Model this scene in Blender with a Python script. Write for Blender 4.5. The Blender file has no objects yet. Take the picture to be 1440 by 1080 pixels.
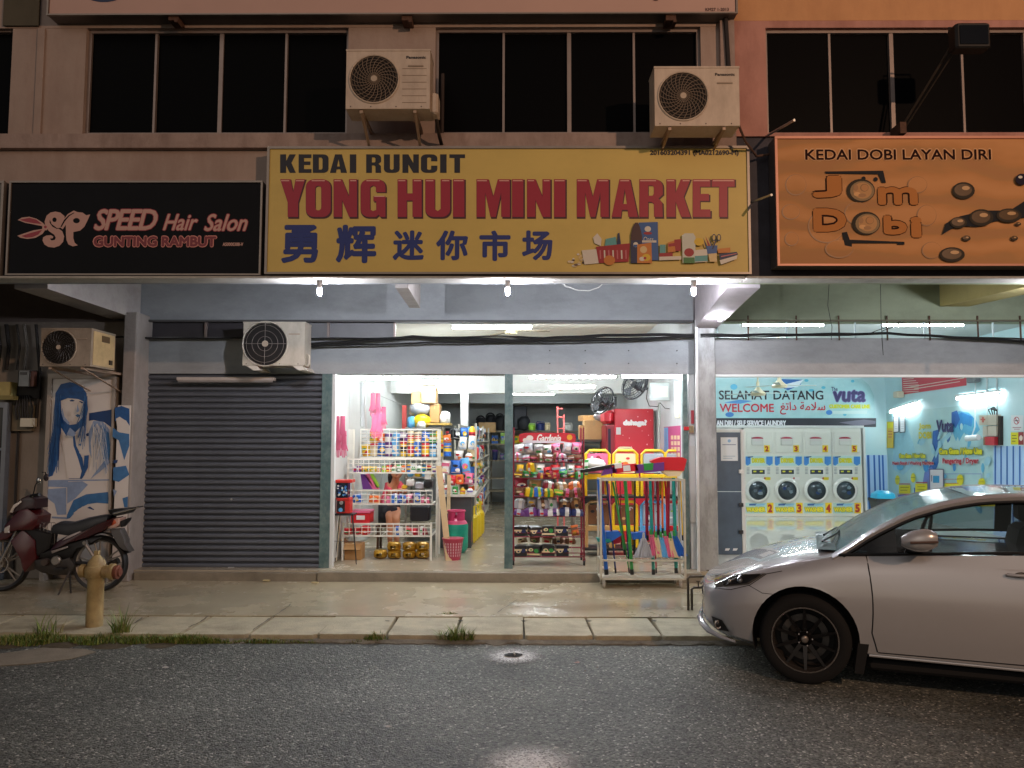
import bpy, math, random
from mathutils import Vector, Matrix
from bpy_extras.node_shader_utils import PrincipledBSDFWrapper
R = math.radians
random.seed(7)
SC = bpy.context.scene
COL = SC.collection
# ------------------------------------------------------------ camera
CAMH = 1.75
cam = bpy.data.cameras.new('camera')
cam.lens = 27.5; cam.sensor_width = 36; cam.clip_start = .05; cam.clip_end = 200
co = bpy.data.objects.new('camera', cam); COL.objects.link(co)
co.rotation_mode = 'XYZ'
CAMR = Matrix.Rotation(R(.5), 3, 'Z') @ Matrix.Rotation(R(90+4.06), 3, 'X') @ Matrix.Rotation(R(.12), 3, 'Z')
co.location = (0, 0, CAMH); co.rotation_euler = CAMR.to_euler('XYZ')
SC.camera = co
# ------------------------------------------------------------ night sky: the last of the dusk glow, very weak
W = bpy.data.worlds.new('World'); SC.world = W; W.use_nodes = True
wn = W.node_tree.nodes; wl = W.node_tree.links
sky = wn.new('ShaderNodeTexSky'); sky.sky_type = 'NISHITA'; sky.sun_disc = False
sky.sun_elevation = R(25); sky.air_density = .35; sky.dust_density = 3; sky.sun_rotation = R(200)
bg = wn['Background']; wl.new(sky.outputs[0], bg.inputs[0]); bg.inputs[1].default_value = .020
SC.view_settings.view_transform = 'Standard'; SC.view_settings.look = 'None'
SC.view_settings.exposure = .15; SC.view_settings.gamma = 1
SC.cycles.max_bounces = 7; SC.cycles.diffuse_bounces = 4; SC.cycles.glossy_bounces = 4
SC.cycles.transparent_max_bounces = 10; SC.cycles.sample_clamp_indirect = 3
SC.cycles.use_denoising = True
SC.cycles.caustics_reflective = False; SC.cycles.caustics_refractive = False

def px(x, y, Y):
    """the point of the plane Y (metres in front of the camera) that the photograph shows at x, y"""
    d = CAMR @ Vector(((x-720)/1100, -(y-540)/1100, -1))
    return Vector((0, 0, CAMH)) + d*(Y/d.y)
def pz(x, y, z):
    d = CAMR @ Vector(((x-720)/1100, -(y-540)/1100, -1))
    return Vector((0, 0, CAMH)) + d*((z-CAMH)/d.z)
def rz(Y):
    """height of the road, rising to the kerb"""
    k = min(1, max(0, (Y-5.7)/(6.68-5.7))); return .045*k*k*(3-2*k)
def gp(x, y):
    z = 0.
    for _ in range(5): p = pz(x, y, z); z = rz(p.y)
    return p
def PX(x, Y, y=600): return px(x, y, Y).x
def PZ(y, Y, x=720): return px(x, y, Y).z

# ------------------------------------------------------------ materials
def hx(h):
    h = h.lstrip('#'); c = [int(h[i:i+2], 16)/255 for i in (0, 2, 4)]
    return tuple((v/12.92 if v <= .04045 else ((v+.055)/1.055)**2.4) for v in c)+(1,)
MC = {}
def mt(h, rough=.5, metal=0., var=0., scale=8., bump=0., bscale=60., stain=None, stsc=(1, 1, 1), stamt=.5, spec=.5, coat=0., name=None, emit=0., trans=0., alpha=1., rvar=0.):
    key = (h, rough, metal, var, scale, bump, bscale, stain, stsc, stamt, spec, coat, emit, trans, alpha, rvar)
    if key in MC: return MC[key]
    m = bpy.data.materials.new(name or 'paint_'+h.strip('#')); m.use_nodes = True
    nt = m.node_tree; n = nt.nodes; l = nt.links; b = n['Principled BSDF']
    b.inputs['Base Color'].default_value = hx(h); b.inputs['Roughness'].default_value = rough
    b.inputs['Metallic'].default_value = metal; b.inputs['Specular IOR Level'].default_value = spec
    b.inputs['Coat Weight'].default_value = coat; b.inputs['Transmission Weight'].default_value = trans
    b.inputs['Alpha'].default_value = alpha
    if emit:
        b.inputs['Emission Color'].default_value = hx(h); b.inputs['Emission Strength'].default_value = emit
    if var or bump or stain or rvar:
        tc = n.new('ShaderNodeTexCoord'); src = tc.outputs['Object']
    last = None
    if var or rvar:
        nz = n.new('ShaderNodeTexNoise'); nz.inputs['Scale'].default_value = scale; nz.inputs['Detail'].default_value = 6; nz.inputs['Roughness'].default_value = .65
        l.new(src, nz.inputs['Vector'])
    if var:
        mr = n.new('ShaderNodeMapRange'); mr.inputs[1].default_value = .3; mr.inputs[2].default_value = .7
        mr.inputs[3].default_value = 1-var; mr.inputs[4].default_value = 1+var*.6
        l.new(nz.outputs[0], mr.inputs[0])
        mx = n.new('ShaderNodeVectorMath'); mx.operation = 'SCALE'; mx.inputs[0].default_value = hx(h)[:3]
        l.new(mr.outputs[0], mx.inputs[3]); last = mx.outputs[0]
    if rvar:
        mr2 = n.new('ShaderNodeMapRange'); mr2.inputs[1].default_value = .35; mr2.inputs[2].default_value = .65
        mr2.inputs[3].default_value = max(.03, rough-rvar); mr2.inputs[4].default_value = min(1, rough+rvar)
        l.new(nz.outputs[0], mr2.inputs[0]); l.new(mr2.outputs[0], b.inputs['Roughness'])
    if stain:
        mp = n.new('ShaderNodeMapping'); mp.inputs['Scale'].default_value = stsc; l.new(src, mp.inputs[0])
        n2 = n.new('ShaderNodeTexNoise'); n2.inputs['Scale'].default_value = 1; n2.inputs['Detail'].default_value = 8; n2.inputs['Roughness'].default_value = .7
        l.new(mp.outputs[0], n2.inputs['Vector'])
        m3 = n.new('ShaderNodeMapRange'); m3.inputs[1].default_value = .44; m3.inputs[2].default_value = .78; m3.inputs[3].default_value = 0; m3.inputs[4].default_value = stamt
        l.new(n2.outputs[0], m3.inputs[0])
        mi = n.new('ShaderNodeMix'); mi.data_type = 'RGBA'
        l.new(m3.outputs[0], mi.inputs[0])
        if last: l.new(last, mi.inputs[6])
        else: mi.inputs[6].default_value = hx(h)
        mi.inputs[7].default_value = hx(stain); last = mi.outputs[2]
    if last: l.new(last, b.inputs['Base Color'])
    if bump:
        n4 = n.new('ShaderNodeTexNoise'); n4.inputs['Scale'].default_value = bscale; n4.inputs['Detail'].default_value = 5; l.new(src, n4.inputs['Vector'])
        bp = n.new('ShaderNodeBump'); bp.inputs['Strength'].default_value = bump; bp.inputs['Distance'].default_value = .01
        l.new(n4.outputs[0], bp.inputs['Height']); l.new(bp.outputs[0], b.inputs['Normal'])
    MC[key] = m
    return m
def em(h, s, name='light_emission'):
    key = ('em', h, s)
    if key in MC: return MC[key]
    m = bpy.data.materials.new(name); m.use_nodes = True; b = m.node_tree.nodes['Principled BSDF']
    b.inputs['Base Color'].default_value = (.8, .8, .8, 1)
    b.inputs['Emission Color'].default_value = hx(h); b.inputs['Emission Strength'].default_value = s
    MC[key] = m; return m

# ------------------------------------------------------------ mesh building
class MB:
    def __init__(s): s.v = []; s.f = []; s.m = []; s.mats = []; s.sm = []
    def mi(s, m):
        if m not in s.mats: s.mats.append(m)
        return s.mats.index(m)
    def add(s, v, f, m=None, smooth=False):
        o = len(s.v); s.v += [tuple(p) for p in v]
        k = s.mi(m) if m else 0
        for q in f: s.f.append(tuple(i+o for i in q)); s.m.append(k); s.sm.append(smooth)
        return s
    def box(s, x0, x1, y0, y1, z0, z1, m=None):
        if x0 > x1: x0, x1 = x1, x0
        if y0 > y1: y0, y1 = y1, y0
        if z0 > z1: z0, z1 = z1, z0
        return s.add([(x0,y0,z0),(x1,y0,z0),(x1,y1,z0),(x0,y1,z0),(x0,y0,z1),(x1,y0,z1),(x1,y1,z1),(x0,y1,z1)],
              [(0,3,2,1),(4,5,6,7),(0,1,5,4),(1,2,6,5),(2,3,7,6),(3,0,4,7)], m)
    def cbox(s, x0, x1, y0, y1, z0, z1, c=.01, m=None):
        """box with chamfered vertical and top edges"""
        if x0 > x1: x0, x1 = x1, x0
        if y0 > y1: y0, y1 = y1, y0
        if z0 > z1: z0, z1 = z1, z0
        c = min(c, (x1-x0)*.45, (y1-y0)*.45, (z1-z0)*.45)
        def ring(z, k): return [(x0+c+k,y0+k,z),(x1-c-k,y0+k,z),(x1-k,y0+c+k,z),(x1-k,y1-c-k,z),(x1-c-k,y1-k,z),(x0+c+k,y1-k,z),(x0+k,y1-c-k,z),(x0+k,y0+c+k,z)]
        c2 = c*.7
        rs = [ring(z0, c2), ring(z0+c2, 0), ring(z1-c2, 0), ring(z1, c2)]
        v = [p for r_ in rs for p in r_]; f = []
        for a in range(3):
            for i in range(8): f.append((a*8+i, a*8+(i+1) % 8, a*8+8+(i+1) % 8, a*8+8+i))
        f.append(tuple(range(7, -1, -1))); f.append(tuple(range(24, 32)))
        return s.add(v, f, m)
    def prism(s, poly, d, m=None):
        """poly of 3-D points extruded by vector d"""
        n = len(poly); d = Vector(d); v = [Vector(p) for p in poly]; v += [p+d for p in v]
        f = [tuple(range(n)), tuple(range(2*n-1, n-1, -1))]+[(i, i+n, (i+1) % n+n, (i+1) % n) for i in range(n)]
        return s.add(v, f, m)
    def xz(s, pts, y, d, m=None):
        """outline in x,z at depth y, thickness d away from the viewer"""
        return s.prism([(p[0], y, p[1]) for p in pts], (0, d, 0), m)
    def tube(s, pts, r, m=None, n=8, closed=False, cap=True):
        pts = [Vector(p) for p in pts]; rs = r if isinstance(r, (list, tuple)) else [r]*len(pts)
        v = []; f = []; N = len(pts); prev = None
        for i, p in enumerate(pts):
            if closed: t = pts[(i+1) % N]-pts[i-1]
            else: t = (pts[min(i+1, N-1)]-pts[max(i-1, 0)])
            if t.length < 1e-9: t = Vector((0, 0, 1))
            t.normalize()
            if prev is None:
                a = Vector((0, 0, 1)) if abs(t.z) < .9 else Vector((1, 0, 0))
                u = t.cross(a).normalized()
            else:
                u = prev-t*prev.dot(t)
                u = u.normalized() if u.length > 1e-6 else t.orthogonal().normalized()
            prev = u; w = t.cross(u)
            for k in range(n):
                a = 2*math.pi*k/n; v.append(p+(u*math.cos(a)+w*math.sin(a))*rs[i])
        for i in range(N if closed else N-1):
            j = (i+1) % N
            for k in range(n): f.append((i*n+k, i*n+(k+1) % n, j*n+(k+1) % n, j*n+k))
        if cap and not closed: f += [tuple(range(n-1, -1, -1)), tuple(range((N-1)*n, N*n))]
        return s.add(v, f, m, n > 5)
    def lathe(s, prof, c=(0, 0, 0), ax='z', m=None, n=16, sy=1.):
        """prof: (radius, height) pairs round an axis through c"""
        v = []; f = []; c = Vector(c)
        for r, h in prof:
            for k in range(n):
                a = 2*math.pi*k/n; p = (r*math.cos(a), r*math.sin(a)*sy, h)
                if ax == 'y': p = (p[0], p[2], p[1])
                if ax == 'x': p = (p[2], p[0], p[1])
                v.append(c+Vector(p))
        N = len(prof)
        for i in range(N-1):
            for k in range(n):
                q = (i*n+k, i*n+(k+1) % n, (i+1)*n+(k+1) % n, (i+1)*n+k)
                f.append(q if ax != 'y' else q[::-1])
        f += [tuple(range(n-1, -1, -1)), tuple(range((N-1)*n, N*n))]
        return s.add(v, f, m, True)
    def grid(s, P, m=None, smooth=True, closed=False):
        """P: rows of points"""
        a = len(P); b = len(P[0]); f = []
        for i in range(a-1):
            for j in range(b if closed else b-1):
                f.append((i*b+j, i*b+(j+1) % b, (i+1)*b+(j+1) % b, (i+1)*b+j))
        return s.add([p for r_ in P for p in r_], f, m, smooth)
    def ball(s, c, r, m=None, n=10, k=6, sc=(1, 1, 1)):
        rows = []
        for i in range(k+1):
            a = math.pi*i/k
            rows.append([(c[0]+r*sc[0]*math.sin(a)*math.cos(2*math.pi*j/n), c[1]+r*sc[1]*math.sin(a)*math.sin(2*math.pi*j/n), c[2]+r*sc[2]*math.cos(a)) for j in range(n)])
        return s.grid(rows, m, True, True)
    def mesh(s, name, mat=None, org=(0, 0, 0)):
        me = bpy.data.meshes.new(name); org = Vector(org)
        me.from_pydata([tuple(Vector(p)-org) for p in s.v], [], s.f)
        mats = list(s.mats)
        if mat and not mats: mats = [mat]
        for q in mats: me.materials.append(q)
        if s.mats: me.polygons.foreach_set('material_index', s.m)
        me.polygons.foreach_set('use_smooth', s.sm)
        me.update(); me.validate()
        if any(s.sm):
            try: me.set_sharp_from_angle(angle=R(40))
            except Exception: pass
        return me
    def build(s, name, mat=None, parent=None):
        o = bpy.data.objects.new(name, s.mesh(name, mat, wloc(parent))); COL.objects.link(o)
        if parent: o.parent = parent
        return o
def wloc(o):
    v = Vector((0, 0, 0))
    while o is not None: v = v+o.location; o = o.parent
    return v
def tag(o, label=None, cat=None, group=None, kind=None):
    if label: o['label'] = label
    if cat: o['category'] = cat
    if group: o['group'] = group
    if kind: o['kind'] = kind
    return o
def thing(name, label, cat, loc=(0, 0, 0), group=None):
    o = bpy.data.objects.new(name, None); o.empty_display_size = .1; o.location = loc; COL.objects.link(o)
    return tag(o, label, cat, group)
def solo(mb, name, label, cat, mat=None, group=None, org=None):
    """a thing of one mesh, its origin at the base centre"""
    if org is None:
        xs, ys, zs = zip(*mb.v); org = ((min(xs)+max(xs))/2, (min(ys)+max(ys))/2, min(zs))
    o = bpy.data.objects.new(name, mb.mesh(name, mat, org)); o.location = org; COL.objects.link(o)
    return tag(o, label, cat, group)
def struct(mb, name, mat=None, parent=None, kind='structure'):
    o = mb.build(name, mat, parent)
    if parent is None: o['kind'] = kind
    return o
def dup(o, parent=None):
    c = o.copy(); COL.objects.link(c)
    if parent is not None: c.parent = parent
    for ch in list(o.children): dup(ch, c)
    return c
def place(o, loc, rz=0., label=None, group=None, sc=None):
    o.location = loc; o.rotation_euler = (0, 0, rz)
    if label: o['label'] = label
    if group: o['group'] = group
    if sc: o.scale = sc
    return o
ORD = 'leftmost second third fourth fifth sixth seventh eighth ninth tenth eleventh twelfth thirteenth fourteenth fifteenth sixteenth seventeenth eighteenth nineteenth twentieth'.split()
def nth(i, what='from the left'):
    return ORD[i]+' '+what if i else 'first '+what

# ------------------------------------------------------------ lettering
def glyphmesh(body, shear=0., space=1.):
    c = bpy.data.curves.new('lettering', 'FONT'); c.body = body; c.shear = shear; c.space_character = space
    c.resolution_u = 3; c.fill_mode = 'FRONT'
    o = bpy.data.objects.new('lettering', c); COL.objects.link(o)
    bpy.context.view_layer.update()
    dg = bpy.context.evaluated_depsgraph_get()
    me = bpy.data.meshes.new_from_object(o.evaluated_get(dg))
    v = [(p.co.x, p.co.y) for p in me.vertices]; f = [tuple(p.vertices) for p in me.polygons]
    bpy.data.objects.remove(o); bpy.data.curves.remove(c); bpy.data.meshes.remove(me)
    return v, f
GC = {}
def text(body, O, U, V, mat, parent=None, bold=0., shear=0., name='lettering', lift=None, tilt=0., mb=None, space=1., box=None):
    """lettering fitted into the parallelogram O, O+U, O+V; V up. bold is a share of the height"""
    k = (body, shear, space)
    if k not in GC: GC[k] = glyphmesh(body, shear, space)
    v, f = GC[k]
    O, U, V = Vector(O), Vector(U), Vector(V)
    xs = [p[0] for p in v]; ys = [p[1] for p in v]
    x0, x1, y0, y1 = min(xs), max(xs), min(ys), max(ys)
    N = U.cross(V).normalized()
    h = V.length; w = U.length
    own = mb is None
    if own: mb = MB()
    offs = [(0, 0)]
    if bold: offs = [(math.cos(a)*bold, math.sin(a)*bold) for a in [i*math.pi/4 for i in range(8)]]+[(0, 0)]
    for i, (dx, dy) in enumerate(offs):
        o2 = O+N*(.00012*i)+U.normalized()*(dx*h)+V.normalized()*(dy*h)
        bi = bold*h
        pts = [o2+U.normalized()*(bi+(p[0]-x0)/(x1-x0)*(w-2*bi))+V.normalized()*(bi+(p[1]-y0)/(y1-y0)*(h-2*bi)) for p in v]
        mb.add(pts, f, mat)
    if own:
        return mb.build(name, mat, parent)
def tpx(body, x0, y0, x1, y1, Y, mat, parent=None, **k):
    """lettering on a plane facing the street, photo box x0,y0 (top left) to x1,y1 (bottom right)"""
    a = px(x0, y1, Y); b = px(x1, y1, Y); c = px(x0, y0, Y)
    b.z = a.z; c.x = a.x
    return text(body, a, b-a, c-a, mat, parent, **k)
# heavy condensed capitals, unit cell: width 1, height 1.6
def arc(cx, cy, r, a0, a1, n=5): return [(cx+r*math.cos(R(a0+(a1-a0)*i/n)), cy+r*math.sin(R(a0+(a1-a0)*i/n))) for i in range(n+1)]
def rr(x0, y0, x1, y1, r): return arc(x1-r, y1-r, r, 0, 90)+arc(x0+r, y1-r, r, 90, 180)+arc(x0+r, y0+r, r, 180, 270)+arc(x1-r, y0+r, r, 270, 360)
GL = {
 'Y': [[(0,1.6),(.42,1.6),(.52,1.05),(.62,1.6),(1,1.6),(.72,.62),(.72,0),(.3,0),(.3,.62)]],
 'O': [rr(0,0,1,1.6,.33), rr(.38,.28,.62,1.32,.12)[::-1]],
 'N': [[(0,0),(0,1.6),(.36,1.6),(.66,.85),(.66,1.6),(1,1.6),(1,0),(.66,0),(.36,.72),(.36,0)]],
 'G': [arc(.67,1.27,.33,0,90)+arc(.33,1.27,.33,90,180)+arc(.33,.33,.33,180,270)+[(.62,0),(.72,.1),(.8,0),(1,0),(1,.88),(.52,.88),(.52,.66),(.63,.66),(.63,.3),(.5,.25),(.38,.32),(.38,1.26),(.5,1.34),(.62,1.26),(.62,1.05),(1,1.05)]],
 'H': [[(0,0),(0,1.6),(.38,1.6),(.38,1.0),(.62,1.0),(.62,1.6),(1,1.6),(1,0),(.62,0),(.62,.7),(.38,.7),(.38,0)]],
 'U': [[(0,1.6),(.38,1.6),(.38,.34),(.5,.25),(.62,.34),(.62,1.6),(1,1.6)]+arc(.67,.33,.33,0,-90)+arc(.33,.33,.33,270,180)],
 'I': [[(0,0),(0,1.6),(1,1.6),(1,0)]],
 'M': [[(0,0),(0,1.6),(.36,1.6),(.5,.85),(.64,1.6),(1,1.6),(1,0),(.74,0),(.74,1.05),(.58,0),(.42,0),(.26,1.05),(.26,0)]],
 'A': [[(0,0),(.3,1.6),(.7,1.6),(1,0),(.64,0),(.61,.3),(.39,.3),(.36,0)], [(.42,.55),(.58,.55),(.5,1.2)]],
 'R': [[(0,0),(0,1.6)]+arc(.66,1.26,.34,90,0)+[(1,.95),(.82,.78),(.98,.6),(1,0),(.63,0),(.62,.55),(.52,.64),(.38,.64),(.38,0)], [(.38,.9),(.38,1.33),(.56,1.33),(.62,1.25),(.62,.98),(.56,.9)]],
 'K': [[(0,0),(0,1.6),(.38,1.6),(.38,1.02),(.6,1.6),(1,1.6),(.72,.86),(1,0),(.61,0),(.38,.66),(.38,0)]],
 'E': [[(0,0),(0,1.6),(1,1.6),(1,1.28),(.42,1.28),(.42,.98),(.92,.98),(.92,.68),(.42,.68),(.42,.32),(1,.32),(1,0)]],
 'T': [[(0,1.28),(0,1.6),(1,1.6),(1,1.28),(.68,1.28),(.68,0),(.32,0),(.32,1.28)]],
 'D': [[(0,0),(0,1.6),(.6,1.6)]+arc(.66,1.26,.34,90,0)+arc(.66,.34,.34,0,-90), [(.38,.28),(.54,.28),(.62,.4),(.62,1.2),(.54,1.32),(.38,1.32)]],
 'C': [arc(.67,1.27,.33,0,90)+arc(.33,1.27,.33,90,180)+arc(.33,.33,.33,180,270)+arc(.67,.33,.33,270,360)+[(1,.62),(.62,.62),(.62,.3),(.5,.25),(.38,.32),(.38,1.28),(.5,1.34),(.62,1.28),(.62,1.0),(1,1.0)]],
}
def fill2d(loops):
    """fills outlines with holes; returns 2-D points and faces"""
    c = bpy.data.curves.new('outline', 'CURVE'); c.dimensions = '2D'; c.fill_mode = 'FRONT'
    for L in loops:
        s = c.splines.new('POLY'); s.points.add(len(L)-1); s.use_cyclic_u = True
        for p, q in zip(s.points, L): p.co = (q[0], q[1], 0, 1)
    o = bpy.data.objects.new('outline', c); COL.objects.link(o)
    bpy.context.view_layer.update()
    me = bpy.data.meshes.new_from_object(o.evaluated_get(bpy.context.evaluated_depsgraph_get()))
    r = ([(p.co.x, p.co.y) for p in me.vertices], [tuple(p.vertices) for p in me.polygons])
    bpy.data.objects.remove(o); bpy.data.curves.remove(c); bpy.data.meshes.remove(me)
    return r
GF = {}
def blockletter(ch, x0, x1, y0, y1, Y, mb, mat, dx=0, dy=0, grow=0.):
    if ch not in GF: GF[ch] = fill2d(GL[ch])
    v, f = GF[ch]
    return mb.add([px(x0-grow+dx+p[0]*(x1-x0+2*grow), y1+grow+dy-p[1]/1.6*(y1-y0+2*grow), Y) for p in v], f, mat)
def flat(polys, Y, parent, name='print'):
    """flat print: list of (photo outline, material), each 0.3 mm over the last"""
    mb = MB()
    for i, (pl, m) in enumerate(polys):
        mb.add([px(p[0], p[1], Y-.0004*i) for p in pl], [tuple(range(len(pl)))], m)
    return mb.build(name, None, parent)
def ell(cx, cy, rx, ry, n=14, a0=0): return [(cx+rx*math.cos(a0+2*math.pi*i/n), cy+ry*math.sin(a0+2*math.pi*i/n)) for i in range(n)]
# ============================================================ materials of the setting
wallL = mt('#ad9a8e', .85, var=.16, scale=1.3, bump=.25, bscale=25, stain='#8a6c60', stsc=(2.5, 2.5, .6), stamt=.55)
ledgeM = mt('#a8948a', .85, var=.2, scale=3, bump=.3, bscale=30, stain='#6c5348', stsc=(6, 6, 2), stamt=.6)
peach = mt('#cf9a6c', .85, var=.1, scale=2, bump=.25, bscale=25, stain='#a46e4c', stsc=(3, 3, .7), stamt=.4)
pink = mt('#bd8a7c', .85, var=.12, scale=2, bump=.25, bscale=25, stain='#7e4a40', stsc=(3, 3, 1), stamt=.6)
greyblue = mt('#999e9f', .8, var=.09, scale=2.2, bump=.2, bscale=30, stain='#5e6263', stsc=(1.6, 2, 3.5), stamt=.45)
greygreen = mt('#9ba68a', .8, var=.1, scale=2.2, bump=.2, bscale=30, stain='#6a7160', stsc=(1.5, 2, 3), stamt=.4)
greyhead = mt('#9d9f9e', .8, var=.1, scale=2.2, bump=.2, bscale=30, stain='#636462', stsc=(1.6, 2, 3.5), stamt=.5)
beamM = mt('#aaa49e', .8, var=.1, scale=3, bump=.25, bscale=30, stain='#6f6762', stsc=(3, 3, 4), stamt=.5)
yellowbeam = mt('#bcb072', .8, var=.12, scale=3, bump=.2, bscale=30)
whitewall = mt('#c9ccc8', .6, var=.05, scale=2, stain='#a9aaa2', stsc=(3, 3, 1), stamt=.4)
whitetrim = mt('#d5d8d5', .5, var=.05, scale=6)
slate = mt('#3c3a44', .7, var=.3, scale=4, stain='#201e22', stsc=(4, 4, 3), stamt=.8)
teal = mt('#4b6767', .45, var=.25, scale=9, stain='#8e9a92', stsc=(14, 14, 9), stamt=.6)
darkmetal = mt('#2c2d30', .45, .3, var=.2)
frameM = mt('#94867f', .45, .35, var=.12, scale=6)
glassdark = mt('#040405', .5, spec=.05, name='dark_window_glass')
cableM = mt('#141414', .6, name='black_cable')
steelM = mt('#b8b8b4', .35, .7, var=.1, name='steel')
tubeglow = em('#f4fbff', 195, 'fluorescent_glow')
tubeglow2 = em('#f2faff', 225, 'laundry_fluorescent_glow')
bulbglow = em('#f2f2ff', 2100, 'bulb_glow')
rustM = mt('#5b4032', .85, var=.4, scale=20)

# ============================================================ ground
def ground_mat():
    m = bpy.data.materials.new('asphalt'); m.use_nodes = True; nt = m.node_tree; n = nt.nodes; l = nt.links; b = n['Principled BSDF']
    tc = n.new('ShaderNodeTexCoord'); O = tc.outputs['Object']
    v = n.new('ShaderNodeTexVoronoi'); v.inputs['Scale'].default_value = 80; l.new(O, v.inputs['Vector'])
    v2 = n.new('ShaderNodeTexVoronoi'); v2.inputs['Scale'].default_value = 27; l.new(O, v2.inputs['Vector'])
    n1 = n.new('ShaderNodeTexNoise'); n1.inputs['Scale'].default_value = .7; n1.inputs['Detail'].default_value = 7; n1.inputs['Roughness'].default_value = .6; l.new(O, n1.inputs['Vector'])
    sp = n.new('ShaderNodeSeparateColor'); l.new(v.outputs['Color'], sp.inputs[0])
    cr = n.new('ShaderNodeValToRGB'); e = cr.color_ramp.elements
    e[0].position = 0; e[0].color = (.03, .031, .027, 1); e[1].position = 1; e[1].color = (.62, .6, .52, 1)
    for p, c in ((.35, (.1, .106, .09, 1)), (.7, (.155, .163, .14, 1)), (.94, (.225, .235, .2, 1))):
        q = e.new(p); q.color = c
    l.new(sp.outputs[0], cr.inputs[0])
    mr = n.new('ShaderNodeMapRange'); mr.inputs[1].default_value = .3; mr.inputs[2].default_value = .7; mr.inputs[3].default_value = .42; mr.inputs[4].default_value = 1.15
    l.new(n1.outputs[0], mr.inputs[0])
    mx = n.new('ShaderNodeVectorMath'); mx.operation = 'SCALE'; l.new(cr.outputs[0], mx.inputs[0]); l.new(mr.outputs[0], mx.inputs[3])
    l.new(mx.outputs[0], b.inputs['Base Color'])
    b.inputs['Roughness'].default_value = .62; b.inputs['Specular IOR Level'].default_value = .45
    ad = n.new('ShaderNodeMath'); ad.operation = 'ADD'; l.new(v.outputs['Distance'], ad.inputs[0]); l.new(v2.outputs['Distance'], ad.inputs[1])
    bp = n.new('ShaderNodeBump'); bp.inputs['Strength'].default_value = .7; bp.inputs['Distance'].default_value = .009; bp.invert = True
    l.new(ad.outputs[0], bp.inputs['Height']); l.new(bp.outputs[0], b.inputs['Normal'])
    return m
asphalt = ground_mat()
conc = mt('#b5a98c', .26, var=.14, scale=1.6, bump=.15, bscale=40, stain='#6e634c', stsc=(.35, 1.6, 1), stamt=.24, rvar=.06, spec=.7, coat=.3)
concR = mt('#b3a98d', .75, var=.22, scale=7, bump=.5, bscale=70, stain='#514b3c', stsc=(3, 4, 3), stamt=.6)
kerbM = mt('#7f7a6b', .85, var=.3, scale=9, bump=.6, bscale=50, stain='#3d392d', stsc=(4, 4, 4), stamt=.8)
stepM = mt('#857c6b', .6, var=.22, scale=4, bump=.3, bscale=50, stain='#57503f', stsc=(2.5, 3, 3), stamt=.7)
tile = mt('#ab9f88', .22, var=.07, scale=3, bump=.04, bscale=20, stain='#8d8573', stsc=(1, 1, 1), stamt=.1, rvar=.08)
tileL = mt('#d2d3ca', .045, var=.04, scale=3)

m = MB()
NX, NY = 96, 44
rows = []
for j in range(NY+1):
    y = -22+27*j/14 if j < 14 else 5+1.9*(j-14)/30
    rows.append([(-30+60*i/NX, y, rz(y)+.004*math.sin(.31*i+.2*j)) for i in range(NX+1)])
m.grid(rows, asphalt)
struct(m, 'road', asphalt)
m = MB().box(-30, 30, -22, 40, -1.2, -.06); struct(m, 'ground', mt('#4b4238', .95, var=.2))
# kerb under the slabs, rough edge
KY = 6.71; WB = 7.39; SF = 9.16; FZ = .22; WZ = .11
m = MB(); rnd = random.Random(3)
fr = []
for i in range(260):
    x = -8+16*i/259; w = rnd.uniform(-.012, .012)*(1+1.6*abs(math.sin(i*.11)))
    fr.append([(x, KY-.05+w*1.5, .0), (x, KY-.045+w, .052+w*.2), (x, KY-.02+w*.4, .066+w*.4), (x, KY-.0, .07), (x, KY+.3, .07)])
m.grid(fr, kerbM, True); struct(m, 'kerb', kerbM)
# drain cover slabs, each its own piece
strip = struct(MB().box(-8, 8, KY+.02, WB+.02, -.05, .052), 'drain_channel', kerbM)
sx = [PX(737, KY, 887)+.582*k for k in range(-13, 13)]
for k in range(len(sx)-1):
    a, b = sx[k]+.008+rnd.uniform(-.004, .006), sx[k+1]-.008+rnd.uniform(-.004, .006)
    sk = rnd.uniform(-.02, .02)
    z1 = WZ+rnd.uniform(-.008, .004); g = rnd.uniform(0, .012)
    c = .018
    out = [(a, KY+g+c), (a+c, KY+g), (b-c*rnd.uniform(.5, 3), KY+g), (b, KY+g+c*rnd.uniform(.5, 2.5)), (b+sk, WB-.012), (a+sk*.6, WB-.012)]
    mb = MB().prism([(p[0], p[1], .056) for p in out], (0, 0, z1-.056-.006))
    mb.prism([(p[0]*.985+(a+b)/2*.015, p[1]*.985+(KY+WB)/2*.015, z1-.006) for p in out], (0, 0, .006))
    s_ = mb.build('slab', concR, strip)
# walkway
m = MB(); rows = []
for j in range(9):
    y = WB+(9.9-WB)*j/8
    rows.append([(-8+16*i/40, y, WZ+.004*math.sin(i*.9+j)) for i in range(41)])
m.grid(rows, conc)
m.add([(-8, WB, WZ), (8, WB, WZ), (8, WB, -.1), (-8, WB, -.1)], [(0, 1, 2, 3)], conc)
wk = struct(m, 'walkway', conc)
def crack(pts, w, Yz, parent, mat=None, rag=.5):
    mb = MB(); P = []
    pts2 = []
    for a, b in zip(pts, pts[1:]):
        n_ = 6
        for i in range(n_):
            t = i/n_; pts2.append((a[0]+(b[0]-a[0])*t+rnd.uniform(-1, 1)*1.5*rag, a[1]+(b[1]-a[1])*t+rnd.uniform(-1, 1)*.6*rag))
    pts2.append(pts[-1])
    for q in pts2:
        p = pz(q[0], q[1], Yz); ww = w*rnd.uniform(.4, 1.3); P.append([p+Vector((-ww, ww*.7, 0)), p+Vector((ww, -ww*.7, 0))])
    mb.grid(P, mat, False); return mb.build('crack', mat, parent)
crackM = mt('#1d1a14', .95)
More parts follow.
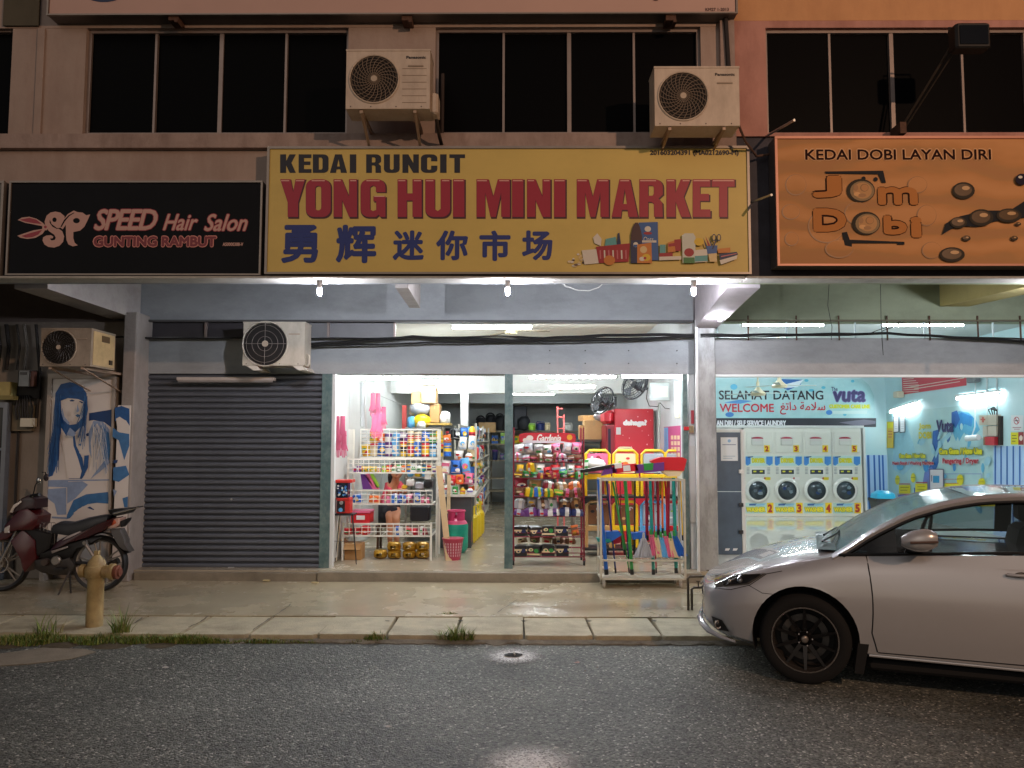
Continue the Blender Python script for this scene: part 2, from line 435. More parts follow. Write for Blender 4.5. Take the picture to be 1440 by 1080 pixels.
for pts, w in (([(355, 886), (372, 874), (390, 863), (405, 853), (409, 849)], .006), ([(265, 882), (280, 875), (293, 866)], .006), ([(190, 876), (200, 868)], .006), ([(699, 861), (714, 852), (728, 842)], .004)):
    crack(pts, w, WZ+.011, wk, crackM)
for x in (545, 648, 737, 828, 920):
    mb = MB(); c = pz(x, 873, WZ+.012); mb.add([(c.x+.035*math.cos(a)*rnd.uniform(.5, 1.2), c.y+.03*math.sin(a)*rnd.uniform(.5, 1.2), c.z) for a in [i*.7 for i in range(9)]], [tuple(range(9))]); mb.build('chipped_hole', crackM, strip)
# step and floors
XS0 = PX(178, 8.95, 805)-.05; XC = PX(983, 9.3, 800); XCR = PX(1011, 9.3, 800)
XJ = PX(446, SF, 805)
m = MB().cbox(XS0+.02, XJ-.004, SF, 9.5, WZ-.05, FZ-.012, .012).build('step', stepM); m['kind'] = 'structure'
m = MB().cbox(XJ, XC, SF-.02, 9.5, WZ-.05, FZ, .012).build('step', stepM); m['kind'] = 'structure'
m = MB().cbox(XCR, 9.5, SF, 9.5, WZ-.05, FZ, .012).build('step', stepM); m['kind'] = 'structure'
XL = -2.30; XR = 2.10; YB = 19.3; YI = 9.5; CZ = 3.5
struct(MB().box(XS0, XC+.1, YI-.28, YB, .1, FZ+.004), 'store_floor', tile)
struct(MB().box(XC+.1, 7.9, YI-.28, 16.4, .1, FZ+.004), 'laundry_floor', tileL)
# ============================================================ ground floor walls
def wbox(mb, x0, x1, y0, y1, Yf, th, m_=None, ymid=None):
    a = px(x0, y1, Yf); b = px(x1, y0, Yf)
    return mb.box(a.x, b.x, Yf, Yf+th, a.z, b.z, m_)
HB = PZ(526, 9.4); HT = PZ(475, 9.4); ST = PZ(452, 9.4); UZ = 4.05
LZ = PZ(400, 7.62)     # underside of ledge
struct(MB().box(XS0-.3, XC, 9.4, YI, HB, HT), 'header_wall', greyblue)
struct(MB().box(XC+.23, 9.6, 9.4, YI, HB, HT), 'header_wall', greyhead)
struct(MB().box(XS0-.3, XC, 9.4, YI+.1, ST, UZ), 'ceiling_beam', greyblue)
struct(MB().box(XC+.23, 9.6, 9.4, YI+.1, ST, UZ), 'ceiling_beam', greygreen)
struct(MB().box(-9.6, XS0-.3, 9.4, YI+.1, PZ(455, 9.4), UZ), 'ceiling_beam', mt('#776b63', .85, var=.15, scale=2))
struct(MB().box(-9.6, 9.6, 7.64, 9.7, UZ, UZ+.15), 'canopy_ceiling', greyblue)
# columns
struct(MB().cbox(XC, XCR, 9.3, 9.62, WZ, ST+.06, .01), 'column', mt('#a2a5a3', .75, var=.15, scale=3, bump=.3, bscale=30, stain='#4f4a42', stsc=(7, 7, 2.2), stamt=.8))
cl0 = PX(157, 8.95, 700)
struct(MB().cbox(cl0, XS0, 9.08, 9.62, WZ, ST+.06, .01), 'column', mt('#9a938c', .75, var=.12, scale=3, bump=.3, bscale=30, stain='#6a6058', stsc=(4, 4, 2), stamt=.5))
# cantilever beams of the canopy, deeper at the column
def beam(x0n, x1n, x0f, x1f, zn, zf, mat, Yn=7.42, Yf=9.39):
    k = (7.64-Yn)/(Yf-Yn); x0n += (x0f-x0n)*k; x1n += (x1f-x1n)*k; zn += (zf-zn)*k; Yn = 7.64
    v = [(x0n, Yn, zn), (x1n, Yn, zn), (x1f, Yf, zf), (x0f, Yf, zf), (x0n, Yn, UZ), (x1n, Yn, UZ), (x1f, Yf, UZ), (x0f, Yf, UZ)]
    mb = MB().add(v, [(0, 3, 2, 1), (4, 5, 6, 7), (0, 1, 5, 4), (1, 2, 6, 5), (2, 3, 7, 6), (3, 0, 4, 7)])
    return struct(mb, 'cantilever_beam', mat)
a, b, c, d = px(-2, 399, 7.42), px(46, 399, 7.42), px(160, 450, 9.39), px(197, 450, 9.39)
beam(a.x, b.x, c.x, d.x, b.z, d.z, beamM)
a, b, c, d = px(1030, 395, 7.42), px(1079, 395, 7.42), px(975, 464, 9.39), px(1005, 464, 9.39)
beam(a.x, b.x, c.x, d.x, b.z, d.z, mt('#b9b2b4', .8, var=.1, scale=3, bump=.25, bscale=30, stain='#7a7478', stsc=(3, 3, 4), stamt=.5))
a, b, c, d = px(1470, 397, 7.42), px(1520, 397, 7.42), px(1322, 431, 9.39), px(1362, 431, 9.39)
beam(a.x, b.x, c.x, d.x, b.z, d.z, yellowbeam)
a, b, c, d = px(551, 398, 7.42), px(570, 398, 7.42), px(576, 435, 8.75), px(591, 433, 8.75)
beam(a.x, b.x, c.x, d.x, b.z, d.z, beamM, 7.42, 8.75)
# left shutter bay closed off behind, store walls
st = MB().box(XL-.1, XL, YI, YB, FZ, CZ); struct(st, 'store_wall', whitewall)
struct(MB().box(XR, XR+.1, YI, YB, FZ, CZ), 'store_wall', mt('#cdd2d4', .55, var=.05, scale=2, stain='#a6aaa9', stsc=(3, 3, 1), stamt=.4))
struct(MB().box(XL-.1, XR+.1, YB, YB+.1, FZ, CZ), 'store_wall', mt('#a6abaa', .7, var=.06))
struct(MB().box(XL-.1, XR+.1, YI, YB, CZ, CZ+.1), 'store_ceiling', mt('#d6d3c4', .7, var=.04))
BZ = PZ(553, 14)
struct(MB().box(XL, XR, 14, 14.25, BZ, CZ), 'store_beam', whitewall)
ic = px(653, 600, 14)
struct(MB().box(ic.x-.065, ic.x+.065, 13.98, 14.2, FZ, BZ), 'store_column', whitetrim)
for i in range(5):      # wall panels of the left store wall
    y = 9.7+i*.85
    struct(MB().box(XL, XL+.012, y, y+.82, FZ+.05, 3.3), 'wall_panel', whitewall)
struct(MB().box(XL+.02, XR-.02, 16.8, 16.9, PZ(567, 16.8), CZ-.02), 'store_bulkhead', mt('#9aa09f', .8, var=.05))
# laundry
LY = 16.5; LX = 7.72
lblue = mt('#c3e1e6', .5, var=.05, scale=1, stain='#a6d3dc', stsc=(.7, .7, .5), stamt=.5)
struct(MB().box(XC+.3, LX+.1, LY, LY+.1, FZ, CZ), 'laundry_wall', lblue)
struct(MB().box(LX, LX+.1, YI, LY, FZ, CZ), 'laundry_wall', lblue)
struct(MB().box(XR+.11, XR+.24, YI+.1, LY, FZ, CZ), 'laundry_wall', whitetrim)
struct(MB().box(XR+.11, LX+.1, YI+.1, LY, CZ, CZ+.1), 'laundry_ceiling', mt('#cfd8d8', .7))
struct(MB().box(LX+.1, 9.6, 9.4, 9.6, FZ, HB), 'shopfront_wall', greyhead)
# neighbour on the left
nb = mt('#8f877d', .85, var=.12, scale=2, bump=.25, bscale=30, stain='#5f564c', stsc=(2, 2, .8), stamt=.6)
struct(MB().box(-9.6, cl0-.001, 9.3, 9.6, WZ, PZ(455, 9.4)), 'shopfront_wall', nb)
# slit of high panes over the header
vt = thing('ventilation_slit', 'long narrow band of grey boards above the closed roller shutter', 'vent', (XS0, 9.45, HT))
xs = [205, 290, 408, 462, 555]
for p, q in zip(xs, xs[1:]):
    a, b = PX(p, 9.45, 460), PX(q, 9.45, 460)
    MB().box(a+.012, b-.012, 9.47, 9.49, HT, ST).build('panel', mt('#3f3d41' if q < 420 else '#77797a', .5, var=.1), vt)
    MB().box(b-.012, b+.012, 9.43, 9.5, HT, ST).build('divider', frameM, vt)
MB().box(XS0, PX(975, 9.45, 460), 9.36, 9.4, ST-.012, ST+.012).build('lintel_lip', mt('#50504f', .6), vt)
MB().box(XS0, PX(975, 9.45, 460), 9.36, 9.4, HT-.02, HT).build('lintel_lip', mt('#90928f', .6), vt)
vt = thing('ventilation_slit', 'long narrow opening with rusty bars above the laundry opening', 'vent', (XC+.3, 9.45, HT))
for i in range(8):
    x = PX(1053+i*64+ (4 if i % 2 else 0), 9.35, 460)
    MB().box(x-.007, x+.007, 9.37, 9.385, HT-.03, ST+.07).build('bar', rustM, vt)
for i in range(6):
    x0_ = PX(1008+i*97, 9.45, 460)
    MB().box(x0_, x0_+.015, 9.45, 9.47, HT, ST).build('divider', mt('#cfe4e6', .5), vt)
MB().box(XC+.25, 9.5, 9.36, 9.4, ST-.0, ST+.02).build('lintel_lip', mt('#6f6a55', .7), vt)

# ============================================================ upper storey
YU = 7.55
def zz(y): return PZ(y, YU)
bl = thing('shophouse', 'weathered pinkish upper storey with dark sliding windows above the yellow sign', 'building', (0, YU, zz(387)))
br = thing('shophouse', 'peach and pink upper storey above the orange laundry sign', 'building', (5, YU, zz(387)))
XU = PX(1034, YU, 100)
def wall(root, x0, x1, y0, y1, mat, Yf=YU, th=.3, name='wall', abs0=None, abs1=None):
    a = PX(x0, Yf, 110) if abs0 is None else abs0; b = PX(x1, Yf, 110) if abs1 is None else abs1
    return MB().box(a, b, Yf, Yf+th, PZ(y1, Yf), PZ(y0, Yf)).build(name, mat, root)
wall(bl, 0, 1034, 207, 388, wallL, abs0=-9.6, th=.065)
wall(bl, 0, 1034, -160, 38, wallL, abs0=-9.6)
for x0, x1, a0 in ((15, 119, None), (489, 612, None), (986, 1034, None)): wall(bl, x0, x1, 38, 187, wallL, YU+.004)
wall(bl, 0, 1034, 187, 207, ledgeM, YU-.07, .4, 'ledge', abs0=-9.6)
wall(bl, 50, 60, 38, 187, wallL, YU-.02, .02, 'pilaster')
wall(bl, 1014, 1034, 25, 187, ledgeM, YU-.06, .1, 'pilaster')
wall(bl, 0, 50, -160, 34, mt('#5a5546', .9, var=.2, scale=2), YU-.03, .02, 'pilaster')
wall(br, 1034, 1034, 192, 388, slate, abs1=9.6, th=.065)
wall(br, 1034, 1034, -160, 30, peach, abs1=9.6)
wall(br, 1034, 1034, 30, 40, pink, YU+.002, abs1=9.6)
wall(br, 1034, 1078, 40, 187, pink)
wall(br, 1034, 1034, 187, 192, pink, YU-.03, .3, 'ledge', abs1=9.6)
# ledge lip under the signs, lit from below
lipM = mt('#b8b6ae', .7, var=.15, scale=6, bump=.3, bscale=40, stain='#6e685e', stsc=(3, 3, 8), stamt=.6)
MB().cbox(-9.6, XU, 7.33, YU, LZ, PZ(388, 7.33), .012).build('canopy_edge', lipM, bl)
MB().cbox(XU, 9.6, 7.33, YU, LZ, PZ(388, 7.33), .012).build('canopy_edge', lipM, br)
MB().box(-9.6, XU, YU+.001, YU+.07, LZ+.002, UZ).build('fascia_back', greyblue, bl)
MB().box(XU, 9.6, YU+.001, YU+.07, LZ+.002, UZ).build('fascia_back', greygreen, br)
def window(root, xs, y0, y1, thick=(), dark=0):
    a, b = PX(xs[0], YU, 110), PX(xs[-1], YU, 110); z0, z1 = zz(y1), zz(y0)
    w = MB(); t = .028
    w.box(a, b, YU+.05, YU+.12, z0, z0+t); w.box(a, b, YU+.05, YU+.12, z1-t, z1)
    w.box(a, a+t, YU+.052, YU+.118, z0+t, z1-t); w.box(b-t, b, YU+.052, YU+.118, z0+t, z1-t)
    wo = w.build('window', frameM, root)
    X = [PX(x, YU, 110) for x in xs]
    for i in range(len(X)-1):
        MB().box(X[i]+.012, X[i+1]-.012, YU+.08+.02*(i % 2), YU+.086+.02*(i % 2), z0+t, z1-t).build('pane', glassdark, wo)
        if i:
            k = .011 if i % 2 else .02
            MB().box(X[i]-k, X[i]+k, YU+.06, YU+.12, z0+t+.001, z1-t-.001).build('mullion', frameM, wo)
    return wo
window(bl, [-160, -72, 15], 36, 188)
window(bl, [119, 214, 307, 399, 489], 38, 187)
window(bl, [612, 708, 801, 893, 986], 38, 187)
window(br, [1078, 1171, 1259, 1359, 1450, 1545], 40, 188)
MB().box(-9.6, 9.6, 7.9, 8.0, UZ, 7.6).build('inner_wall', mt('#201e1c', .9), bl)

# ============================================================ street light outside the frame (sodium lamp on a pole)
sl = thing('street_lamp', 'street lamp with orange sodium light on the far side of the road', 'street lamp', (7, -4.6, 0))
MB().lathe([(.11, 0), (.1, .1), (.075, .12), (.05, 6.3)], (7, -4.6, 0), n=12).build('pole', steelM, sl)
MB().tube([(7, -4.6, 6.2), (7, -4.3, 6.55), (7, -3.8, 6.6)], .03).build('arm', steelM, sl)
MB().cbox(6.85, 7.15, -4.0, -3.4, 6.58, 6.7, .03).build('lamp_head', steelM, sl)
L = bpy.data.lights.new('sodium_lamp', 'SPOT'); L.energy = 2250; L.color = (1, .61, .39); L.shadow_soft_size = .12; L.spot_size = R(150); L.spot_blend = .5
lo = bpy.data.objects.new('sodium_lamp', L); lo.location = (0, .9, 6.5); lo.rotation_euler = (R(72), 0, R(24)); COL.objects.link(lo); lo.parent = sl
# ============================================================ fluorescent tubes and bulbs
def tube(a, b, label, cat='tube light', glow=None, up=.035, r=.014):
    a, b = Vector(a), Vector(b); d = (b-a).normalized(); c = (a+b)/2
    t = thing('tube_light', label, cat, c)
    s = d.cross(Vector((0, 0, 1))).normalized()*.03
    mb = MB().prism([a-s+Vector((0, 0, up)), a+s+Vector((0, 0, up)), a+s*.6+Vector((0, 0, up+.035)), a-s*.6+Vector((0, 0, up+.035))], b-a)
    mb.build('fitting', whitetrim, t)
    MB().tube([a+d*.02, b-d*.02], r, n=8).build('tube', glow or tubeglow, t)
    for e, k in ((a, 1), (b, -1)): MB().tube([e, e+d*k*.022], r*1.3, n=8).build('end_cap', whitetrim, t)
    return t
Y1 = 9.72
tube(px(468, 532, Y1), px(595, 532, Y1), 'lit tube light behind the header at the left of the store opening')
tube(px(576, 538, 11.6), px(648, 537.5, 11.6), 'second lit tube light, above the cardboard boxes near the store ceiling')
tube(px(574, 546, 13.7), px(652, 546, 13.7), 'lit tube light low on the white beam behind the cardboard boxes')
tube(px(742, 530.5, Y1), px(868, 530, Y1), 'lit tube light behind the header above the bread rack')
tube(px(872, 529.5, Y1), px(970, 529.5, Y1), 'lit tube light behind the header above the red fridge')
tube(px(772, 545.5, 12.6), px(838, 544.5, 12.6), 'short lit tube light deeper in the store beside the wall fan')
tube(px(716, 554, 15.4), px(781, 554, 15.4), 'dim lit tube light in the back room above the shelves')
tube((LX-.09, pz(0,0,2).y*0+15.9, 0)[:0] or (LX-.07, (LX-.07)*1100/(1242-730)-.25, PZ(578, 15.8)), (LX-.07, (LX-.07)*1100/(1287-730), PZ(566, 14.7)), 'lit tube light on the blue laundry wall nearest the corner', glow=em('#ecf9ff', 95, 'laundry_wall_tube_glow'))
tube((LX-.07, (LX-.07)*1100/(1343-730), PZ(558.5, 13.4)), (LX-.07, (LX-.07)*1100/(1404-730), PZ(551.5, 12.2)), 'lit tube light on the blue laundry wall near the wires', glow=em('#ecf9ff', 95, 'laundry_wall_tube_glow'))
for i, (x, y) in enumerate(((3.2, 11.2), (5.2, 11.2), (3.6, 14))):  # ceiling tubes put in to help light the laundry
    tube((x, y, CZ-.1), (x+1.2, y, CZ-.1), ['lit tube light on the laundry ceiling behind the header, near the column', 'lit tube light on the laundry ceiling behind the header, near the mural', 'lit tube light on the laundry ceiling above the washers'][i], glow=tubeglow2)
tube((-1, 11.5, CZ-.1), (.2, 11.5, CZ-.1), 'lit tube light on the store ceiling beside the ceiling fan')  # extra ceiling tube, added to help light the store
def bulb(p, label, glow=None):
    t = thing('light_bulb', label, 'light bulb', p, 'bare bulbs under the canopy')
    p = Vector(p)
    MB().lathe([(.05, .112), (.052, .10), (.03, .095), (.024, .05), (.021, .02), (0.001, .019)][::-1], p, n=14).build('bulb_holder', mt('#a5a09a', .5), t)
    MB().lathe([(.001, -.052), (.012, -.05), (.02, -.035), (.021, -.01), (.018, .018), (.001, .02)], p, n=12).build('glass_bulb', glow or bulbglow, t)
bulb(px(449.5, 408, 7.42), 'lit bare bulb under the canopy edge above the roller shutter')
bulb(px(714, 408, 7.42), 'lit bare bulb under the canopy edge above the store opening middle')
bulb(px(975.5, 408, 7.42), 'lit bare bulb under the canopy edge left of the slanting beam')
bulb(px(1500, 408, 7.42), 'lit bare bulb under the canopy edge at the right, before the yellowish beam')  # bulb beyond the frame, added to brighten the right of the canopy
bulb(px(1012.5, 445, 8.75), 'lit bare bulb under the slanting canopy beam', em('#f2f2ff', 800, 'dim_bulb_glow'))
# unlit fitting over the shutter
t = thing('tube_light', 'unlit white tube light fitting above the roller shutter', 'tube light', px(317, 532, 9.3))
a, b = px(249, 534, 9.3), px(386, 531, 9.3)
MB().cbox(a.x, b.x, 9.27, 9.37, a.z-.01, a.z+.03, .008).build('fitting', mt('#b5aca4', .5, var=.1), t)
MB().tube([(a.x+.02, 9.29, a.z-.02), (b.x-.02, 9.29, a.z-.02)], .014).build('tube', mt('#8e8a86', .3), t)
# ============================================================ signs
signframe = mt('#8e857c', .4, .4, var=.1, scale=8)
YS = 7.36
def signbox(label, x0, x1, y0, y1, facemat, Y=YS, depth=.16, fr=3.5, frmat=None, x1abs=None):
    a = px(x0, y1, Y); b = px(x1, y0, Y)
    t = thing('shop_sign', label, 'sign', ((a.x+b.x)/2, Y+depth/2, a.z))
    MB().box(a.x+.004, b.x-.004, Y+.01, Y+depth, a.z+.004, b.z-.004).build('sign_box', mt('#5f5a58', .5, var=.1), t)
    MB().box(a.x+.02, b.x-.02, Y+.002, Y+.0095, a.z+.02, b.z-.02).build('sign_face', facemat, t)
    w = fr*Y/1100
    mb = MB().box(a.x, b.x, Y-.014, Y+.012, a.z, a.z+w*.8).box(a.x, b.x, Y-.014, Y+.012, b.z-w, b.z)
    mb.box(a.x, a.x+w, Y-.013, Y+.011, a.z+w*.8+.001, b.z-w-.001).box(b.x-w, b.x, Y-.013, Y+.011, a.z+w*.8+.001, b.z-w-.001)
    mb.build('sign_frame', frmat or signframe, t)
    return t
YF = YS-.001
yel = mt('#d3b962', .5, var=.05, scale=1.2, stain='#b39d50', stsc=(.8, 1, 1.5), stamt=.5)
s1 = signbox('long yellow sign over the store with big red capitals and blue Chinese characters', 372, 1053, 205.5, 385.5, yel, x1abs=None)
ink = mt('#161320', .5); redI = mt('#a01330', .45); shad = mt('#4a1020', .5); blueI = mt('#1c2f7a', .5); hil = mt('#e9b6a6', .4)
for ch, a, b in [('K',394,416),('E',420,438),('D',440,462),('A',464,488),('I',492,501),('R',515,536),('U',540,562),('N',566,589),('C',592,615),('I',619,628),('T',632,654)]:
    blockletter(ch, a, b, 217, 243, YF, MB(), ink).build('letter', None, s1)
for ch, a, b in [('Y',394,429),('O',430,465),('N',469,502),('G',507,542),('H',559,593),('U',598,633),('I',637,653),('M',670,717),('I',720,736),('N',741,774),('I',779,795),('M',811,856),('A',860,897),('R',899,932),('K',937,971),('E',974,999),('T',1001,1033)]:
    mb = blockletter(ch, a, b, 252, 305, YF, MB(), shad, 1.2, 1.6, 1.); blockletter(ch, a, b, 252, 305, YF-.0006, mb, redI)
    for (u0, u1) in {'Y': [(0, .4), (.6, 1)], 'O': [(.2, .8)], 'G': [(.2, .8), (.52, 1)], 'N': [(0, .34), (.68, 1)], 'H': [(0, .36), (.64, 1)], 'U': [(0, .36), (.64, 1)], 'M': [(0, .34), (.66, 1)], 'K': [(0, .36), (.64, 1)], 'A': [(.3, .7)], 'R': [(0, .75)]}.get(ch, [(0, 1)]):
        yy = 254 if not (ch == 'G' and u0 > .5) else 276
        mb.add([px(a+u0*(b-a)+1, yy+.7, YF-.0012), px(a+u1*(b-a)-1, yy+.7, YF-.0012), px(a+u1*(b-a)-1.5, yy-.5, YF-.0012), px(a+u0*(b-a)+1.5, yy-.5, YF-.0012)], [(0, 1, 2, 3)], hil)
    mb.build('letter', None, s1)
for ch, x0, x1, y0, y1, bd in (('勇',395,447,316,370,.034),('辉',472,529,316,370,.034),('迷',552,596,324,366,.035),('你',613,658,324,366,.035),('市',674,718,324,367,.035),('场',734,777,324,366,.035)):
    tpx(ch, x0, y0, x1, y1, YF, blueI, s1, bold=bd)
tpx('201603204391 (MA0212690-M)', 914, 211, 1039, 220, YF, ink, s1, bold=.05)
# printed groceries at the lower right of the sign
RD, WT, BL, NV, OR, GN, PK, CR, YL, TQ = [mt(c, .5) for c in ('#9c1b26', '#d8d2c4', '#2c5c9a', '#15264f', '#c77a2c', '#3f7a42', '#c06a72', '#d9c08a', '#d8b52c', '#5aa0a0')]
P = []
for i in range(26):
    a = rnd.uniform(0, 6.3); r = rnd.uniform(.2, 1)**.6
    P.append((ell(812+13*r*math.cos(a), 366+9*r*math.sin(a), rnd.uniform(1.5, 3.4), rnd.uniform(1, 2), 6, rnd.random()*3), rnd.choice([WT, mt('#6d5a4c', .5), CR, mt('#4a2f26', .5), WT])))
P += [([(818, 352), (842, 350), (843, 370), (822, 372)], WT), ([(834,334),(840,328),(846,336),(845,346),(836,342)], WT), ([(852, 336), (866, 333), (868, 350), (850, 350)], TQ), ([(869,328),(871,327),(874,348),(867,348)], NV),
 ([(838, 347), (886, 342), (884, 368), (842, 370)], RD)]
for k in range(7): P.append(([(843+k*6, 352), (845+k*6, 351.6), (845.5+k*6, 364), (843.5+k*6, 364)], WT if k % 2 else PK))
P += [(ell(857, 366, 8, 7), OR), ([(898, 313), (925, 312), (926, 366), (900, 366)], BL), ([(902,338),(923,338),(923,341),(902,341)], WT), (ell(911, 322, 4.5, 4), WT), (ell(911, 328, 6, 2), RD),
 ([(887,330),(890,319),(893,313),(897,313),(900,319),(903,332),(903,350),(887,350)], mt('#3a1218', .4)), ([(887, 338), (903, 338), (903, 352), (887, 352)], NV), (ell(894, 344, 3.6, 3.6), WT), ([(890.5,344),(897.5,344),(896,347.3),(892,347.3)], BL), ([(887, 352), (897, 352), (897, 370), (887, 370)], NV),
 ([(896, 344), (916, 341), (917, 370), (896, 370)], OR), (ell(905, 351, 5, 5), CR), (ell(909, 362, 6, 5), YL), (ell(903, 364, 4, 3), WT), (ell(907, 363, 2, 2), RD),
 ([(928, 344), (936, 344), (936, 360), (928, 360)], TQ), ([(939, 341), (950, 338), (950, 354), (939, 355)], OR), ([(940,343),(950,341),(950,346),(940,347)], RD), ([(948, 337), (958, 336), (957, 353), (950, 353)], RD), ([(927, 356), (946, 355), (946, 361), (927, 361)], RD), ([(927, 361), (958, 360), (958, 365), (927, 366)], WT),
 ([(959, 331), (963, 328), (975, 328), (978, 333), (978, 370), (960, 370)], mt('#c9cdbf', .5)), (ell(969, 355, 7, 6), RD), ([(961, 362), (978, 362), (978, 370), (961, 370)], GN), (ell(983, 340, 7, 5.5), YL), ([(976, 352), (995, 350), (995, 368), (977, 369)], WT), ([(977,360),(995,359),(995,367),(977,368)], TQ),
 ([(989,334),(994,346),(992,347)], NV), ([(992,332),(999,346),(996,347)], RD), ([(996,333),(1002,345),(1000,346)], NV), ([(993,346),(1009,345),(1008,356),(995,357)], BL), (ell(1004, 334, 3, 5), NV), (ell(1004, 334, 1.8, 3.6), yel), (ell(1011, 334, 3, 5), NV), (ell(1011, 334, 1.8, 3.6), yel), ([(1006,338),(1008,338),(1003,350),(1001,350)], NV),
 ([(996,357),(1008,356),(1008,368),(998,368)], CR), ([(1009,350),(1027,348),(1027,355),(1010,356)], OR), ([(1011,357),(1036,354),(1038,358),(1013,368)], NV), ([(1012,366),(1037,359),(1036,364),(1014,372)], WT), ([(1014,360),(1036,356),(1036,357),(1014,361.5)], PK)]
flat(P, YF-.0004, s1, 'printed_picture')
tpx('Oats', 905, 333, 919, 340, YF-.03+.01, WT, s1)
# dark hair salon sign
navy = mt('#04050a', .6, spec=.2, var=.2, scale=3, stain='#11141a', stsc=(2, 2, 2))
s2 = signbox('black sign with a cream scissors emblem and pink hair salon lettering', 8, 370, 254.5, 387, navy, Y=7.4, depth=.14, fr=2.6)
Y2 = 7.399
crm = mt('#c99e90', .5); red2 = mt('#9c3440', .5); salm = mt('#d98f82', .5)
def SPp(l): return [(10+a/8, 270+b/8) for a, b in l]
P = [(SPp([(120,315),(165,288),(250,278),(330,300),(400,345),(440,385),(400,385),(300,365),(200,345)]), crm), (SPp([(140,312),(250,290),(330,312),(390,360),(300,352),(210,335)]), red2),
 (SPp([(115,492),(200,462),(300,430),(400,415),(430,425),(400,470),(320,515),(230,528),(150,515)]), crm), (SPp([(160,495),(260,462),(395,425),(350,480),(280,510),(210,513)]), red2),
 (SPp([(395,375),(450,375),(450,430),(395,430)]), crm), (SPp(ell(430,393,16,16)), red2)]
# S
S_ = [(430,385),(422,330),(445,265),(490,230),(545,220),(600,232),(645,270),(648,310),(600,400),(575,410),(620,440),(642,500),(630,560),(590,605),(530,625),(465,618),(420,590),(398,545),(405,510),(440,490),(490,485),(520,500),(515,520),(480,525),(500,545),(535,540),(548,515),(530,480),(470,440)]
v2, f2 = fill2d([[(a, -b) for a, b in S_]])
mb = MB().add([px(10+a/8, 270-b/8, Y2-.0006) for a, b in v2], f2, crm)
P_ = [(600,400),(630,320),(680,250),(750,208),(790,225),(850,232),(890,262),(935,252),(905,320),(870,390),(820,435),(745,450),(745,520),(760,570),(795,600),(740,612),(690,590),(668,540),(662,470),(660,370),(625,420)]
v2, f2 = fill2d([[(a, -b) for a, b in P_], [(p[0], -p[1]) for p in ell(780, 322, 38, 30)]])
mb.add([px(10+a/8, 270-b/8, Y2-.0009) for a, b in v2], f2, crm)
flat(P, Y2, s2, 'emblem'); mb.build('emblem', None, s2)
flat([(SPp(ell(533, 312, 24, 26)), navy), (SPp([(480,310),(500,360),(560,405),(600,405),(560,415),(510,390),(478,345)]), navy), (SPp([(600,390),(640,315),(690,262),(755,228),(750,240),(700,270),(650,330),(612,395)]), navy)], Y2-.0012, s2, 'emblem')
tpx('SPEED', 131, 293, 222, 325, Y2, red2, s2, bold=.06, shear=.25, space=.9); tpx('SPEED', 132, 294, 221, 324, Y2-.0015, crm, s2, bold=.03, shear=.25, space=.9)
tpx('Hair', 228, 300, 279, 325, Y2, red2, s2, bold=.06, shear=.35); tpx('Hair', 229, 301, 278, 324, Y2-.0015, crm, s2, bold=.02, shear=.35)
tpx('Salon', 286, 300, 349, 326, Y2, red2, s2, bold=.06, shear=.35); tpx('Salon', 287, 301, 348, 325, Y2-.0015, crm, s2, bold=.02, shear=.35)
tpx('GUNTING RAMBUT', 130, 331, 305, 348, Y2, salm, s2, bold=.1); tpx('GUNTING RAMBUT', 131.3, 332.2, 303.7, 346.8, Y2-.0015, mt('#7c2b33', .5), s2, bold=.06)
tpx('AS0000388-V', 313, 341, 342, 346, Y2, crm, s2, bold=.04)
# end of the neighbour's sign at the very left
signbox('grey end of a further sign beside the black salon sign', -420, 7, 254.5, 388, mt('#6e6a66', .5, var=.1), Y=7.4, depth=.12)
# orange laundry sign
def orange_mat():
    m = bpy.data.materials.new('orange_wave_print'); m.use_nodes = True; nt = m.node_tree; n = nt.nodes; l = nt.links; b = n['Principled BSDF']
    tc = n.new('ShaderNodeTexCoord'); mp = n.new('ShaderNodeMapping'); mp.inputs['Scale'].default_value = (.8, 1, 2.2); l.new(tc.outputs['Object'], mp.inputs[0])
    w = n.new('ShaderNodeTexWave'); w.wave_type = 'BANDS'; w.bands_direction = 'Z'; w.inputs['Scale'].default_value = .45; w.inputs['Distortion'].default_value = 11; w.inputs['Detail'].default_value = 4; w.inputs['Detail Scale'].default_value = 1.3
    l.new(mp.outputs[0], w.inputs[0])
    r = n.new('ShaderNodeValToRGB'); e = r.color_ramp.elements
    e[0].color = hx('#b38358'); e[1].color = hx('#cb9462'); q = e.new(.5); q.color = hx('#c08a58'); q = e.new(.25); q.color = hx('#b48658')
    l.new(w.outputs[0], r.inputs[0]); l.new(r.outputs[0], b.inputs['Base Color']); b.inputs['Roughness'].default_value = .75; b.inputs['Specular IOR Level'].default_value = .2
    return m
om = orange_mat()
s3 = signbox('orange laundry sign with outlined letters and water drops', 1093, 1520, 191.5, 374, om, Y=YS-.04, depth=.2, frmat=mt('#c58a72', .45, .2))
Y3 = YS-.041
brn = mt('#2a100a', .8, spec=.2); lt = mt('#d6a06a', .5); dkg = mt('#39332a', .7, spec=.2); dkb = mt('#23262b', .7, spec=.2); olv = mt('#93683a', .45); brr = mt('#8e5420', .45)
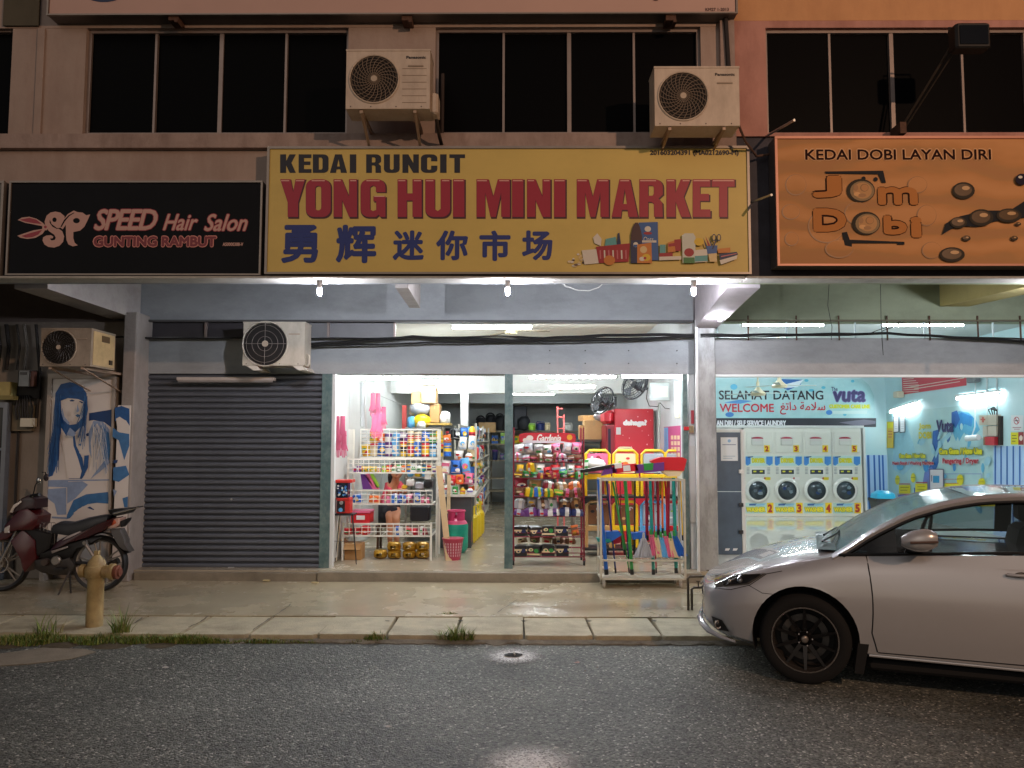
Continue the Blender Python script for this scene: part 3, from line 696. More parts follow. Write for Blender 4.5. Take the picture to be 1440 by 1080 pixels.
# soft round bubbles
P = []
for cx, cy, rx, ry in ((1119, 260, 15, 15), (1112, 298, 13, 11), (1113, 336, 10, 10), (1162, 318, 26, 24), (1205, 300, 18, 16), (1303, 303, 14, 15), (1310, 352, 14, 12), (1290, 260, 14, 12), (1180, 350, 20, 13)):
    P += [(ell(cx, cy, rx, ry, 20), olv), (ell(cx+.6, cy-.5, rx-1, ry-1, 20), om)]
P += [([(1160,241),(1242,240),(1246,257),(1240,257),(1235,245),(1161,244)], dkb), (ell(1214.5, 251, 3, 3), dkb), (ell(1231.5, 252, 3, 3), dkb), ([(1184,327),(1191,326),(1195,337),(1272,340),(1272,344),(1262,344),(1262,342),(1198,342),(1198,347),(1188,345)], dkb)]
for cx, cy in ((1210.5, 268), (1218, 314)):
    P += [(ell(cx, cy, 20, 16.5, 22), dkg), (ell(cx+2, cy+.5, 17, 14, 22), mt('#8a7048', .6)), (ell(cx+2.5, cy, 13, 11.5, 20), mt('#b98850', .6)), (ell(cx+5, cy-4, 6, 5.5, 16), mt('#8d6838', .6)), (ell(cx+5.5, cy-4, 5, 4.6, 16), mt('#b8824a', .6)), (ell(cx-5, cy+5, 5, 3, 12), mt('#d8a468', .6)), (ell(cx+2, cy+6.5, 5.5, 2.6, 12), mt('#a3774a', .6)), (ell(cx-7, cy-4, 3.4, 4.5, 12), mt('#a3774a', .6))]
drops = [(1355, 268, 16, 12), (1339, 358, 18, 10.5), (1359, 335, 6, 4), (1426.5, 335, 5, 3.6), (1432, 315, 4, 2.5), (1380, 306, 17, 12), (1419, 303, 18, 10), (1348, 313, 12, 8)]
P += [([(1325,330),(1330,314),(1350,304),(1385,296),(1420,296),(1445,280),(1470,278),(1470,300),(1440,306),(1400,311),(1375,319),(1350,318),(1338,322)], dkb)]
for cx, cy, rx, ry in drops:
    P += [(ell(cx, cy, rx, ry, 18), dkg), (ell(cx-.5, cy-1, rx*.78, ry*.72, 16), mt('#5e4628', .25)), (ell(cx+rx*.2, cy-ry*.3, rx*.35, ry*.25, 10), mt('#c8a070', .25))]
P += [(ell(1437, 252, 9, 8), mt('#241c2c', .2)), (ell(1435, 249, 3, 2), WT)]
for q in ([(1270,180+24),(1440,200)],): pass
flat(P, Y3, s3, 'printed_picture')
tpx('KEDAI DOBI LAYAN DIRI', 1131, 208.5, 1395.5, 226, Y3-.0098*0-.0003, lt, s3, bold=.1)
tpx('KEDAI DOBI LAYAN DIRI', 1132.5, 210, 1394, 225, Y3-.002, brn, s3, bold=.035)
def outl(ch, x0, y0, x1, y1):
    tpx(ch, x0, y0, x1, y1, Y3-.004, brn, s3, bold=.135); tpx(ch, x0+.9, y0+.9, x1-.9, y1-.9, Y3-.006, mt('#b97a42', .7, spec=.2), s3, bold=.085)
outl('J', 1141, 246, 1185, 279); outl('m', 1234, 262, 1292, 289); outl('D', 1143, 292, 1192, 327); outl('b', 1242, 302, 1277, 331); outl('i', 1280, 304, 1298, 335)
# sign across the top
s4 = signbox('wide cream sign across the top with a dark blue roundel, cut by the frame', 66, 1034, -150, 22, mt('#c6a293', .5, var=.06, scale=1), Y=7.38, depth=.17, fr=2.5)
flat([(ell(146, -37, 48, 40, 30), NV), (ell(146, -37, 40, 33, 30), WT), (ell(146, -37, 36, 29, 30), NV)], 7.379, s4, 'emblem')
tpx('Cawangan : Perak', 868, -16, 1000, 1.5, 7.379, mt('#5a3a34', .5), s4, bold=.02)
tpx('KM27 1-2013', 992, 11, 1025, 15.5, 7.379, mt('#4a302c', .5), s4, bold=.04)
for x in (240, 566, 935):
    a = px(x, 24, 7.45); solo(MB().box(a.x, a.x+.1, 7.4, 7.56, a.z-.06, a.z-.004).box(a.x+.07, a.x+.1, 7.38, 7.5, a.z-.09, a.z-.061), 'sign_bracket', {240: 'small dark bracket under the top sign, above the left windows', 566: 'small dark bracket under the top sign, above the pier', 935: 'small dark bracket under the top sign, above the right windows'}[x], 'bracket', rustM)
# gap panel dirt, floodlight, rods
fl = thing('floodlight', 'black floodlight on a long slanting arm over the orange sign', 'floodlight', px(1357, 60, 6.9))
a, b = px(1334, 77, 6.85), px(1381, 42, 6.85)
MB().cbox(a.x, b.x, 6.72, 6.86, a.z, b.z, .02).build('lamp_housing', mt('#0c0c0c', .6), fl)
MB().box(a.x+.03, b.x-.03, 6.711, 6.716, a.z+.03, b.z-.03).build('lamp_glass', mt('#101214', .15), fl)
MB().tube([(a.x+.02, 6.87, b.z-.05), (a.x+.02, 6.87, b.z+.03), (b.x-.05, 6.87, b.z+.03), (b.x-.05, 6.87, b.z-.05)], .008).build('yoke', mt('#0c0c0c', .6), fl)
p0, p1 = px(1266, 182, 7.36), px(1337, 66, 6.88)
MB().tube([p0, p1], .011).tube([p0+Vector((.03, 0, -.01)), p1+Vector((.02, 0, -.06))], .007).build('arm', mt('#3a3128', .6, .3), fl)
MB().box(p0.x-.03, p0.x+.03, 7.3, 7.5, p0.z-.06, p0.z+.05).build('mount', rustM, fl)
for i, (q, r_) in enumerate((((1080, 190), (1117, 169)), ((1050, 287), (1085, 274)))):
    a, b = px(*q, 7.5), px(*r_, 7.0)
    solo(MB().tube([a, b], .012), 'metal_rod', ['thin metal rod sticking out above the gap between the signs', 'thin metal rod sticking out at the right edge of the yellow sign'][i], 'rod', steelM)
p = px(1020, 20, 7.47); q = px(1030, 180, 7.47)
solo(MB().tube([p, q+Vector((0, 0, 0))], .022), 'drain_pipe', 'dark pipe running down beside the pink wall', 'pipe', mt('#2a2220', .7))
# ============================================================ air conditioners
acw = mt('#cdbdaa', .5, var=.12, scale=5, stain='#8d7a68', stsc=(6, 6, 2), stamt=.5)
acd = mt('#bdb6a6', .5, var=.15, scale=5, stain='#7d7462', stsc=(6, 6, 2), stamt=.5)
hole = mt('#15110f', .8); grillM = mt('#3c342f', .5); hubM = mt('#b9a893', .5)
def ac(label, x0, y0, x1, y1, Y, mat, depth=.28, swirl=True, fanc=.335, fr=.285, brand=None, lines=0, cage=False, bracket=True, rim=True, wallY=YU, grc='#8a7a6a', bl_=.22):
    a = px(x0, y1, Y); b = px(x1, y0, Y); w = b.x-a.x; h = b.z-a.z
    t = thing('air_conditioner', label, 'air conditioner', (a.x+w/2, Y+depth/2, a.z), 'outdoor air conditioner units')
    cx, cz, r = a.x+w*fanc, a.z+h*.5, w*fr
    # casing: front plate with a round opening
    n = 32; mb = MB(); ring = [(cx+r*math.cos(2*math.pi*i/n), Y, cz+r*math.sin(2*math.pi*i/n)) for i in range(n)]
    sq = []
    for i in range(n):
        c, s = math.cos(2*math.pi*i/n), math.sin(2*math.pi*i/n)
        k = min(((b.x-cx) if c > 0 else (cx-a.x))/max(abs(c), 1e-6), (h*.5)/max(abs(s), 1e-6)); sq.append((cx+c*k, Y, cz+s*k))
    mb.add(ring+sq, [(i, (i+1) % n, n+(i+1) % n, n+i) for i in range(n)], mat)
    # corners missed by the fan-out
    for X_, Z_ in ((a.x, a.z), (b.x, a.z), (b.x, b.z), (a.x, b.z)):
        ds = sorted(range(n), key=lambda i: (sq[i][0]-X_)**2+(sq[i][2]-Z_)**2)
        i = ds[0]; j = ds[1]
        for u, v_ in ((0, 1), (0, 2), (1, 2)):
            p, q = sq[ds[u]], sq[ds[v_]]
            if abs(p[0]-q[0]) > 1e-4 and abs(p[2]-q[2]) > 1e-4 and abs(ds[u]-ds[v_]) in (1, n-1):
                mb.add([p, q, (X_, Y, Z_)], [(0, 1, 2)], mat); break
    mb.add([(a.x, Y, a.z), (b.x, Y, a.z), (b.x, Y, b.z), (a.x, Y, b.z), (a.x, Y+depth, a.z), (b.x, Y+depth, a.z), (b.x, Y+depth, b.z), (a.x, Y+depth, b.z)], [(4, 5, 6, 7), (0, 1, 5, 4), (1, 2, 6, 5), (2, 3, 7, 6), (3, 0, 4, 7)], mat)
    mb.box(a.x-.004, b.x+.004, Y-.006, Y+depth+.003, b.z-.012, b.z+.004, mat)
    mb.build('casing', None, t)
    g = MB().lathe([(r*.96, .1), (r*.97, 0)], (cx, Y, cz), 'y', hole, 28)
    g.build('fan_recess', None, t)
    g = MB()
    for q in range(7 if swirl else 3):
        rr_ = r*(.2+.8*(q+.5)/(7 if swirl else 3))
        g.tube([(cx+rr_*math.cos(2*math.pi*i/24), Y-.012, cz+rr_*math.sin(2*math.pi*i/24)) for i in range(24)], .0022 if not cage else .003, None, 4, True)
    for q in range(24 if swirl else 4):
        a0 = 2*math.pi*q/(24 if swirl else 4)
        g.tube([(cx+r*u*math.cos(a0+(.75*(1-u) if swirl else 0)), Y-.014, cz+r*u*math.sin(a0+(.75*(1-u) if swirl else 0))) for u in (.14, .4, .7, 1)], .0035, None, 4)
    g.build('fan_grille', mt(grc, .5), t)
    if rim: MB().tube([(cx+r*1.03*math.cos(2*math.pi*i/32), Y-.006, cz+r*1.03*math.sin(2*math.pi*i/32)) for i in range(32)], .008, None, 6, True).build('fan_ring', mat, t)
    MB().lathe([(r*.13, -.02), (r*.15, -.005), (r*.12, .01)], (cx, Y, cz), 'y', None, 14).build('hub', hubM, t)
    fb = MB()
    for q in range(3):
        a0 = q*2.094+.5
        fb.add([(cx+r*.15*math.cos(a0), Y+.05, cz+r*.15*math.sin(a0)), (cx+r*.85*math.cos(a0-.35), Y+.03, cz+r*.85*math.sin(a0-.35)), (cx+r*.9*math.cos(a0+.1), Y+.04, cz+r*.9*math.sin(a0+.1)), (cx+r*.8*math.cos(a0+.6), Y+.07, cz+r*.8*math.sin(a0+.6)), (cx+r*.15*math.cos(a0+.9), Y+.07, cz+r*.15*math.sin(a0+.9))], [(0, 1, 2, 3, 4)])
    fb.build('fan_blades', mt('#b7b1a6' if cage else '#2b2622', .5), t)
    if lines:
        g = MB()
        for q in range(lines): g.box(a.x+w*.67, b.x-w*.04, Y-.003, Y-.0005, a.z+h*(.1+.115*q), a.z+h*(.1+.115*q)+.004)
        g.build('louvre_line', mt('#8d7a68', .6), t)
    if brand: text(brand, (a.x+w*.715, Y-.002, b.z-h*.155), (w*.235, 0, 0), (0, 0, h*.05), mt('#2b2320', .5), t, bold=.07)
    MB().box(a.x+w*.74, a.x+w*.92, Y-.008, Y-.001, b.z-h*.29, b.z-h*.265).build('handle_slot', mt('#9a8976', .5), t)
    g = MB()
    for q in (.06, .3, .6, .9): g.lathe([(.006, -.003), (.006, .002)], (a.x+w*q, Y, a.z+.02), 'y', None, 8)
    g.build('screw', mt('#4c4038', .5), t)
    if bracket:
        for q in (.18, .82):
            x = a.x+w*q; br_ = MB().box(x-.015, x+.015, Y+.02, wallY, a.z-.03, a.z-.001)
            br_.prism([(x-.012, Y+.04, a.z-.03), (x+.012, Y+.04, a.z-.03), (x+.012, Y+.08, a.z-.03), (x-.012, Y+.08, a.z-.03)], (.0, wallY-Y-.09, -bl_))
            br_.build('bracket', mt('#a8917c', .5, .2), t)
    return t, a, b
t, a, b = ac('white air conditioner on the pier between the left and middle upper windows', 486, 70, 605, 153, 6.95, acw, brand='Panasonic', lines=6)
MB().cbox(b.x+.001, b.x+.07, 7.0, 7.2, a.z-.02, a.z+.18, .02).build('valve_cover', acw, t)
MB().tube([(b.x+.04, 7.1, a.z+.02), (b.x+.05, 7.3, a.z-.1), (b.x+.06, 7.5, a.z-.14), (b.x+.06, 7.52, a.z+.6)], .018).build('pipe', mt('#3a302b', .8), t)
t, a, b = ac('white air conditioner above the right end of the yellow sign', 921, 94, 1039, 177, 6.95, acw, brand='Panasonic', lines=0, bl_=.06)
MB().tube([(b.x+.02, 7.1, a.z+.1), (b.x+.12, 7.2, a.z-.05), (b.x+.3, 7.45, a.z-.1), (b.x+.45, 7.5, a.z-.06)], .012).build('pipe', mt('#5a4338', .8), t)
t, a, b = ac('small white air conditioner with a bare fan on the header over the shutter', 341, 453, 429, 514, 8.95, acd, swirl=False, cage=True, fanc=.36, fr=.36*.98, wallY=9.4, bracket=False, grc='#77726a')
for q in (.06, .8):
    x = a.x+(b.x-a.x)*q
    MB().prism([(x, 8.96, a.z-.001), (x+.12, 8.96, a.z-.001), (x+.16, 8.96, a.z-.05), (x+.08, 8.96, a.z-.055)], (0, .42, 0)).build('bracket', mt('#c9c4b6', .5), t)
MB().tube([(b.x+.002, 9.05, a.z+.14), (b.x+.03, 9.05, a.z+.12), (b.x+.035, 9.05, a.z+.02), (b.x+.002, 9.05, a.z+.0)], .012).build('handle', acd, t)
t, a, b = ac('dusty air conditioner with an open yellowed side, above the woman poster', 56, 462, 129, 515, 8.3, mt('#9b8e7d', .6, var=.2, scale=5, stain='#5f5446', stsc=(6, 6, 2), stamt=.6), depth=.5, fanc=.37, fr=.335, wallY=9.3, grc='#2b2722')
e = MB().box(b.x+.001, b.x+.006, 8.34, 8.78, a.z+.02, b.z-.02, mt('#c3ab7c', .5, var=.2, scale=9))  # pale yellow of the side carries the light falling from the right
e.box(b.x+.007, b.x+.012, 8.5, 8.66, b.z-.12, b.z-.05, mt('#5d4a30', .5)).box(b.x+.007, b.x+.02, 8.66, 8.72, a.z+.05, a.z+.1, mt('#3b3126', .5)).build('side_cover', None, t)
# ============================================================ cables
def cable(pts, r, label, cat='cable', mat=None, Y=9.3, sag=.0):
    P = [px(x, y, Y) for x, y in pts]; Q = []
    for i in range(len(P)-1):
        for k in range(8):
            t = k/8; p = P[i].lerp(P[i+1], t); p.z -= sag*4*t*(1-t); p.z += .004*math.sin(7*(i+t)); Q.append(p)
    Q.append(P[-1])
    return solo(MB().tube(Q, r, n=6), 'cable', label, cat, mat or cableM)
cable([(436, 484), (520, 479), (580, 474), (640, 476), (720, 479), (800, 474), (880, 471), (976, 471)], .02, 'thick black cable bundle along the header over the store opening')
cable([(436, 476), (560, 475), (700, 473), (830, 476), (976, 474)], .01, 'thin cable above the thick bundle over the store opening')
cable([(436, 487), (600, 482), (700, 481), (860, 479), (976, 473)], .012, 'drooping lower cable on the header over the store opening')
cable([(985, 471), (1060, 471), (1170, 470), (1250, 469), (1320, 473), (1450, 481)], .017, 'black cable bundle along the header over the laundry')
cable([(985, 474), (1100, 473), (1250, 470), (1450, 477)], .008, 'thin cable beside the bundle over the laundry')
cable([(160, 474), (250, 476), (340, 475)], .013, 'black cable on the header left of the small air conditioner')
cable([(1166, 398), (1164, 430), (1170, 460), (1169, 478)], .003, 'thin hanging wire over the laundry, left one', sag=0, Y=8.6)
cable([(1238, 390), (1239, 450), (1242, 500), (1240, 475)], .003, 'thin hanging wire over the laundry, right one', Y=8.6)
cable([(1221, 470), (1265, 453), (1270, 454), (1240, 466)], .005, 'bent black aerial rod before the laundry ventilation slit', Y=9.0)
cable([(788, 396), (800, 404), (820, 409), (838, 406), (852, 395)], .004, 'white wire loop drooping under the canopy edge', mat=mt('#cfd0c8', .5), Y=7.7, sag=.005)
pp = px(981, 475, 9.27)
solo(MB().tube([(px(979, 470, 9.27).x, 9.26, HT+.2), (px(982, 800, 9.27).x, 9.26, WZ)], .018, n=8), 'pipe', 'thin white pipe down the left edge of the middle column', 'pipe', whitetrim)
solo(MB().tube([(px(976, 400, 9.3).x, 9.3, ST+.3), (px(976, 470, 9.3).x, 9.3, HT)], .006), 'wire', 'thin black wire dropping beside the slanting beam to the header', 'wire', cableM)
# screws in the header
i = 0
for x in (773, 823, 884, 952):
    for y in (493, 511):
        p = px(x, y, 9.39); MB().lathe([(.008, -.004), (.008, .012)], (p.x, 9.39, p.z), 'y', mt('#3a3a38', .6), 8).build('anchor_bolt', None, None)['kind'] = 'structure'
# ============================================================ roller shutter
rs = thing('roller_shutter', 'closed dark grey roller shutter with horizontal slats', 'roller shutter', (PX(325, 9.38, 790), 9.4, FZ))
sa, sb = PX(203, 9.42, 700), PX(450, 9.42, 700); z0 = FZ-.01; z1 = HB
slatM = mt('#686d75', .4, .45, var=.12, scale=2.5, stain='#54565c', stsc=(1.2, 3, 2), stamt=.4)
n = 33; h = (z1-z0)/n
prof = [(.006, 0), (-.014, .1), (-.027, .3), (-.029, .55), (-.02, .78), (-.002, .88), (.012, .93), (.012, 1.0)]
sm = MB().grid([[(sa-.01, 9.44+p[0], p[1]*h), (sb+.01, 9.44+p[0], p[1]*h)] for p in prof], None, False).mesh('slat', slatM)
for i in range(n):
    o = bpy.data.objects.new('slat', sm); o.location = Vector((0, 0, z0+h*i))-rs.location; COL.objects.link(o); o.parent = rs
MB().box(sa, sb, 9.425, 9.435, z0, z0+.05).build('bottom_bar', mt('#3b3c40', .4, .5), rs)
MB().lathe([(.012, -.02), (.012, .01)], (PX(326, 9.42, 700), 9.42, PZ(703, 9.42)), 'y', None, 8).build('lock', steelM, rs)
MB().box(PX(321, 9.4, 795), PX(329, 9.4, 795), 9.39, 9.42, z0, z0+.02).build('latch', steelM, rs)
MB().box(sa-.02, sb+.02, 9.46, 9.47, z0, z1).build('backing', mt('#1c1c1e', .9), rs)
def guide(x0, x1, label, Y=9.4, d=.08):
    solo(MB().box(PX(x0, Y, 700), PX(x1, Y, 700), Y, Y+d, FZ, HB+.001), 'shutter_guide', label, 'shutter guide', teal)
guide(450, 464, 'grey green steel shutter guide right of the closed shutter')
guide(709.5, 721, 'worn grey green steel post in the middle of the store opening')
guide(962, 969, 'grey green steel shutter guide at the right of the store opening')
solo(MB().box(PX(969, 9.42), XC+.01, 9.42, 9.48, FZ, HB), 'door_frame', 'white frame strip beside the middle column', 'frame', whitetrim)
solo(MB().box(PX(464, 9.42, 700), PX(469, 9.42, 700), 9.42, 9.5, FZ, HB), 'door_frame', 'white frame strip beside the left shutter guide', 'frame', whitetrim)
solo(MB().cbox(XCR, 7.5, 9.38, 9.43, HB-.035, HB-.002, .01), 'shutter_rail', 'white rail along the top of the laundry opening', 'rail', mt('#dfe8e8', .4))
solo(MB().box(XL, PX(709, 9.5, 530), 9.52, 9.56, HB-.01, HB+.04), 'shutter_rail', 'white rail along the top of the left store opening', 'rail', whitetrim)
# ============================================================ posters of the hair salon
pap = mt('#d8d1c8', .5, var=.05, scale=3); bl1 = mt('#1d5590', .5, var=.3, scale=12); bl2 = mt('#3f74a6', .5, var=.25, scale=9); bl3 = mt('#8a9dba', .5, var=.2, scale=9); bl4 = mt('#123a6c', .5)
def PP(l): return [(55+a/3.927, 525+b/3.927) for a, b in l]
YP = 9.12
p1 = thing('poster', 'tall faded blue and white poster of women with long hair, behind the motorcycle', 'poster', (PX(110, YP, 700), YP, WZ+.1))
a, b = px(63, 799, YP), px(160, 533, YP)
MB().box(a.x, b.x, YP, YP+.17, WZ+.15, b.z).build('panel', pap, p1)
fm = MB().box(a.x-.05, a.x-.003, YP-.02, YP+.17, WZ, b.z+.06).box(b.x+.003, b.x+.03, YP-.02, YP+.17, WZ, b.z+.06).box(a.x-.003, b.x+.003, YP-.02, YP+.17, b.z+.002, b.z+.06)
fm.build('frame', mt('#a69c90', .5, .2), p1)
for P in ([
 (PP([(120,60),(170,48),(230,62),(262,110),(270,200),(258,260),(225,300),(195,330),(205,400),(240,470),(252,560),(235,583),(165,583),(150,470),(125,380),(118,330),(105,480),(75,565),(32,580),(36,480),(60,400),(80,310),(85,200),(90,110)]), bl1),
 (PP([(276,220),(400,200),(400,300),(360,270),(300,258),(276,262)]), bl4),
 (PP([(120,150),(150,135),(215,140),(252,160),(250,210),(235,250),(205,280),(170,285),(140,260),(123,215)]), pap),
 (PP([(112,130),(130,95),(200,88),(250,110),(258,160),(215,142),(160,137),(118,152)]), bl1),
 (PP([(168,150),(182,144),(198,152),(182,156)]), bl4), (PP([(225,155),(240,158),(248,165),(232,165)]), bl4), (PP([(200,232),(214,224),(228,234),(212,243)]), bl2), (PP([(212,190),(222,210),(212,212)]), bl3),
 (PP([(122,300),(150,345),(185,330),(190,400),(215,470),(235,540),(225,580),(155,580),(140,450),(120,370)]), pap),
 (PP([(245,300),(300,262),(360,270),(392,320),(394,420),(380,500),(300,580),(270,580),(285,450),(240,452),(222,440),(220,380),(232,330)]), pap),
 (PP([(300,262),(350,266),(388,310),(394,400),(360,380),(345,310),(320,275)]), bl3),
 (PP([(345,285),(385,330),(394,420),(384,500),(355,470),(362,380)]), bl2), (PP([(300,262),(330,266),(300,300),(285,380),(290,470),(276,430),(272,330)]), bl3), (PP([(258,335),(272,328),(274,345),(262,348)]), bl4), (PP([(218,392),(230,388),(228,404)]), bl2),
 (PP([(250,455),(275,452),(270,520),(240,578),(225,580),(245,520)]), bl1),
 (PP([(370,470),(395,490),(340,540),(285,583),(300,560)]), bl3)],
 [(PP([(32,590),(392,585),(392,592),(160,596),(160,630),(32,625)]), bl3), (PP([(40,640),(150,632),(150,780),(100,782),(85,720),(45,690)]), bl3),
 (PP([(155,600),(240,596),(270,615),(200,690),(155,720)]), bl3), (PP([(155,780),(190,700),(260,668),(380,655),(386,720),(320,715),(270,722),(215,750),(170,800),(150,805)]), bl2),
 (PP([(255,748),(280,735),(305,752),(280,765)]), bl4), (PP([(190,770),(240,735),(330,765),(330,790),(200,800)]), pap), (PP([(70,790),(150,795),(150,805),(70,800)]), bl3)]):
    flat([(pl, m_) for pl, m_ in P], YP-.002, p1, 'printed_picture')
St = []; r5 = random.Random(2)
for i in range(90):
    a = r5.random(); side = i % 3
    if side == 0: x0_, y0_, x1_, y1_ = 95+r5.uniform(-8, 25), r5.uniform(110, 250), 40+r5.uniform(0, 70), r5.uniform(420, 575)
    elif side == 1: x0_, y0_, x1_, y1_ = 255+r5.uniform(-10, 12), r5.uniform(120, 190), 215+r5.uniform(-10, 40), r5.uniform(260, 420)
    else: x0_, y0_, x1_, y1_ = 300+r5.uniform(-15, 75), r5.uniform(270, 320), 300+r5.uniform(0, 90), r5.uniform(400, 560)
    w_5 = r5.uniform(1, 3.5); St.append((PP([(x0_, y0_), (x0_+w_5, y0_), ((x0_+x1_)/2+w_5+3, (y0_+y1_)/2), (x1_+w_5, y1_), (x1_, y1_), ((x0_+x1_)/2+3, (y0_+y1_)/2)]), r5.choice([bl1, bl4, bl2, mt('#2c68a4', .5)] if side < 2 else [bl3, pap, bl2, mt('#a9b4c4', .5)])))
St += [(PP(ell(176+i*52, 152+i*4, 7, 3)), bl4) for i in range(2)]+[(PP([(128,190),(140,240),(170,275),(160,282),(135,258),(122,215)]), bl3), (PP([(212,170),(222,205),(214,216),(206,212)]), bl3), (PP([(170,300),(205,330),(190,350),(150,340)]), bl3)]
flat(St, YP-.03, p1, 'printed_picture')
Y5 = 9.07
p2 = thing('poster', 'narrow torn blue poster of a short haired model beside the white column edge', 'poster', (PX(170, Y5, 700), Y5, WZ+.3))
a, b = px(157.5, 790, Y5), px(184, 570, Y5)
MB().box(a.x, b.x, Y5, Y5+.009, a.z, b.z).build('panel', pap, p2)
flat([(PP([(418,190),(455,180),(498,195),(500,290),(480,260),(440,245),(420,265)]), bl1), (PP([(425,250),(445,240),(480,262),(497,290),(495,330),(450,325),(430,290)]), pap), (PP([(408,300),(440,325),(498,335),(498,400),(470,480),(440,370),(405,350)]), bl2),
 (PP([(410,520),(480,510),(498,560),(440,600),(408,590)]), bl2), (PP([(460,690),(490,680),(488,740),(470,740)]), bl2), (PP([(410,480),(435,478),(430,495),(412,497)]), bl4), (PP([(408,640),(430,650),(415,680)]), bl3)], Y5-.001, p2, 'printed_picture')
# ============================================================ meter boxes on the left wall
def board(x0, y0, x1, y1, Y, th, mat): 
    a, b = px(x0, y1, Y), px(x1, y0, Y); return MB().box(a.x, b.x, Y, Y+th, a.z, b.z, mat)
mtr = thing('electricity_meter', 'grey electricity meter with a window on a dark board, left of the poster', 'meter', px(36, 545, 9.2))
board(24, 521, 54, 560, 9.22, .07, mt('#2b2926', .8)).build('backboard', None, mtr)
board(26, 521, 41, 543, 9.12, .1, mt('#9fa3a3', .4, .1, var=.2)).build('meter_body', None, mtr)
board(28, 523, 38, 527, 9.115, .004, mt('#26282b', .2)).build('display', None, mtr)
board(41.5, 522, 48, 543, 9.15, .06, mt('#8c5f52', .5, var=.2)).build('seal_box', None, mtr)
mtr2 = thing('fuse_box', 'pale fuse box on a wooden board below the meter', 'fuse box', px(40, 605, 9.2))
board(16, 570, 47, 606, 9.22, .05, mt('#7d7460', .8, var=.2)).build('backboard', None, mtr2)
board(28, 588, 45, 600, 9.12, .1, mt('#c9c4ae', .4)).build('cover', None, mtr2)
mb = MB()
for k in range(6): 
    x = 20+k*5; mb.tube([px(26+k*3, 556, 9.2), px(x+rnd.uniform(-3, 3), 575, 9.15), px(24+k*4, 590, 9.18)], .011, n=6)
mb.build('wires', cableM, mtr2)
mtr3 = thing('fuse_box', 'yellowed fuse box at the left edge of the picture', 'fuse box', px(5, 560, 9.2))
board(-12, 537, 14, 556, 9.1, .14, mt('#b5a96a', .5, var=.2)).build('cover', None, mtr3)
board(-14, 556, 18, 562, 9.08, .15, mt('#8c8450', .6)).build('shelf', None, mtr3)
for i, (x, w, m_) in enumerate(((8, 5, '#24211e'), (23, 3, '#3f3c38'), (33, 5, '#6f6a62'), (-4, 4, '#34302c'), (50, 4, '#2a2725'))):
    a, b = px(x, 520 if i < 4 else 600, 9.22), px(x, 456, 9.22)
    solo(MB().tube([(a.x, 9.23, a.z), (a.x+.02, 9.23, (a.z+b.z)/2), (b.x, 9.23, b.z)], w*.0042, n=6), 'conduit', ['dark conduit above the yellowed fuse box', 'thin conduit above the meter, left one', 'grey conduit running up from the meter', 'dark conduit at the left picture edge', 'black conduit between the meter and the poster'][i], 'conduit', mt(m_, .8))
a = px(25, 606, 9.25)
solo(MB().tube([(a.x, 9.27, a.z), (a.x, 9.27, WZ)], .012, n=6), 'conduit', 'thin dark conduit running down from the fuse box to the floor', 'conduit', mt('#2c2824', .8))
gd = thing('folding_grille_door', 'grey metal framed glass door with goods behind, at the left edge', 'door', (px(5, 790, 9.15).x, 9.2, WZ))
a, b = px(-40, 800, 9.18), px(14, 566, 9.18)
MB().box(b.x-.05, b.x, 9.14, 9.22, WZ, b.z).box(a.x, b.x-.051, 9.14, 9.22, b.z-.06, b.z).box(a.x, b.x-.051, 9.14, 9.22, WZ, WZ+.1).build('frame', mt('#7d8288', .4, .5, var=.1), gd)
MB().box(a.x, b.x-.052, 9.19, 9.2, WZ+.1, b.z-.06).build('glass', mt('#20262e', .1), gd)
for i in range(5): MB().box(a.x, b.x-.052, 9.165, 9.18, WZ+.3+i*.3, WZ+.33+i*.3, mt(['#93877a', '#6f7a86', '#a39a86'][i % 3], .5)).build('shelf_edge', None, gd)
"""MOTO"""
# ============================================================ fire hydrant
hyd = thing('fire_hydrant', 'old yellow pillar fire hydrant with a capped outlet standing in the weeds', 'fire hydrant', pz(132, 890, .0))
hc = pz(132, 892, .03); HX, HY = hc.x, hc.y
k = HY/1100
hm = mt('#a38f60', .55, var=.22, scale=9, bump=.3, bscale=35, stain='#6d4c22', stsc=(12, 12, 7), stamt=.85)
Zt = PZ(812, HY, 132); Z2 = PZ(780, HY, 132); R1 = 11*k
MB().lathe([(.001, -.02), (R1*1.25, -.02), (R1*1.3, .03), (R1*1.02, .08), (R1, .3), (R1*.97, Zt-.02), (R1*1.08, Zt), (R1*1.08, Zt+.015), (.001, Zt+.016)], (HX, HY, 0), m=hm, n=20).build('barrel', None, hyd)
hd = MB().lathe([(.001, Zt), (R1*1.2, Zt), (R1*1.35, Zt+.03), (R1*1.4, Zt+.07), (R1*1.25, Zt+.1), (R1*1.12, Zt+.105), (R1*1.0, Zt+.14), (R1*.55, Zt+.18), (R1*.25, Zt+.2), (.001, Zt+.205)], (HX, HY, 0), m=hm, n=20)
hd.build('head', None, hyd)
for i in range(8):
    a0 = i*.785; MB().lathe([(.011, 0), (.011, .02), (.001, .021)], (HX+R1*1.2*math.cos(a0), HY+R1*1.2*math.sin(a0), Zt+.012), m=hm, n=6).build('bolt', None, hyd)
MB().box(HX-.018, HX+.018, HY-.018, HY+.018, Zt+.2, Zt+.235).build('spindle', hm, hyd)
ot = MB().lathe([(.055, 0), (.055, .05), (.07, .055), (.07, .09), (.05, .095)], (HX+R1*1.15, HY-.02, Zt+.055), 'x', hm, 14)
ot.build('outlet', None, hyd)
ot2 = MB().lathe([(.055, 0), (.06, -.04), (.05, -.05)][::-1], (HX-R1*1.15, HY-.02, Zt+.06), 'x', hm, 14).build('outlet', None, hyd)
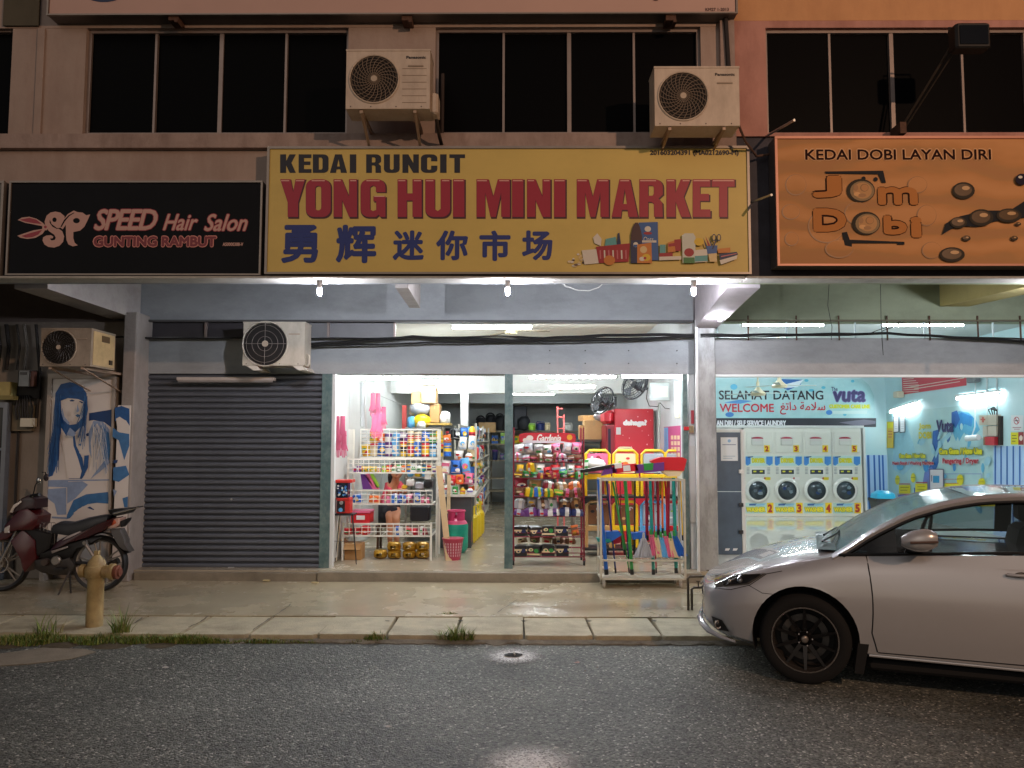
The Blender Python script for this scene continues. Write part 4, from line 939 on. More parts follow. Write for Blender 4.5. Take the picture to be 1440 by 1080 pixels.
rm = mt('#6b3a28', .8, var=.3, scale=15)
MB().lathe([(.06, .0), (.062, .03), (.04, .035), (.035, .05), (.02, .055)], (HX+R1*1.15+.097, HY-.02, Zt+.05), 'x', rm, 12).build('outlet_cap', None, hyd)
# ============================================================ weeds
def grassblades(n, cx, cy, rx, ry, hmin, hmax, seed, zb=0., lean=.5):
    r = random.Random(seed); mb = MB(); ms = [mt('#5f7a2c', .6), mt('#465f22', .6), mt('#7c8c3c', .6), mt('#8a8248', .7)]
    for i in range(n):
        a = r.uniform(0, 6.28); q = math.sqrt(r.random()); x = cx+rx*q*math.cos(a); y = cy+ry*q*math.sin(a)
        h = r.uniform(hmin, hmax)*(1.1-q*.5); w = r.uniform(.003, .007); d = r.uniform(0, 6.28); l = h*r.uniform(.1, lean+.3)
        dx, dy = math.cos(d), math.sin(d); z = zb
        p = [(x-dy*w, y+dx*w, z), (x+dy*w, y-dx*w, z), (x+dx*l*.35+dy*w*.8, y+dy*l*.35-dx*w*.8, z+h*.6), (x+dx*l*.35-dy*w*.8, y+dy*l*.35+dx*w*.8, z+h*.6), (x+dx*l, y+dy*l, z+h)]
        mb.add(p, [(0, 1, 2, 3), (3, 2, 4)], r.choice(ms))
    return mb
def tuft(label, *a, **k):
    return solo(grassblades(*a, **k), 'grass_tuft', label, 'grass tuft', group='grass tufts along the kerb')
gs = MB()
for k_, (x, y, n_, rx, ry, h0, h1) in enumerate(((60, 903, 1700, .42, .09, .03, .11), (150, 904, 1400, .32, .10, .03, .1), (20, 906, 900, .3, .09, .03, .1), (205, 903, 1100, .3, .07, .02, .09), (262, 904, 1100, .28, .045, .03, .1), (312, 904, 420, .2, .03, .02, .05), (375, 904, 620, .3, .03, .02, .06), (430, 904, 300, .16, .025, .01, .05), (905, 904, 120, .1, .03, .02, .05), (955, 903, 520, .3, .03, .02, .07), (1010, 900, 260, .3, .04, .02, .06), (500, 904, 240, .14, .025, .01, .05), (650, 904, 260, .22, .025, .01, .05), (590, 904, 90, .2, .02, .01, .03), (810, 899, 60, .3, .02, .01, .025))):
    p = gp(x, y); g = grassblades(n_, p.x, p.y, rx, ry, h0, h1, 20+k_, p.z-.01)
    o_ = len(gs.v); gs.v += g.v
    for f_, mi_ in zip(g.f, g.m): gs.f.append(tuple(i+o_ for i in f_)); gs.m.append(gs.mi(g.mats[mi_])); gs.sm.append(False)
struct(gs, 'grass', None, None, 'stuff')
p = gp(170, 899); tuft('tall upright grass tuft just right of the fire hydrant', 90, p.x, p.y, .07, .03, .12, .32, 5, zb=p.z)
p = gp(528, 903); tuft('small low grass tuft at the kerb, left of the middle', 160, p.x, p.y, .11, .03, .04, .11, 6, zb=p.z)
p = gp(642, 903); tuft('spreading bright grass tuft at the kerb below the store aisle', 320, p.x, p.y, .16, .035, .05, .16, 8, lean=1.2, zb=p.z)
p = pz(632, 864, .1); tuft('tiny dry grass tuft in the joint behind the drain slabs', 60, p.x, p.y, .08, .02, .01, .03, 9, zb=.1)
p = gp(66, 900); tuft('thin grass stalks with seed heads left of the fire hydrant', 36, p.x, p.y, .12, .04, .12, .34, 10, zb=p.z)
# soil under the weeds at the left
soil = mt('#4c4330', .95, var=.35, scale=14, bump=.8, bscale=30)
mb = MB(); rows = []
for j in range(7):
    rows.append([])
    for i in range(50):
        x = -5.6+3.0*i/49; y = 6.42+.25*j/6
        rows[-1].append((x, y, rz(y)-.006+(.028*math.sin(j/6*math.pi*.8)*(.6+.4*math.sin(i*.9)))*min(1, (49-i)/9)-(.01 if j == 0 else 0)))
mb.grid(rows, soil); struct(mb, 'soil')
cp = [gp(x, y) for x, y in ((-10, 922), (60, 912), (120, 914), (135, 918), (100, 928), (40, 935), (-10, 938))]
struct(MB().prism([(q.x, q.y, q.z-.01) for q in cp], (0, 0, .018)), 'concrete_patch', mt('#7d7464', .9, var=.2, scale=6, bump=.4, bscale=60))
# ============================================================ road marks and litter
def blot(cx, cy, r, mat, z, n=40, seed=1, sy=1., jag=.12):
    r_ = random.Random(seed); return MB().add([(cx+r*math.cos(2*math.pi*i/n)*(1+r_.uniform(-jag, jag)), cy+r*sy*math.sin(2*math.pi*i/n)*(1+r_.uniform(-jag, jag)), z) for i in range(n)], [tuple(range(n))], mat)
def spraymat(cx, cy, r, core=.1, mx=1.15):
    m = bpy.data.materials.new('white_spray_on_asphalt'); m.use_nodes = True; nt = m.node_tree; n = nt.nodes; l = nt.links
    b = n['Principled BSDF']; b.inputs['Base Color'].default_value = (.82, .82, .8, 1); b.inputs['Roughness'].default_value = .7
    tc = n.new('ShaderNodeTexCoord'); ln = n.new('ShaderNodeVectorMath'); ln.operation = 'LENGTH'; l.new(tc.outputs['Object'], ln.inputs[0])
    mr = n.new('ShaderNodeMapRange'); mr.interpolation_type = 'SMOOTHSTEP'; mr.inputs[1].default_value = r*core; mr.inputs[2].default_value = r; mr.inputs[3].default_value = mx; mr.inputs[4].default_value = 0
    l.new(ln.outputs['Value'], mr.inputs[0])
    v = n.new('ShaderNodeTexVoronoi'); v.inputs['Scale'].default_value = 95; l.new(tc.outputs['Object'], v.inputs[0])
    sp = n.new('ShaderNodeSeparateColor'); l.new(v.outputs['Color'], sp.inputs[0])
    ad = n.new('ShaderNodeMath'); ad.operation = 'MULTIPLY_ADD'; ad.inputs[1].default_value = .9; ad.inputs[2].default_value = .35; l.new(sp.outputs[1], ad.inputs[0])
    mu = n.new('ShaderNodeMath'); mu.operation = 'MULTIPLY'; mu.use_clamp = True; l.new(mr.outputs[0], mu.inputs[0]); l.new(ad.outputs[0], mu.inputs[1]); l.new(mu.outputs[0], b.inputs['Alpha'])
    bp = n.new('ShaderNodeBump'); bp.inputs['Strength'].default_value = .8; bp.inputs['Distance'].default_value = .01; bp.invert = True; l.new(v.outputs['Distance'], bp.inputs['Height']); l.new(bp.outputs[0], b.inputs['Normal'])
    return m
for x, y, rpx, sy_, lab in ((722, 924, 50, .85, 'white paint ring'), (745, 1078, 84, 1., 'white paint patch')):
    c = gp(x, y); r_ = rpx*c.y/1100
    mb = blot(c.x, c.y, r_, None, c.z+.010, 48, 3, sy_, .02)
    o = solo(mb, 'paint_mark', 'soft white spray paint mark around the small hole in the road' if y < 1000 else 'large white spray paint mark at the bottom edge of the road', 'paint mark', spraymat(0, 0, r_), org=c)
c = gp(722, 923.5)
hl = thing('road_hole', 'small dark hole in the asphalt with a bit of pipe, in the painted ring', 'hole', c)
blot(c.x, c.y, .07, mt('#0c0a09', .95), c.z+.016, 20, 5, .8, .15).build('pit', None, hl)
MB().tube([(c.x+.01, c.y-.02, c.z+.022), (c.x+.005, c.y+.03, c.z+.026)], .007).build('pipe_stub', mt('#a9a39a', .5), hl)
wl_ = mt('#cfcfcb', .6)
for x, y, s_, lab in ((545, 1024, .035, 'crumpled white paper scrap on the asphalt, lower middle'), (233, 940, .03, 'curled white plastic scrap on the asphalt at the left'), (252, 947, .02, 'small white scrap beside the curled plastic'), (605, 897, .04, 'flat pale leaf on the road just below the kerb'), (812, 933, .03, 'pinkish flat stone on the asphalt right of the painted ring'), (640, 919, .01, 'tiny white speck of litter near the kerb'), (201, 897, .05, 'crumpled white tissue in the weeds'), (828, 976, .012, 'small white pebble on the asphalt right of the middle'), (860, 1003, .012, 'small grey pebble low on the asphalt at the right'), (348, 1075, .03, 'white scrap at the bottom edge of the road')):
    c = gp(x, y); r_ = random.Random(x)
    mb = MB(); pts = [(c.x+s_*math.cos(i)*r_.uniform(.5, 1.1), c.y+s_*.6*math.sin(i)*r_.uniform(.4, 1), c.z+.005+r_.uniform(0, s_*.3)) for i in (0, 1, 2, 3, 4, 5, 6)]
    mb.add(pts+[(c.x, c.y, c.z+.006+s_*.35)], [(i, (i+1) % 7, 7) for i in range(7)])
    solo(mb, 'litter_scrap', lab, 'litter', mt('#a8847c', .7) if x == 812 else wl_)
for x, y, lab in ((374, 817, 'yellow scrap at the foot of the step by the shutter'), (442, 820, 'white strip on the walkway by the step'), (627, 813, 'crumpled pale wrapper at the foot of the store step')):
    c = pz(x, y, WZ+.006); solo(MB().prism([(c.x-.04, c.y, c.z), (c.x+.03, c.y-.02, c.z), (c.x+.045, c.y+.01, c.z), (c.x-.03, c.y+.03, c.z)], (.005, 0, .012)), 'litter_scrap', lab, 'litter', mt('#c9b98a', .6))
gr_ = MB(); r7 = random.Random(9)
for i in range(420):
    x = r7.uniform(-5, 6); y = 6.62-abs(r7.gauss(0, .9)) if i % 2 else r7.uniform(2.6, 6.6); z = rz(y)+.004; q = r7.uniform(.002, .007)
    a = r7.uniform(0, 3); pts = [(x+q*math.cos(a+k*1.57)*r7.uniform(.6, 1.3), y+q*math.sin(a+k*1.57), z) for k in range(4)]
    gr_.add(pts+[(x, y, z+q)], [(0, 1, 4), (1, 2, 4), (2, 3, 4), (3, 0, 4)], r7.choice([mt('#b5aea0', .8), mt('#8a8378', .8), mt('#cfccc4', .7), mt('#6b5a40', .9)]))
struct(gr_, 'gravel', None, None, 'stuff')
# water taps in front of the column
tp = thing('standpipe_tap', 'pair of bent metal water pipes with taps beside the car nose', 'tap', pz(975, 858, WZ))
c = pz(968, 858, WZ); k = c.y/1100
pm = mt('#4a4238', .5, .5, var=.3); 
MB().tube([(c.x, c.y, WZ), (c.x, c.y, WZ+.30), (c.x+.02, c.y, WZ+.32), (c.x+.27, c.y, WZ+.32)], .012, pm).build('pipe', None, tp)
MB().tube([(c.x+.035, c.y, WZ), (c.x+.035, c.y, WZ+.2), (c.x+.055, c.y, WZ+.215), (c.x+.15, c.y, WZ+.215)], .012, pm).build('pipe', None, tp)
MB().tube([(c.x+.15, c.y, WZ+.215), (c.x+.16, c.y, WZ+.25), (c.x+.2, c.y, WZ+.255)], .014, whitetrim).build('spout', None, tp)
for dx, dz in ((.1, .215), (.2, .32)): MB().tube([(c.x+dx, c.y, WZ+dz), (c.x+dx, c.y, WZ+dz+.06)], .006, pm).tube([(c.x+dx-.02, c.y, WZ+dz+.06), (c.x+dx+.02, c.y, WZ+dz+.06)], .005, pm).build('tap_handle', None, tp)
# ============================================================ goods: unit shapes, base at z=0, front towards -y
GCOL = {'red': '#c4202b', 'crimson': '#8e1430', 'yellow': '#e0b81e', 'orange': '#e0702a', 'green': '#2f8a3f', 'lime': '#8cbf3a', 'blue': '#2462b8', 'navy': '#1c2a5c', 'sky blue': '#5fa8d8', 'white': '#dcdcd6', 'cream': '#dcc9a0', 'pink': '#d8698c', 'purple': '#64347c', 'brown': '#6b4428', 'black': '#1b1b1f', 'silver': '#a9adb2', 'teal': '#1e8a80', 'tan': '#b8915c'}
def gm(c, gloss=.35): return mt(GCOL[c], gloss)
GM = {}
def gmesh(kind, c1, c2, var=0):
    k = (kind, c1, c2, var)
    if k in GM: return GM[k]
    a, b = gm(c1), gm(c2); mb = MB(); R4 = random.Random(str(k)); c3 = gm(R4.choice(['white', 'yellow', 'red', 'black', 'cream', 'navy', 'green']))
    def blob(cx, cz, rx, rz_, y, m, n=9, jag=.25): mb.add([(cx+rx*math.cos(2*math.pi*q/n)*R4.uniform(1-jag, 1), y, cz+rz_*math.sin(2*math.pi*q/n)*R4.uniform(1-jag, 1)) for q in range(n)], [tuple(range(n))], m)
    if kind == 'pouch':
        def row(z, w, d): return [(-w, 0, z), (-w*.6, -d*.8, z), (0, -d, z), (w*.6, -d*.8, z), (w, 0, z), (w*.6, d*.8, z), (0, d, z), (-w*.6, d*.8, z)]
        e = [R4.uniform(-.05, .05) for _ in range(8)]
        mb.grid([row(0, .46+e[0], .02), row(.08, .44+e[1], .3), row(.3, .46+e[2], .46), row(.5, .43+e[3], .5), row(.8, .46+e[4], .3), row(.93, .48+e[5], .05), row(1, .5+e[6], .02)], a, True, True)
        if var == 0: blob(0, .5, .34, .2, -.515, b); blob(.05, .44, .16, .1, -.525, c3)
        elif var == 1:
            mb.add([(-.42, -.42, .55), (.42, -.5, .62), (.42, -.42, .84), (-.42, -.36, .8)], [(0, 1, 2, 3)], b); blob(-.05, .3, .3, .15, -.5, c3)
        else:
            blob(-.1, .62, .28, .12, -.51, c3); blob(.12, .32, .24, .16, -.505, b)
        mb.add([(-.4, -.34, .12), (.4, -.34, .12), (.4, -.4, .17), (-.4, -.4, .17)], [(0, 1, 2, 3)], b)
    elif kind == 'carton':
        mb.cbox(-.5, .5, -.5, .5, 0, 1, .03, a); mb.box(-.503, .503, -.505, .5, .12+.2*var, .3+.2*var, b); blob(-.2, .66-.1*var, .22, .2, -.51, b); blob(.22, .55, .2, .24, -.512, c3); blob(-.18, .66-.1*var, .1, .1, -.52, c3)
    elif kind == 'bottle':
        mb.lathe([(.001, 0), (.46, 0), (.5, .05), (.5, .3)], m=a, n=12); mb.lathe([(.505, .2+.05*var), (.505, .5)], m=b, n=12); mb.lathe([(.5, .5), (.48, .64), (.25, .8), (.2, .86)], m=a, n=12); mb.lathe([(.22, .86), (.22, .98), (.001, 1)], m=c3, n=10); mb.lathe([(.507, .33), (.507, .38)], m=c3, n=12)
    elif kind == 'can':
        mb.lathe([(.001, 0), (.46, 0), (.5, .04), (.5, .94), (.46, 1), (.001, 1)], m=a, n=14); mb.lathe([(.51, .15+.1*var), (.51, .6)], m=b, n=14); mb.lathe([(.515, .7), (.515, .78)], m=c3, n=14)
    elif kind == 'pack':
        mb.cbox(-.5, .5, -.5, .5, 0, 1, .16, a); blob(-.05, .6-.1*var, .36, .2, -.504, b, 8, .3); blob(.1, .36, .22, .12, -.508, c3); mb.box(-.5, .5, -.503, -.49, .06+.1*var, .13+.1*var, b)
    elif kind == 'loaf':
        def row(x, r): return [(x, -.48*r, 0), (x, -.5*r, .5*r), (x, -.38*r, .85*r), (x, 0, .98*r), (x, .38*r, .85*r), (x, .5*r, .5*r), (x, .48*r, 0)]
        mb.grid([row(-.5, .1), row(-.42, .85), row(-.2, 1), row(.1, .93), row(.36, .9), row(.44, .3), row(.5, .5)], a, True)
        mb.grid([row(-.25+.1*var, 1.02), row(.02+.1*var, 1.0)], b, True); blob(-.1+.1*var, .42, .16, .2, -.53, c3)
    elif kind == 'tub':
        mb.lathe([(.001, 0), (.4, 0), (.48, .8)], m=a, n=14); mb.lathe([(.52, .8), (.52, .95), (.3, 1), (.001, 1)], m=b, n=14); mb.lathe([(.45, .3), (.48, .6)], m=c3, n=14)
    GM[k] = mb.mesh(kind); return GM[k]
def good(kind, c1, c2, loc, size, label, name, cat, rz=0., rx=0., ry=0., group=None):
    o = bpy.data.objects.new(name, gmesh(kind, c1, c2, RG.randrange(3))); COL.objects.link(o)
    o.location = loc; o.scale = size; o.rotation_euler = (rx, ry, rz)
    return tag(o, label, cat, group)
RG = random.Random(11)
KN = {'pouch': ('snack_bag', 'bag'), 'carton': ('carton', 'carton'), 'bottle': ('bottle', 'bottle'), 'can': ('tin_can', 'can'), 'pack': ('wrapped_pack', 'pack'), 'loaf': ('bread_loaf', 'bread'), 'tub': ('plastic_tub', 'tub')}
NOUN = {'pouch': 'bag', 'carton': 'carton', 'bottle': 'bottle', 'can': 'tin', 'pack': 'pack', 'loaf': 'loaf', 'tub': 'tub'}
def row(x0, x1, y, z, w, h, d, kinds, cols, where, group, tilt=0., gap=.004, dirv=(1, 0), jit=.12, rz=0.):
    """a row of goods from x0 to x1 along dirv, each labelled by its place"""
    n = max(1, int(abs(x1-x0)/(w+gap))); st = (x1-x0)/n
    for i in range(n):
        k = RG.choice(kinds); c1, c2 = RG.choice(cols); q = x0+st*(i+.5)
        if dirv == (1, 0): loc = (q, y+RG.uniform(-.012, .012), z)
        else: loc = (y+RG.uniform(-.012, .012), q, z)
        s = 1+RG.uniform(-jit, jit)*1.9; ww = min(w, abs(st)-gap)
        r_ = ww*(RG.uniform(1.08, 1.4) if k in ('pouch', 'loaf') else RG.uniform(.9, 1.1))
        o = good(k, c1, c2, loc, (r_, d if k not in ('bottle', 'can', 'tub') else r_, h*s), '%s-%s %s %s, %s' % (c1.replace(' ', '-'), c2.replace(' ', '-'), NOUN[k], where.replace('the bread rack', 'bread rack').replace('at the back of the', 'at back of').replace('at the front of the', 'at front of'), nth(i, 'from left' if dirv == (1, 0) else 'from front')), *KN[k], rx=tilt+RG.uniform(-.08, .08), ry=RG.uniform(-.17, .17) if k in ('pouch', 'loaf', 'pack') else 0, rz=rz+RG.uniform(-.22, .22), group=group)
# ---------------- bread rack
YR = 9.66
RX0, RX1 = PX(722, YR, 700), PX(821, YR, 700)
mar = mt('#7a1c2c', .4, .2)
br_ = thing('bread_rack', 'maroon wire bread rack on castors with a red header board, beside the steel post', 'rack', ((RX0+RX1)/2, YR+.2, FZ))
for x in (RX0, RX1):
    for y in (YR, YR+.42): MB().tube([(x, y, FZ+.08), (x, y, 1.9)], .012, mar, 6).build('post', None, br_)
tiers = [PZ(y, YR) for y in (782, 754, 725, 698, 672, 649)]
for i, z in enumerate(tiers):
    mb = MB()
    mb.tube([(RX0, YR, z-.006), (RX1, YR, z-.006)], .008, mar, 6).tube([(RX0, YR, z+.04), (RX1, YR, z+.04)], .006, mar, 6)
    mb.tube([(RX0, YR+.42, z+.05), (RX1, YR+.42, z+.05)], .008, mar, 6)
    for q in range(8):
        x = RX0+(RX1-RX0)*q/7; mb.tube([(x, YR, z-.003), (x, YR+.42, z+.047)], .004, mar, 4)
    mb.build('shelf', None, br_)
for x in (RX0, RX1):
    for y in (YR, YR+.42):
        MB().lathe([(.03, -.012), (.035, 0), (.03, .012)], (x, y, FZ+.036), 'x', mt('#222', .5) if 0 else mt('#222222', .5), 12).box(x-.016, x+.016, y-.012, y+.012, FZ+.05, FZ+.09, mar).build('castor', None, br_)
hb0, hb1 = PZ(623, YR), PZ(608.5, YR)
rd = mt('#c8303c', .4)
hd = MB(); o_ = rr(0, 0, 1, 1, .2)
hd.xz([(PX(730, YR, 615)+(PX(809, YR, 615)-PX(730, YR, 615))*p[0], hb0+(hb1-hb0)*p[1]) for p in o_], YR-.01, .012, rd); hd.build('header_board', None, br_)
tpx('Gardenia', 755, 610.5, 789, 622, YR-.012, mt('#f0ece4', .4), br_, bold=.04, shear=.3)
flat([(ell(745, 616, 5, 4), mt('#f0e6dc', .4)), (ell(739, 619, 4, 3), mt('#f0e6dc', .4)), (ell(801, 615, 4, 4), mt('#e8a838', .4)), ([(733,623),(740,619),(790,620.5),(806,623)], mt('#e6dfe6', .4))], YR-.0125, br_, 'printed_picture')
G1 = 'packed breads and snacks on the bread rack'
BC = [('brown', 'white'), ('tan', 'red'), ('silver', 'purple'), ('white', 'brown'), ('pink', 'white'), ('cream', 'crimson'), ('silver', 'navy'), ('purple', 'white'), ('white', 'sky blue')]
w_ = 'on the top tier of the bread rack'
row(RX0+.01, RX1-.01, YR+.12, tiers[5], .085, .10, .1, ['pouch', 'loaf'], [('brown', 'pink'), ('brown', 'white'), ('white', 'brown'), ('silver', 'pink')], 'at the front of the top tier of the bread rack', G1, tilt=.25)
row(RX0+.02, RX1-.02, YR+.3, tiers[5]+.09, .1, .13, .1, ['pouch'], [('white', 'silver'), ('white', 'sky blue'), ('silver', 'white'), ('pink', 'white')], 'at the back of the top tier of the bread rack', G1, tilt=.1)
w2 = [('yellow', 'orange')]
row(RX0+.01, RX0+.28, YR+.06, tiers[4]+.06, .09, .12, .09, ['pouch', 'loaf'], [('yellow', 'orange'), ('yellow', 'cream')], 'in the yellow heap on the second tier of the bread rack', G1, tilt=.3)
row(RX0+.28, RX1-.01, YR+.08, tiers[4]+.05, .09, .11, .1, ['pouch'], [('teal', 'white'), ('red', 'white'), ('red', 'silver'), ('white', 'sky blue')], 'in the right part of the second tier of the bread rack', G1, tilt=.3)
row(RX0+.01, RX1-.01, YR+.03, tiers[4], .088, .08, .1, ['loaf', 'pouch'], [('brown', 'yellow'), ('green', 'silver'), ('crimson', 'tan'), ('tan', 'purple')], 'at the lip of the second tier of the bread rack', G1, tilt=.1)
row(RX0+.01, RX1-.01, YR+.18, tiers[3]+.09, .14, .1, .16, ['loaf', 'pouch'], [('brown', 'silver'), ('crimson', 'white'), ('tan', 'white'), ('orange', 'white')], 'at the back of the third tier of the bread rack', G1, tilt=.2)
row(RX0+.01, RX1-.01, YR+.04, tiers[3]+.01, .11, .09, .13, ['loaf', 'pouch'], [('lime', 'yellow'), ('white', 'purple'), ('blue', 'lime'), ('brown', 'pink'), ('yellow', 'green')], 'at the front of the third tier of the bread rack', G1, tilt=.2)
row(RX0+.01, RX1-.01, YR+.16, tiers[2]+.09, .12, .12, .14, ['loaf', 'pouch'], [('brown', 'tan'), ('silver', 'brown'), ('silver', 'white'), ('brown', 'silver')], 'at the back of the fourth tier of the bread rack', G1, tilt=.25)
row(RX0+.01, RX1-.01, YR+.03, tiers[2]+.01, .13, .08, .14, ['loaf'], [('purple', 'silver'), ('white', 'purple'), ('navy', 'white'), ('silver', 'purple')], 'at the front of the fourth tier of the bread rack', G1, tilt=.15)
row(RX0+.01, RX0+.68, YR+.07, tiers[1]+.0, .155, .115, .16, ['carton'], [('black', 'cream')], 'on the fifth tier of the bread rack', G1, jit=.02)
row(RX0+.68, RX1-.01, YR+.07, tiers[1]+.0, .085, .12, .12, ['pouch'], [('orange', 'brown'), ('crimson', 'orange')], 'right of the cartons on the fifth tier of the bread rack', G1, jit=.1)
row(RX0+.01, RX0+.68, YR+.07, tiers[0]+.0, .155, .125, .16, ['carton'], [('black', 'cream')], 'on the lowest tier of the bread rack', G1, jit=.02)
row(RX0+.04, RX1-.08, YR+.26, tiers[0]+.13, .12, .1, .12, ['loaf', 'pouch'], [('brown', 'cream'), ('black', 'silver'), ('cream', 'brown')], 'behind the cartons low on the bread rack', G1, tilt=.2)
# ---------------- white wire rack
YW = 9.98
ww = mt('#dad8cb', .4)
wr = thing('wire_rack', 'white stepped wire rack full of snacks inside the left of the store opening', 'rack', (PX(550, YW, 780), YW+.3, FZ))
WX0, WX1 = PX(482, YW, 760), PX(606, YW, 760); UX0, UX1 = PX(490, YW+.3, 640), PX(615, YW+.3, 640)
for x in (WX0, WX1): MB().box(x-.012, x+.012, YW-.012, YW+.012, FZ, PZ(735, YW)).build('post', ww, wr)
for x in (UX0, UX1):
    for y in (YW+.3, YW+.62): MB().box(x-.013, x+.013, y-.013, y+.013, FZ, PZ(644 if y < YW+.5 else 604, y)).build('post', ww, wr)
def wiretier(x0, x1, yf, yb, z0, z1, nm='basket_tier', nv=14, nh=3):
    mb = MB()
    for z in (z0, z1): mb.box(x0, x1, yf-.008, yf+.008, z-.012, z+.006)
    for i in range(nv+1):
        x = x0+(x1-x0)*i/nv; mb.tube([(x, yf, z0), (x, yf, z1)], .005, None, 4)
    for i in range(1, nh): 
        z = z0+(z1-z0)*i/nh; mb.tube([(x0, yf, z), (x1, yf, z)], .0045, None, 4)
    for i in range(0, nv+1, 2):
        x = x0+(x1-x0)*i/nv; mb.tube([(x, yf, z0), (x, yb, z0)], .003, None, 4)
    for x in (x0, x1): mb.box(x-.008, x+.008, yf+.009, yb, z0-.01, z0+.006)
    return mb.build(nm, ww, wr)
wiretier(WX0, WX1, YW, YW+.6, PZ(754, YW), PZ(737, YW))
wiretier(PX(492, YW+.1, 700), WX1, YW+.1, YW+.6, PZ(709, YW+.1), PZ(690, YW+.1))
wiretier(UX0, UX1, YW+.28, YW+.6, PZ(665, YW+.28), PZ(646, YW+.28), nv=17)
wiretier(PX(507, YW+.6, 620), UX1, YW+.6, YW+.62, PZ(644, YW+.6), PZ(604, YW+.6), 'back_grid', 11, 7)
mb = MB()
for z in (PZ(604, YW+.3), ):
    for i in range(8): y = YW+.3+.3*i/7; mb.tube([(UX0, y, z-.4), (UX0, y, z)], .003, None, 4).tube([(UX1, y, z-.4), (UX1, y, z)], .003, None, 4)
mb.build('side_grid', ww, wr)
G2 = 'snacks in the white wire rack'
BR = [('yellow', 'red'), ('green', 'white'), ('orange', 'white'), ('sky blue', 'white'), ('red', 'yellow'), ('white', 'green'), ('lime', 'orange'), ('cream', 'red'), ('purple', 'white'), ('blue', 'yellow'), ('yellow', 'green')]
row(UX0+.02, UX1-.02, YW+.42, PZ(665, YW+.3), .06, .085, .06, ['pouch', 'carton', 'tub'], BR, 'in the upper basket of the white rack', G2)
row(PX(512, YW+1.3), UX1+.1, YW+1.25, PZ(642, YW+1.25), .1, .2, .09, ['pouch', 'pack', 'tub', 'can'], BR, 'behind the upper grid of the white rack', G2)
row(PX(520, YW+1.3), UX1+.1, YW+1.3, PZ(623, YW+1.3), .1, .15, .09, ['pouch', 'pack', 'can'], BR, 'behind the top of the grid of the white rack', G2)
row(PX(494, YW+.2), PX(516, YW+.2), YW+.2, PZ(708, YW+.2), .1, .12, .1, ['pack'], [('blue', 'pink'), ('blue', 'white')], 'in the middle basket of the white rack', G2)
row(PX(519, YW+.2), PX(537, YW+.2), YW+.2, PZ(708, YW+.2), .16, .1, .1, ['pack'], [('orange', 'cream')], 'right of the blue packs in the white rack', G2)
row(PX(540, YW+.2), PX(604, YW+.2), YW+.2, PZ(708, YW+.2), .09, .11, .1, ['pouch', 'pack', 'loaf'], [('orange', 'white'), ('crimson', 'white'), ('blue', 'white'), ('red', 'cream'), ('pink', 'brown')], 'in the right half of the middle basket', G2)
row(PX(556, YW+.12), PX(602, YW+.12), YW+.12, PZ(754, YW), .11, .1, .12, ['pouch', 'pack', 'loaf'], [('red', 'white'), ('white', 'blue'), ('pink', 'white'), ('crimson', 'white')], 'in the lowest basket of the white rack', G2)
row(PX(484, YW+.12), PX(522, YW+.12), YW+.14, PZ(754, YW), .11, .09, .12, ['pack'], [('red', 'crimson'), ('red', 'orange')], 'below the red cooler in the lowest basket', G2)
gold = mt('#c79a32', .25, .3, var=.5, scale=22, stain='#3b2b16', stsc=(26, 26, 26), stamt=.8)
gi = 0
for yy, xs in ((776, (552.5, 574, 593)), (787, (533, 553, 574, 593))):
    for x in xs:
        p = px(x, yy, YW+.1); p.z = max(p.z, FZ+.001); mb = MB()
        R_ = random.Random(gi); rows = []
        for i in range(9):
            t_ = i/8; r_ = .085*math.sin(math.pi*min(.97, max(.03, t_)))**.4
            sp_ = lambda c: math.copysign(abs(c)**.55, c)
            rows.append([(p.x+1.02*r_*sp_(math.cos(2*math.pi*j/12))*(1+R_.uniform(-.1, .1)), p.y+.2*t_, p.z+.058+.68*r_*sp_(math.sin(2*math.pi*j/12))*(1+R_.uniform(-.13, .13))) for j in range(12)])
        mb.grid(rows, gold, True, True)
        solo(mb, 'snack_bundle', 'gold wrapped snack bundle in the %s row under the white rack, %s' % ('upper' if yy < 780 else 'lower', nth(gi if gi < 3 else gi-3)), 'snack bundle', group='gold snack bundles under the white rack'); gi += 1
crd = mt('#ad8452', .75, var=.1, scale=5); crd2 = mt('#c3a06e', .75, var=.1, scale=5)
def cardbox(x0, y0, x1, y1, Y, d, label, mat=crd, openf=False, rz=0, zmin=None):
    a, b = px(x0, y1, Y), px(x1, y0, Y); z0_ = a.z if zmin is None else zmin
    cx_ = (a.x+b.x)/2; t = thing('cardboard_box', label, 'box', (cx_, Y+d/2, z0_), None)
    w = (b.x-a.x)/2; h = b.z-z0_
    mb = MB().cbox(cx_-w, cx_+w, Y, Y+d, z0_, z0_+h, .006, mat); mb.build('body', None, t)
    MB().box(cx_-w*.12, cx_+w*.12, Y-.002, Y+d+.002, z0_+h*.72, z0_+h+.002, mt('#b79a6a', .3)).build('tape', None, t)
    if openf: MB().prism([(cx_-w, Y, z0_+h-.002), (cx_+w, Y, z0_+h-.002), (cx_+w, Y+.004, z0_+h-.002), (cx_-w, Y+.004, z0_+h-.002)], (0, -.07, -.06)).prism([(cx_-w, Y, z0_+h), (cx_-w+.004, Y, z0_+h), (cx_-w+.004, Y+d, z0_+h), (cx_-w, Y+d, z0_+h)], (-.06, 0, .05)).build('flap', mat, t)
    if rz: t.rotation_euler = (0, 0, rz)
    return t
cardbox(484, 765, 508, 789, YW+.05, .25, 'open brown cardboard box on the floor under the white rack', openf=True, zmin=FZ+.001)
